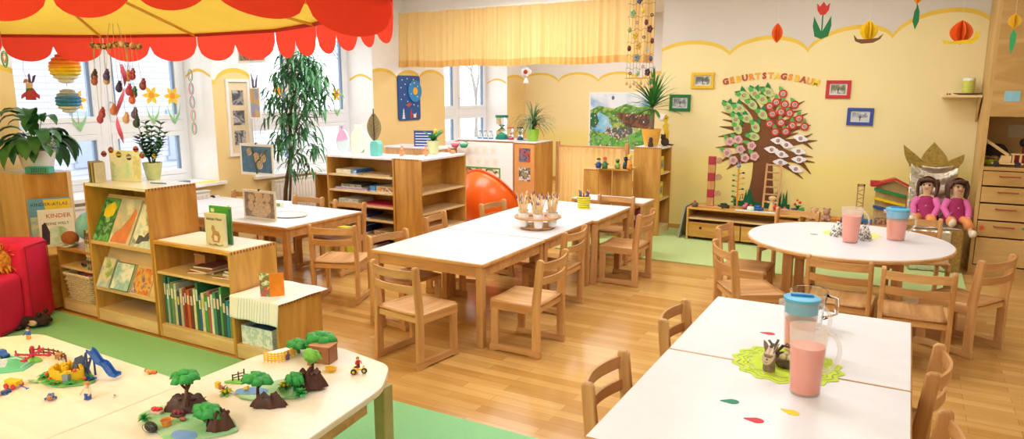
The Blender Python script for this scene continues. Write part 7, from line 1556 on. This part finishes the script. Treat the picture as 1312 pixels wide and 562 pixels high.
t = thing('leaf_fan', 'large brown veined leaf on a stalk, standing behind the teal box', 'ornament', (-4.83, 5.70, MZ)); lf = [(.095 * math.sin(PI * k / 12) ** .8, .12 + .30 * k / 12) for k in range(13)]; obj('leaf', MB().prism([(a, b) for a, b in lf] + [(-a, b) for a, b in lf[::-1][1:-1]], .003, axis='y'), mat('8a7a52', .7, .15, 30), t); obj('stalk', MB().tube([(0, -.003, 0), (0, -.003, .46)], .006, 6), mat('4a3020', .7), t); vn = MB()
for k in range(7):
    for s in (-1, 1): vn.bar((0, -.002, .16 + k * .035), (s * .06 * math.sin(PI * (k + 1.5) / 9), -.002, .20 + k * .035), .002, .003, (0, 1, 0))
obj('veins', vn, mat('5a4630', .7), t); obj('foot', MB().box(-.03, -.02, 0, .03, .02, .012), BEECH['x'], t)
for k, (x, y, nm) in enumerate(((-4.38, 5.58, 'standing in front of the teal box side'), (-4.19, 5.72, 'standing in front of the tulip pot'), (-4.07, 6.02, 'lying at the far end'))):
    t = thing('wooden_rabbit', 'small carved wooden rabbit %s on the game shelf' % nm, 'ornament', (x, y, MZ), .4 * k); mb = MB()
    if k < 2: mb.ball((0, 0, .03), .026, 12, 1, .8, 1.1).ball((0, -.004, .068), .017, 10).tube([(-.006, 0, .078), (-.010, .004, .115)], .0055, 8, .003).tube([(.006, 0, .078), (.012, .004, .112)], .0055, 8, .003).ball((0, -.022, .012), .012, 8)
    else: mb.ball((0, 0, .022), .022, 12, 1.5, .8, .9).ball((-.036, 0, .042), .014, 10).tube([(-.03, 0, .05), (-.045, 0, .085)], .005, 8, .003)
    obj('body', mb, mat('dd9560', .5, .08, 30), t, smooth=True); obj('eyes', MB().ball((-.006 if k < 2 else -.044, -.019 if k < 2 else -.010, .072 if k < 2 else .046), .0022, 6), mat('2a1a10', .4), t)
# behind: window-side sill tray, blue board, cups
t = thing('counter_shelf', 'narrow white-topped cabinet between the game shelf and the white cabinet', 'cabinet', (-5.45, 7.55, 0)); obj('body', MB().box(-.60, -.2, 0, .28, .2, .93), BEECH['z'], t, bevel=.003); obj('top_panel', MB().box(-.61, -.21, .93, .29, .21, .95), LAM, t); obj('end_strip', MB().box(.281, -.19, .05, .286, -.10, .90), mat('e8e0cc', .6), t); dots = MB()
for k in range(8): dots.box(.2865, -.165, .48 + k * .05, .2875, -.125, .50 + k * .05)
obj('dots', dots, mat('4a4a4a', .6), t)
t = thing('blue_calendar', 'dark blue letter board leaning by the third window', 'board', (-5.50, 7.50, .9515), .35); obj('board', MB().box(-.15, -.01, 0, .11, .01, .20), mat('1f4a94', .5), t, bevel=.002); obj('frame', MB().box(.11, -.012, 0, .16, .012, .205).box(-.155, -.012, .20, .16, .012, .208), mat('8a8078', .6), t); mb = MB()
for r_ in range(5):
    obj('white_row', MB().box(-.13, -.012, .02 + r_ * .036, .085 - .02 * (r_ % 2), -.0102, .030 + r_ * .036), WHITE, t)
for px, c, nm in ((587, 'd86a7a', 'pink'), (598, '3aa070', 'green')):
    q = GY(px, 184, 7.62); t = thing('small_bowl', '%s little bowl on the white-topped cabinet by the third window' % nm, 'bowl', (q.x, 7.55, .9515)); obj('bowl_wall', MB().lathe([(.03, 0), (.05, .02), (.055, .05), (.048, .05), (.001, .02)], n=20, cap=False), mat(c, .4), t, smooth=True); obj('handle', MB().tube([(.052, 0, .04), (.075, 0, .06), (.05, 0, .075), (.0, 0, .085)], .006, 6), mat(c, .4), t)
# hourglasses and bottles
HZ = 1.0485; HG = glass('hourglass_glass', 'f4f8fa', .02, 1.15)
def hourglass(x, y, r, h_, c, sandc, label):
    t = thing('hourglass', label, 'hourglass', (x, y, HZ)); obj('cap', MB().lathe([(r, 0), (r, h_ * .10)], n=28), mat(c, .4), t, bevel=.003); obj('cap', MB().lathe([(r, h_ * .90), (r, h_)], n=28), mat(c, .4), t, bevel=.003)
    obj('glass_bulbs', MB().lathe([(r * .85, h_ * .10), (r * .85, h_ * .34), (r * .12, h_ * .5), (r * .85, h_ * .66), (r * .85, h_ * .90)], n=28, cap=False), HG, t, smooth='auto'); obj('sand', MB().lathe([(r * .75, h_ * .11), (r * .7, h_ * .18), (r * .05, h_ * .30)], n=24), mat(sandc, .7), t); return t
hourglass(-4.60, 7.95, .085, .31, '14725a', '2a9a7a', 'largest hourglass with green caps on the white cabinet'); hourglass(-4.455, 7.93, .042, .16, 'c83a4a', 'd86a7a', 'small hourglass with red caps'); hourglass(-4.335, 7.96, .042, .16, '1c2a4a', '2a5fa8', 'small hourglass with dark blue caps and blue sand')
for k in range(3):
    t = thing('glass_bottle', 'small clear bottle with blue rim on the white cabinet, %s of three' % ['leftmost', 'middle', 'rightmost'][k], 'bottle', (-4.93 + k * .085, 7.94, HZ)); obj('bottle_glass', MB().lathe([(.001, 0), (.030, 0), (.031, .05), (.014, .075), (.016, .10), (.013, .10), (.011, .075), (.026, .05), (.026, .004), (.001, .004)], n=20, cap=False), HG, t, smooth=True); obj('blue_band', MB().lathe([(.0315, .0), (.0318, .012)], n=20, cap=False).lathe([(.0165, .095), (.0168, .103)], n=20, cap=False), mat('4a7ab8', .4), t, solid=.001)
# yucca shelf: boxes, figures
for z, c, nm, hh_ in ((.70, 'f0dc2a', 'upper', .19), (.40, 'f0e02a', 'lower', .19)):
    t = thing('game_box', 'bright yellow game box with a blue picture on the %s board of the yucca shelf' % nm, 'game', (-2.57, 7.86, .012 + z + .0195)); obj('box_body', MB().box(-.10, -.03, 0, .125, .12, hh_), mat(c, .45, .04, 10), t, bevel=.002); obj('picture', MB().box(.1252, -.01, .05, .1262, .10, hh_ - .04).box(-.06, -.0312, .04, .08, -.0302, hh_ - .03), collage('yb_' + nm, ['5a9a5a', '3f7fb0', 'd8c040', '7a4a5a', 'e8e0b0'], 24), t)
t = thing('brown_figure', 'little dark brown figure in front of the yucca pot', 'ornament', (-2.56, 7.83, 1.0315)); obj('body', MB().lathe([(.028, 0), (.034, .02), (.02, .06), (.024, .075), (.02, .10), (.004, .112)], n=14), mat('4a2f20', .7, .2, 40), t, smooth=True); obj('arms', MB().tube([(-.03, -.01, .05), (.0, -.03, .045), (.03, -.01, .05)], .006, 6), mat('5a3a28', .7), t)
t = thing('brown_animal', 'dark brown plush animal with a long tail right of the yucca pot', 'soft toy', (-2.47, 8.08, 1.0315)); obj('body', MB().ball((0, 0, .045), .05, 12, 1, .8, 1).ball((-.02, -.01, .10), .032, 10).tube([(.03, 0, .02), (.08, -.02, .015), (.11, -.03, .02)], .012, 8, .006), mat('4a3428', .9, .25, 50), t, smooth=True); obj('ears', MB().ball((-.04, -.01, .128), .010, 8).ball((0, -.01, .128), .010, 8), mat('4a3428', .9), t)
t = thing('yellow_figure', 'yellow paper figure standing behind the yucca pot', 'ornament', (-2.50, 8.10, 1.0315)); t.location = (-2.49, 8.165, 1.0315); obj('body', MB().prism([(-.03, 0), (.03, 0), (.04, .16), (.02, .22), (.045, .24), (.01, .26), (.03, .33), (-.01, .36), (-.04, .30), (-.015, .26), (-.045, .22), (-.02, .16)], .01, axis='y', base=-.005), mat('f0c82a', .6), t); obj('eye', MB().ball((0, -.006, .315), .007, 8), mat('3a2a20', .4), t)
# toy figures on the box shelf
for k, (x, y, c1, c2, nm) in enumerate(((-3.02, 7.40, '24407a', 'e8d8c0', 'navy'), (-2.92, 7.34, '3a6a3a', 'd8a070', 'green'), (-2.80, 7.42, '8aa84a', '4a3a2a', 'lime'), (-2.72, 7.46, '1f3a5a', '2a2a2a', 'dark blue'), (-2.66, 7.42, 'e8902a', 'e8c8a0', 'orange'))):
    t = thing('toy_figure', '%s toy figure on the small open box shelf' % nm, 'toy figure', (x, y, .809), k * .6); hh_ = .10 + .02 * (k % 2) + (.05 if k == 4 else 0); obj('body', MB().lathe([(.030, 0), (.034, .02), (.022, hh_ * .6), (.012, hh_ * .65)], n=12), mat(c1, .5), t, smooth=True); obj('arms', MB().tube([(-.04, 0, hh_ * .35), (0, 0, hh_ * .55), (.04, 0, hh_ * .40)], .009, 6), mat(c1, .5), t); obj('head', MB().ball((0, 0, hh_ * .82), .022, 10), mat(c2, .5), t, smooth=True); obj('hat', MB().lathe([(.026, hh_ * .92), (.020, hh_ * 1.05), (.003, hh_ * 1.12)], n=12), mat(['2a2a2a', 'c83a2a', '5a8a3a', '1f1f24', 'e8c02a'][k], .5), t)
# under the side table: books and yellow box
for k, c in enumerate(('8a2f3a', '6a2a4a', 'b04a5a', '4a3a6a', '9a3040')):
    t = thing('book', '%s book under the side table, seen behind the chair back' % ['dark red', 'plum', 'rose', 'violet', 'crimson'][k], 'book', (-2.33 + k * .022, 6.78, .296)); obj('cover', bookbox(.02, .19, .15, c), [mat(c, .5, .1, 20), PG], t); obj('spine_label', MB().box(-.006, -.0763, .08, .006, -.0752, .13), mat('e0d0c0', .6), t)
t = thing('yellow_crate', 'bright yellow plastic crate on the floor under the side table', 'crate', (-2.40, 6.80, .0135)); mb = MB()
for z in (.0, .05, .10, .15): mb.box(-.12, -.12, z + .004, .12, -.114, z + .036).box(-.12, .114, z + .004, .12, .12, z + .036).box(-.12, -.114, z + .004, -.114, .114, z + .036).box(.114, -.114, z + .004, .12, .114, z + .036)
for x in (-.118, .106): mb.box(x, -.119, 0, x + .012, -.110, .19).box(x, .110, 0, x + .012, .119, .19)
obj('crate_walls', mb, mat('f2de1c', .4), t); obj('crate_floor', MB().box(-.113, -.113, 0, .113, .113, .006), mat('f2de1c', .4), t)
# ================================================================== WINDOW TABLE: PICTURES, PLATE, BOX
def hung_picture(name, px0, py0, px1, py1, Y, label, m, ztop, stand=None, extra=None):
    a, b = GY(px0, py0, Y), GY(px1, py1, Y); w_, h_ = (b.x - a.x) / 2, (a.z - b.z) / 2; cz = (a.z + b.z) / 2 if stand is None else stand + h_
    t = thing(name, label, 'picture', ((a.x + b.x) / 2, Y, cz)); f_ = min(w_, h_) * .17
    obj('mount', MB().box(-w_, -.004, -h_, w_, .004, h_), WHITE, t, bevel=.001); obj('print', MB().box(-w_ + f_, -.0055, -h_ + f_, w_ - f_, -.0042, h_ - f_), m, t); obj('clip', MB().box(-.008, -.007, h_ - .006, .008, .007, h_ + .010), mat('3a3a3a', .4), t)
    if ztop: obj('string', MB().tube([(0, 0, h_ + .008), (0, 0, ztop - cz)], .0012, 4), mat('8a8070', .7), t)
    return t, w_, h_
Yp = 4.45
t, w_, h_ = hung_picture('hanging_picture', 307, 183, 352, 226, Yp, 'hanging photograph of striped snail shells on a twig against blue', mat('4a7298', .5, .3, 25), CEIL - .002)
mb = MB()
for x, z, r_ in ((-.09, .07, .036), (0, .02, .046), (.085, .02, .042), (.04, -.045, .042)):
    mb.ball((x, -.007, z), r_, 14, 1, .12, 1)
    obj('shell_spiral', MB().tube([(x + r_ * (1 - k / 26) * math.cos(k * .6), -.0125, z + r_ * (1 - k / 26) * math.sin(k * .6)) for k in range(24)], .0022, 4), mat('6a4a32', .6), t)
obj('shell_print', mb, mat('e0cdb0', .6, .12, 60), t); obj('twig_print', MB().bar((-.05, -.0062, .10), (.0, -.0062, -.13), .012, .014).bar((.0, -.0062, -.03), (.14, -.0062, .09), .010, .012), mat('5a6a48', .7), t)
lz = GY(331, 226, Yp).z
q = G(333, 281, .5705); t, w_, h_ = hung_picture('picture_card', 311, 240, 355, 282, 4.14, 'photograph of stacked pebbles standing on the window table', mat('9c8c86', .6, .3, 30), None, .5705)
mb = MB()
for x, z, rx_, rz_ in ((.0, .085, .048, .028), (.01, .045, .055, .024), (.0, .005, .062, .026), (-.01, -.04, .085, .030), (.0, -.075, .10, .03), (-.09, .06, .04, .03), (.10, .07, .045, .04), (.10, -.02, .04, .05), (-.10, -.01, .035, .045), (-.03, .11, .03, .018)):
    pts = [(x + rx_ * math.cos(a), z + rz_ * math.sin(a)) for a in [2 * PI * k / 20 for k in range(20)]]; pts = [(max(-w_ * .84, min(w_ * .84, a)), max(-h_ * .84, min(h_ * .84, b))) for a, b in pts]; mb.prism(pts, .0015, axis='y', base=-.0075 - .0002 * len(mb.v) / 40)
obj('pebble_print', mb, mat('d8c4b0', .6, .18, 60), t)
t, w_, h_ = hung_picture('hanging_picture', 319, 112, 335, 152, 4.7, 'narrow hanging picture with yellow shapes and rabbit ears above it', collage('yellow_blue_art', ['5a7aa8', 'd8a83a', '8a9ac0', 'c88a3a'], 10), CEIL - .002)
obj('rabbit_ears', MB().prism([(-.03, h_), (-.01, h_), (-.005, h_ + .06), (-.035, h_ + .13)], .004, axis='y').prism([(.01, h_), (.03, h_), (.05, h_ + .12), (.02, h_ + .06)], .004, axis='y'), mat('6a4a5a', .7), t)
hung_picture('hanging_picture', 303, 45, 341, 80, 4.7, 'hanging picture of red and green leaves just below the canopy edge', collage('red_leaves', ['a83a4a', '6a7a3a', 'c86a5a', '3a4a2a', 'd8a080'], 12), CEIL - .002)
t = thing('tray', 'thin pale oval tray on the corner of the window table', 'tray', (-4.75, 4.40, .5705)); obj('dish', MB().lathe([(.15, 0), (.19, .008), (.192, .012), (.15, .005), (.001, .004)], n=40, cap=False, sy=.75), mat('e8e4dc', .3), t, smooth=True); obj('rim_line', MB().tube([(.191 * math.cos(a), .191 * .75 * math.sin(a), .0115) for a in [2 * PI * k / 40 for k in range(41)]], .0025, 5), mat('d8b890', .4), t)
t = thing('napkin_box', 'flat white box with green print on the window table near the ficus', 'box', (-5.22, 4.74, .5705), .1); obj('box_body', MB().box(-.10, -.06, 0, .10, .06, .045), WHITE, t, bevel=.003); obj('green_print', MB().box(-.085, -.0612, .010, .06, -.0602, .038), mat('8ab85a', .6, .3, 60), t)
t = thing('yellow_folder', 'yellow folder box standing on the floor beyond the window table', 'box', (-4.88, 5.20, 0)); obj('box_body', MB().box(-.12, -.05, 0, .12, .05, .33), mat('e8dc4a', .5, .04, 10), t, bevel=.003); obj('print', MB().box(-.09, -.0512, .05, .08, -.0502, .27), collage('folder_print', ['f0e46a', '8aa85a', 'e8d84a', 'c8c8a0'], 14), t)
# ================================================================== MOBILES NEAR THE CANOPY
def px_at(px, py, Y): return GY(px, py, Y)
YM = 1.60; c0_ = GY(148, 58, YM); t = thing('animal_mobile', 'wooden animal mobile hanging from the canopy edge, little animals on threads', 'mobile', c0_); k_ = (GY(149, 58, YM) - c0_).x
def L(px, py, dy=0): q = GY(px, py, YM) - c0_; return Vector((q.x, dy, q.z))
ct = MB()
for j in range(9): e = L(119 + j * 7.3, 58 + 1.5 * math.sin(j)); ct.ball(e, .012, 10, 1.1, 1, 1)
obj('caterpillar_bar', ct, collage('caterpillar', ['8a5a3a', 'd8a04a', '4a2f24', 'c87a3a', 'e0b878'], 40), t, smooth=True)
sg = MB()
for px in (137, 146, 158): sg.tube([L(px, 57), L(140 + (px - 137) * .5, 30)], .0012, 4)
an = [(125,98,'3a2f2a'),(125,104,'a8503a'),(138,103,'c89a70'),(143,98,'4a3a6a'),(158,99,'d88a3a'),(166,97,'a82a3a'),(177,110,'8a3a30'),(151,113,'3a2a4a'),(126,153,'a8303a'),(137,146,'a83a3a'),(150,142,'c86a3a'),(160,153,'d8a06a'),(170,147,'5a3a5a'),(180,158,'2a3a2a'),(165,120,'3a8a5a'),(166,128,'d8603a'),(169,117,'b8303f')]
for px, py, c in an:
    e = L(px, py, .02 * math.sin(px)); sg.tube([e, Vector((e.x * .95, e.y * .3, 0))], .0008, 4); obj('little_animal', MB().ball(e, .0135, 10, 1.15, .8, 1.2).ball(e + Vector((.010, -.002, .014)), .009, 8).tube([e + Vector((.006, 0, .016)), e + Vector((.005, 0, .028))], .0028, 6).tube([e + Vector((.012, 0, .016)), e + Vector((.014, 0, .027))], .0028, 6), mat(c, .5), t, smooth=True)
rb = MB(); prev = None
for j in range(60): s = j / 59; a = s * 9; e = L(155 + 5 * math.sin(a * .8), 82 + 104 * s); w_ = .008; rb.v.append(tuple(e + Vector((w_ * math.cos(a), w_ * math.sin(a), 0)))); rb.v.append(tuple(e - Vector((w_ * math.cos(a), w_ * math.sin(a), 0))))
for j in range(59): rb.f.append((2 * j, 2 * j + 1, 2 * j + 3, 2 * j + 2)); rb.m.append(0)
obj('spiral_ribbon', rb, mat('e0607a', .5, .1, 10), t); obj('threads', sg, mat('b89a5a', .7), t)
for k, (px, py, c1, c2) in enumerate(((133,197,'c8303a','3a2a2a'),(142,192,'6a1f24','b8603a'),(152,198,'2f2a24','e0b02a'),(165,201,'2a2624','d8d0c0'),(174,191,'d85a1f','2a1f1a'),(182,199,'c83a30','3a7a4a'))):
    q = GY(px, py, 2.93); t = thing('painted_egg', ['red heart-like', 'dark red', 'black and yellow banded', 'black and white banded', 'orange and black banded', 'red and green'][k] + ' painted egg hanging above the tall bookcase', 'egg', q, 0, 'painted eggs hanging over the tall bookcase')
    obj('egg', MB().ball((0, 0, 0), .017, 14, 1, 1, 1.3), mat(c1, .35), t, smooth=True); obj('band', MB().lathe([(.0172, -.006), (.0176, 0), (.0172, .006)], n=18, cap=False).lathe([(.0135, .0115), (.0125, .0145)], n=18, cap=False), mat(c2, .4), t, solid=.0008); obj('thread', MB().tube([(0, 0, .02), (0, 0, 2.03 - q.z)], .0006, 4), mat('d8d8d8', .6), t)
def spinner(px, py0, py1, rpx, cols_, Y, label, ztop):
    a, b = GY(px, py0, Y), GY(px, py1, Y); r_ = (GY(px + rpx, py0, Y) - a).x * .87; h_ = a.z - b.z; t = thing('paper_spinner', label, 'mobile', (a.x, Y, b.z)); n = len(cols_)
    for j, c in enumerate(cols_):
        s0 = j / n; prof = []
        for q in range(2): s = (j + q) / n; prof.append((max(.004, r_ * math.sin(PI * (.06 + .90 * s)) ** .9), h_ * (1 - s)))
        mb = MB().lathe([(prof[0][0], prof[0][1]), (max(prof[0][0], prof[1][0]) * 1.06, (prof[0][1] + prof[1][1]) / 2), (prof[1][0], prof[1][1] + .002)], n=18, cap=False, sy=.7); obj('paper_strip', mb, mat(c, .6, .08, 20), t, solid=.001)
    obj('thread', MB().tube([(0, 0, h_), (0, 0, ztop - b.z)], .0008, 4), mat('c8c8c8', .6), t); obj('rod', MB().tube([(0, 0, -.02), (0, 0, h_)], .002, 5), mat('8a8a8a', .5), t)
spinner(81, 68, 107, 15, ['d8503a', 'e8682f', 'f0902a', 'f4b02a', 'f4cc2a', 'e8d84a', 'dcdcd0', 'e8e8ee'], 3.0, 'warm red to yellow paper spinner in front of the window', 2.03)
spinner(86, 114, 145, 12, ['b8ad8a', '8aa0a8', '3a7fc0', '1f78c0', '2a8ac8', 'c8d4dc', 'e0e4ec'], 3.06, 'blue and grey paper spinner below the warm coloured one', 2.03)
q = GY(38, 118, 3.0); t = thing('hanging_rabbit', 'red jointed rabbit puppet with long ears before the left window', 'puppet', q); t.scale = (1.35, 1.35, 1.0); Mx_ = 1
obj('body', MB().prism([(-.05, -.06), (.05, -.06), (.06, .0), (.03, .03), (-.03, .03), (-.05, -.01)], .006, axis='y').prism([(-.09, -.02), (-.05, .0), (-.05, -.03), (-.10, -.05)], .006, axis='y').prism([(.05, .0), (.09, -.02), (.09, -.05), (.05, -.03)], .006, axis='y'), mat('c02f4a', .5, .2, 30), t); obj('head', MB().prism([(-.03, .03), (.03, .03), (.035, .07), (-.03, .075)], .007, axis='y', base=-.002), mat('e8c8a0', .6), t); obj('ears', MB().prism([(.0, .07), (.02, .07), (.012, .14), (.0, .13)], .006, axis='y').prism([(.03, .07), (.05, .08), (.075, .13), (.05, .12)], .006, axis='y'), mat('5a2f4a', .6), t); obj('hat', MB().prism([(-.05, .07), (.0, .08), (-.01, .10), (-.035, .10)], .006, axis='y', base=-.004), mat('b8803a', .6), t); obj('green_scarf', MB().box(-.03, -.003, .015, .03, .009, .03), mat('3a8a4a', .6), t); obj('string', MB().tube([(0, 0, .08), (-.04, 0, .16), (-.02, 0, 2.03 - q.z)], .001, 4), mat('a83a4a', .6), t)
q = GY(6, 76, 3.0); t = thing('paper_rings', 'green and orange nested paper rings hanging at the left window edge', 'paper ornament', q)
for r_, c in ((.062, '3a9a5a'), (.050, '4aaa6a'), (.038, 'e07a3a'), (.026, 'e8b05a')): obj('ring', MB().tube([(r_ * .75 * math.cos(a), .003 * math.sin(a * 2), r_ * math.sin(a) + .01 * (r_ < .04)) for a in [2 * PI * k / 28 for k in range(29)]], .0035, 6), mat(c, .6), t)
obj('string', MB().tube([(0, 0, .06), (0, 0, 2.03 - q.z)], .001, 4), mat('c8c8c8', .6), t)
q = GY(68, 185, 3.0); t = thing('paper_windmill', 'blue and white paper swirl on a stick with blue beads by the window plant', 'ornament', q); sp = MB()
for j in range(30): s = j / 29; a = s * 10; w_ = .020 * math.sin(PI * s) + .004; z = .055 - .115 * s; sp.v += [(w_ * math.cos(a), w_ * math.sin(a) * .8, z), (-w_ * math.cos(a), -w_ * math.sin(a) * .8, z)]
for j in range(29): sp.f.append((2 * j, 2 * j + 1, 2 * j + 3, 2 * j + 2)); sp.m.append(0)
obj('swirl', sp, collage('blue_swirl', ['2a4fa0', 'd8dcec', '5a7ac8', '1f3a7a'], 40), t); obj('stick', MB().tube([(-.09, 0, .0), (.08, -.01, -.018)], .0022, 6), PALEW['x'], t); obj('beads', MB().ball((-.095, 0, .001), .010, 8).ball((.085, -.01, -.019), .010, 8), mat('1f4a94', .4), t); obj('string', MB().tube([(-.0, 0, .055), (0, 0, 2.03 - q.z)], .0007, 4), mat('c8c8c8', .6), t)
o = thing('green_box', 'turquoise box with dark stripes on the cabinet under the big plant', 'box', (-5.98, 3.02, 1.0195), rzA * 0 + .5); obj('box_body', MB().box(-.10, -.035, 0, .09, .035, .05), mat('4ab0a8', .5, .06, 20), o, bevel=.003); sb = MB()
for k in range(9): sb.box(-.05 + k * .014, -.0362, .004, -.044 + k * .014, -.0352, .046)
obj('dark_stripes', sb, mat('1f4a4a', .5), o)
# flower stickers on the panes, hanging ovals in the reveal
YF, GF = mat('f4c832', .6), mat('8fc88a', .6)
for px, py, nm in ((194, 122, 'left of the pair on the first window'), (221, 123, 'right of the pair on the first window'), (98, 128, 'beside the paper spinner on the first window'), (357, 116, 'left on the second window behind the ficus'), (431, 121, 'right on the second window behind the ficus')):
    q = GX(px, py, XF + .052); t = thing('flower_sticker', 'yellow daffodil window sticker, ' + nm, 'sticker', (XF + .047, q.y, q.z)); t.scale = (1, 1.25, 1.25); Mx_ = R(PI / 2, 'Z')
    f = MB()
    for k in range(6): a = k * PI / 3; f.prism([(.02 * math.cos(a - .9), .02 * math.sin(a - .9)), (.055 * math.cos(a - .35), .055 * math.sin(a - .35)), (.085 * math.cos(a), .085 * math.sin(a)), (.055 * math.cos(a + .35), .055 * math.sin(a + .35)), (.02 * math.cos(a + .9), .02 * math.sin(a + .9))], .002 + .0003 * k, axis='x')
    obj('petals', f, YF, t); obj('trumpet', MB().lathe([(.026, 0), (.026, .004)], n=16, M=R(PI / 2, 'Y')), mat('ee9a22', .6), t); obj('leaves', MB().prism([(0, -.03), (.006, -.2), (.05, -.14), (.075, -.06), (.055, -.16), (.01, -.24), (-.04, -.17), (-.06, -.06), (-.04, -.13), (-.004, -.2)], .002, axis='x'), GF, t)
t = thing('oval_garland', 'vertical garland of open paper ovals in the first window reveal', 'garland', GX(243, 88, -6.72)); cc = ['4a9a7a', 'c84a4a', '3a7a9a', 'e08a5a']
for k in range(5): obj('oval', MB().tube([(0, .028 * math.cos(a), -.07 - .14 * k + .065 * math.sin(a)) for a in [2 * PI * j / 20 for j in range(21)]], .004, 5), mat(cc[k % 4], .6), t); obj('inner_oval', MB().tube([(0.002, .014 * math.cos(a), -.07 - .14 * k + .05 * math.sin(a)) for a in [2 * PI * j / 20 for j in range(21)]], .003, 5), mat(cc[(k + 1) % 4], .6), t)
obj('string', MB().tube([(0, 0, -.75), (0, 0, HEAD - t.location.z - .001)], .001, 4), mat('c8c8c8', .6), t)
for px, nm, c in ((235, 'grey', '7a7f9a'), ): q = GX(px, 222, -6.62); o = obj('small_box', MB().box(-.04, -.05, 0, .04, .05, .03), mat(c, .5), None, bevel=.004, loc=(-6.62, q.y, SILL + .0005)); tag(o, 'small grey box on the sill of the first window', 'box')
q = GX(262, 224, -6.55); o = obj('yellow_paper', MB().box(-.06, -.12, 0, .06, .12, .004), mat('f0e04a', .6), None, loc=(-6.52, q.y, SILL + .0005)); tag(o, 'yellow paper on the near end of the first window sill', 'paper')
# ================================================================== LIGHT AND CAMERA
w = bpy.data.worlds.new('World'); SC.world = w; w.use_nodes = True
N = w.node_tree.nodes; L = w.node_tree.links; bg = N['Background']
tc = N.new('ShaderNodeTexCoord'); nz = N.new('ShaderNodeTexNoise'); nz.inputs['Scale'].default_value = 2.5; nz.inputs['Detail'].default_value = 5
r = N.new('ShaderNodeValToRGB'); r.color_ramp.elements[0].color = (.80, .88, 1, 1); r.color_ramp.elements[1].color = (.98, .99, 1, 1)
L.new(tc.outputs['Generated'], nz.inputs['Vector']); L.new(nz.outputs['Fac'], r.inputs[0]); L.new(r.outputs[0], bg.inputs[0]); bg.inputs[1].default_value = SKY
for k, (a, b) in enumerate(OPEN):
    l = bpy.data.lights.new('daylight_portal', 'AREA'); l.shape = 'RECTANGLE'; l.size = b - a; l.size_y = HEAD - SILL
    l.cycles.is_portal = True
    o = bpy.data.objects.new('daylight_portal', l); COL.objects.link(o); o.location = (XF - .06, (a + b) / 2, (HEAD + SILL) / 2)
    o.rotation_euler = Vector((1, 0, 0)).to_track_quat('-Z', 'Z').to_euler()
def fill_area(x, y, sx, sy, e, c=(.955, .98, 1.0), z=CEIL - .03):
    l = bpy.data.lights.new('ceiling_fill', 'AREA'); l.shape = 'RECTANGLE'; l.size = sx; l.size_y = sy; l.energy = e; l.color = c  # added fill light below the ceiling, without a fitting
    o = bpy.data.objects.new('ceiling_fill', l); COL.objects.link(o); o.location = (x, y, z)
for x, y, sx, sy, e in FILLS: fill_area(x, y, sx, sy, e)
cd = bpy.data.cameras.new('camera'); co = bpy.data.objects.new('camera', cd); COL.objects.link(co)
cd.sensor_width = 36; cd.lens = 36 * FPX / 1312; cd.clip_start = .02; cd.clip_end = 200
co.matrix_world = Matrix.Translation(EYE) @ Matrix((RT, UP, -FW)).transposed().to_4x4()
SC.camera = co
SC.view_settings.view_transform = 'Standard'; SC.view_settings.look = 'None'; SC.view_settings.gamma = 1; SC.view_settings.exposure = EXPO
SC.view_settings.use_curve_mapping = False
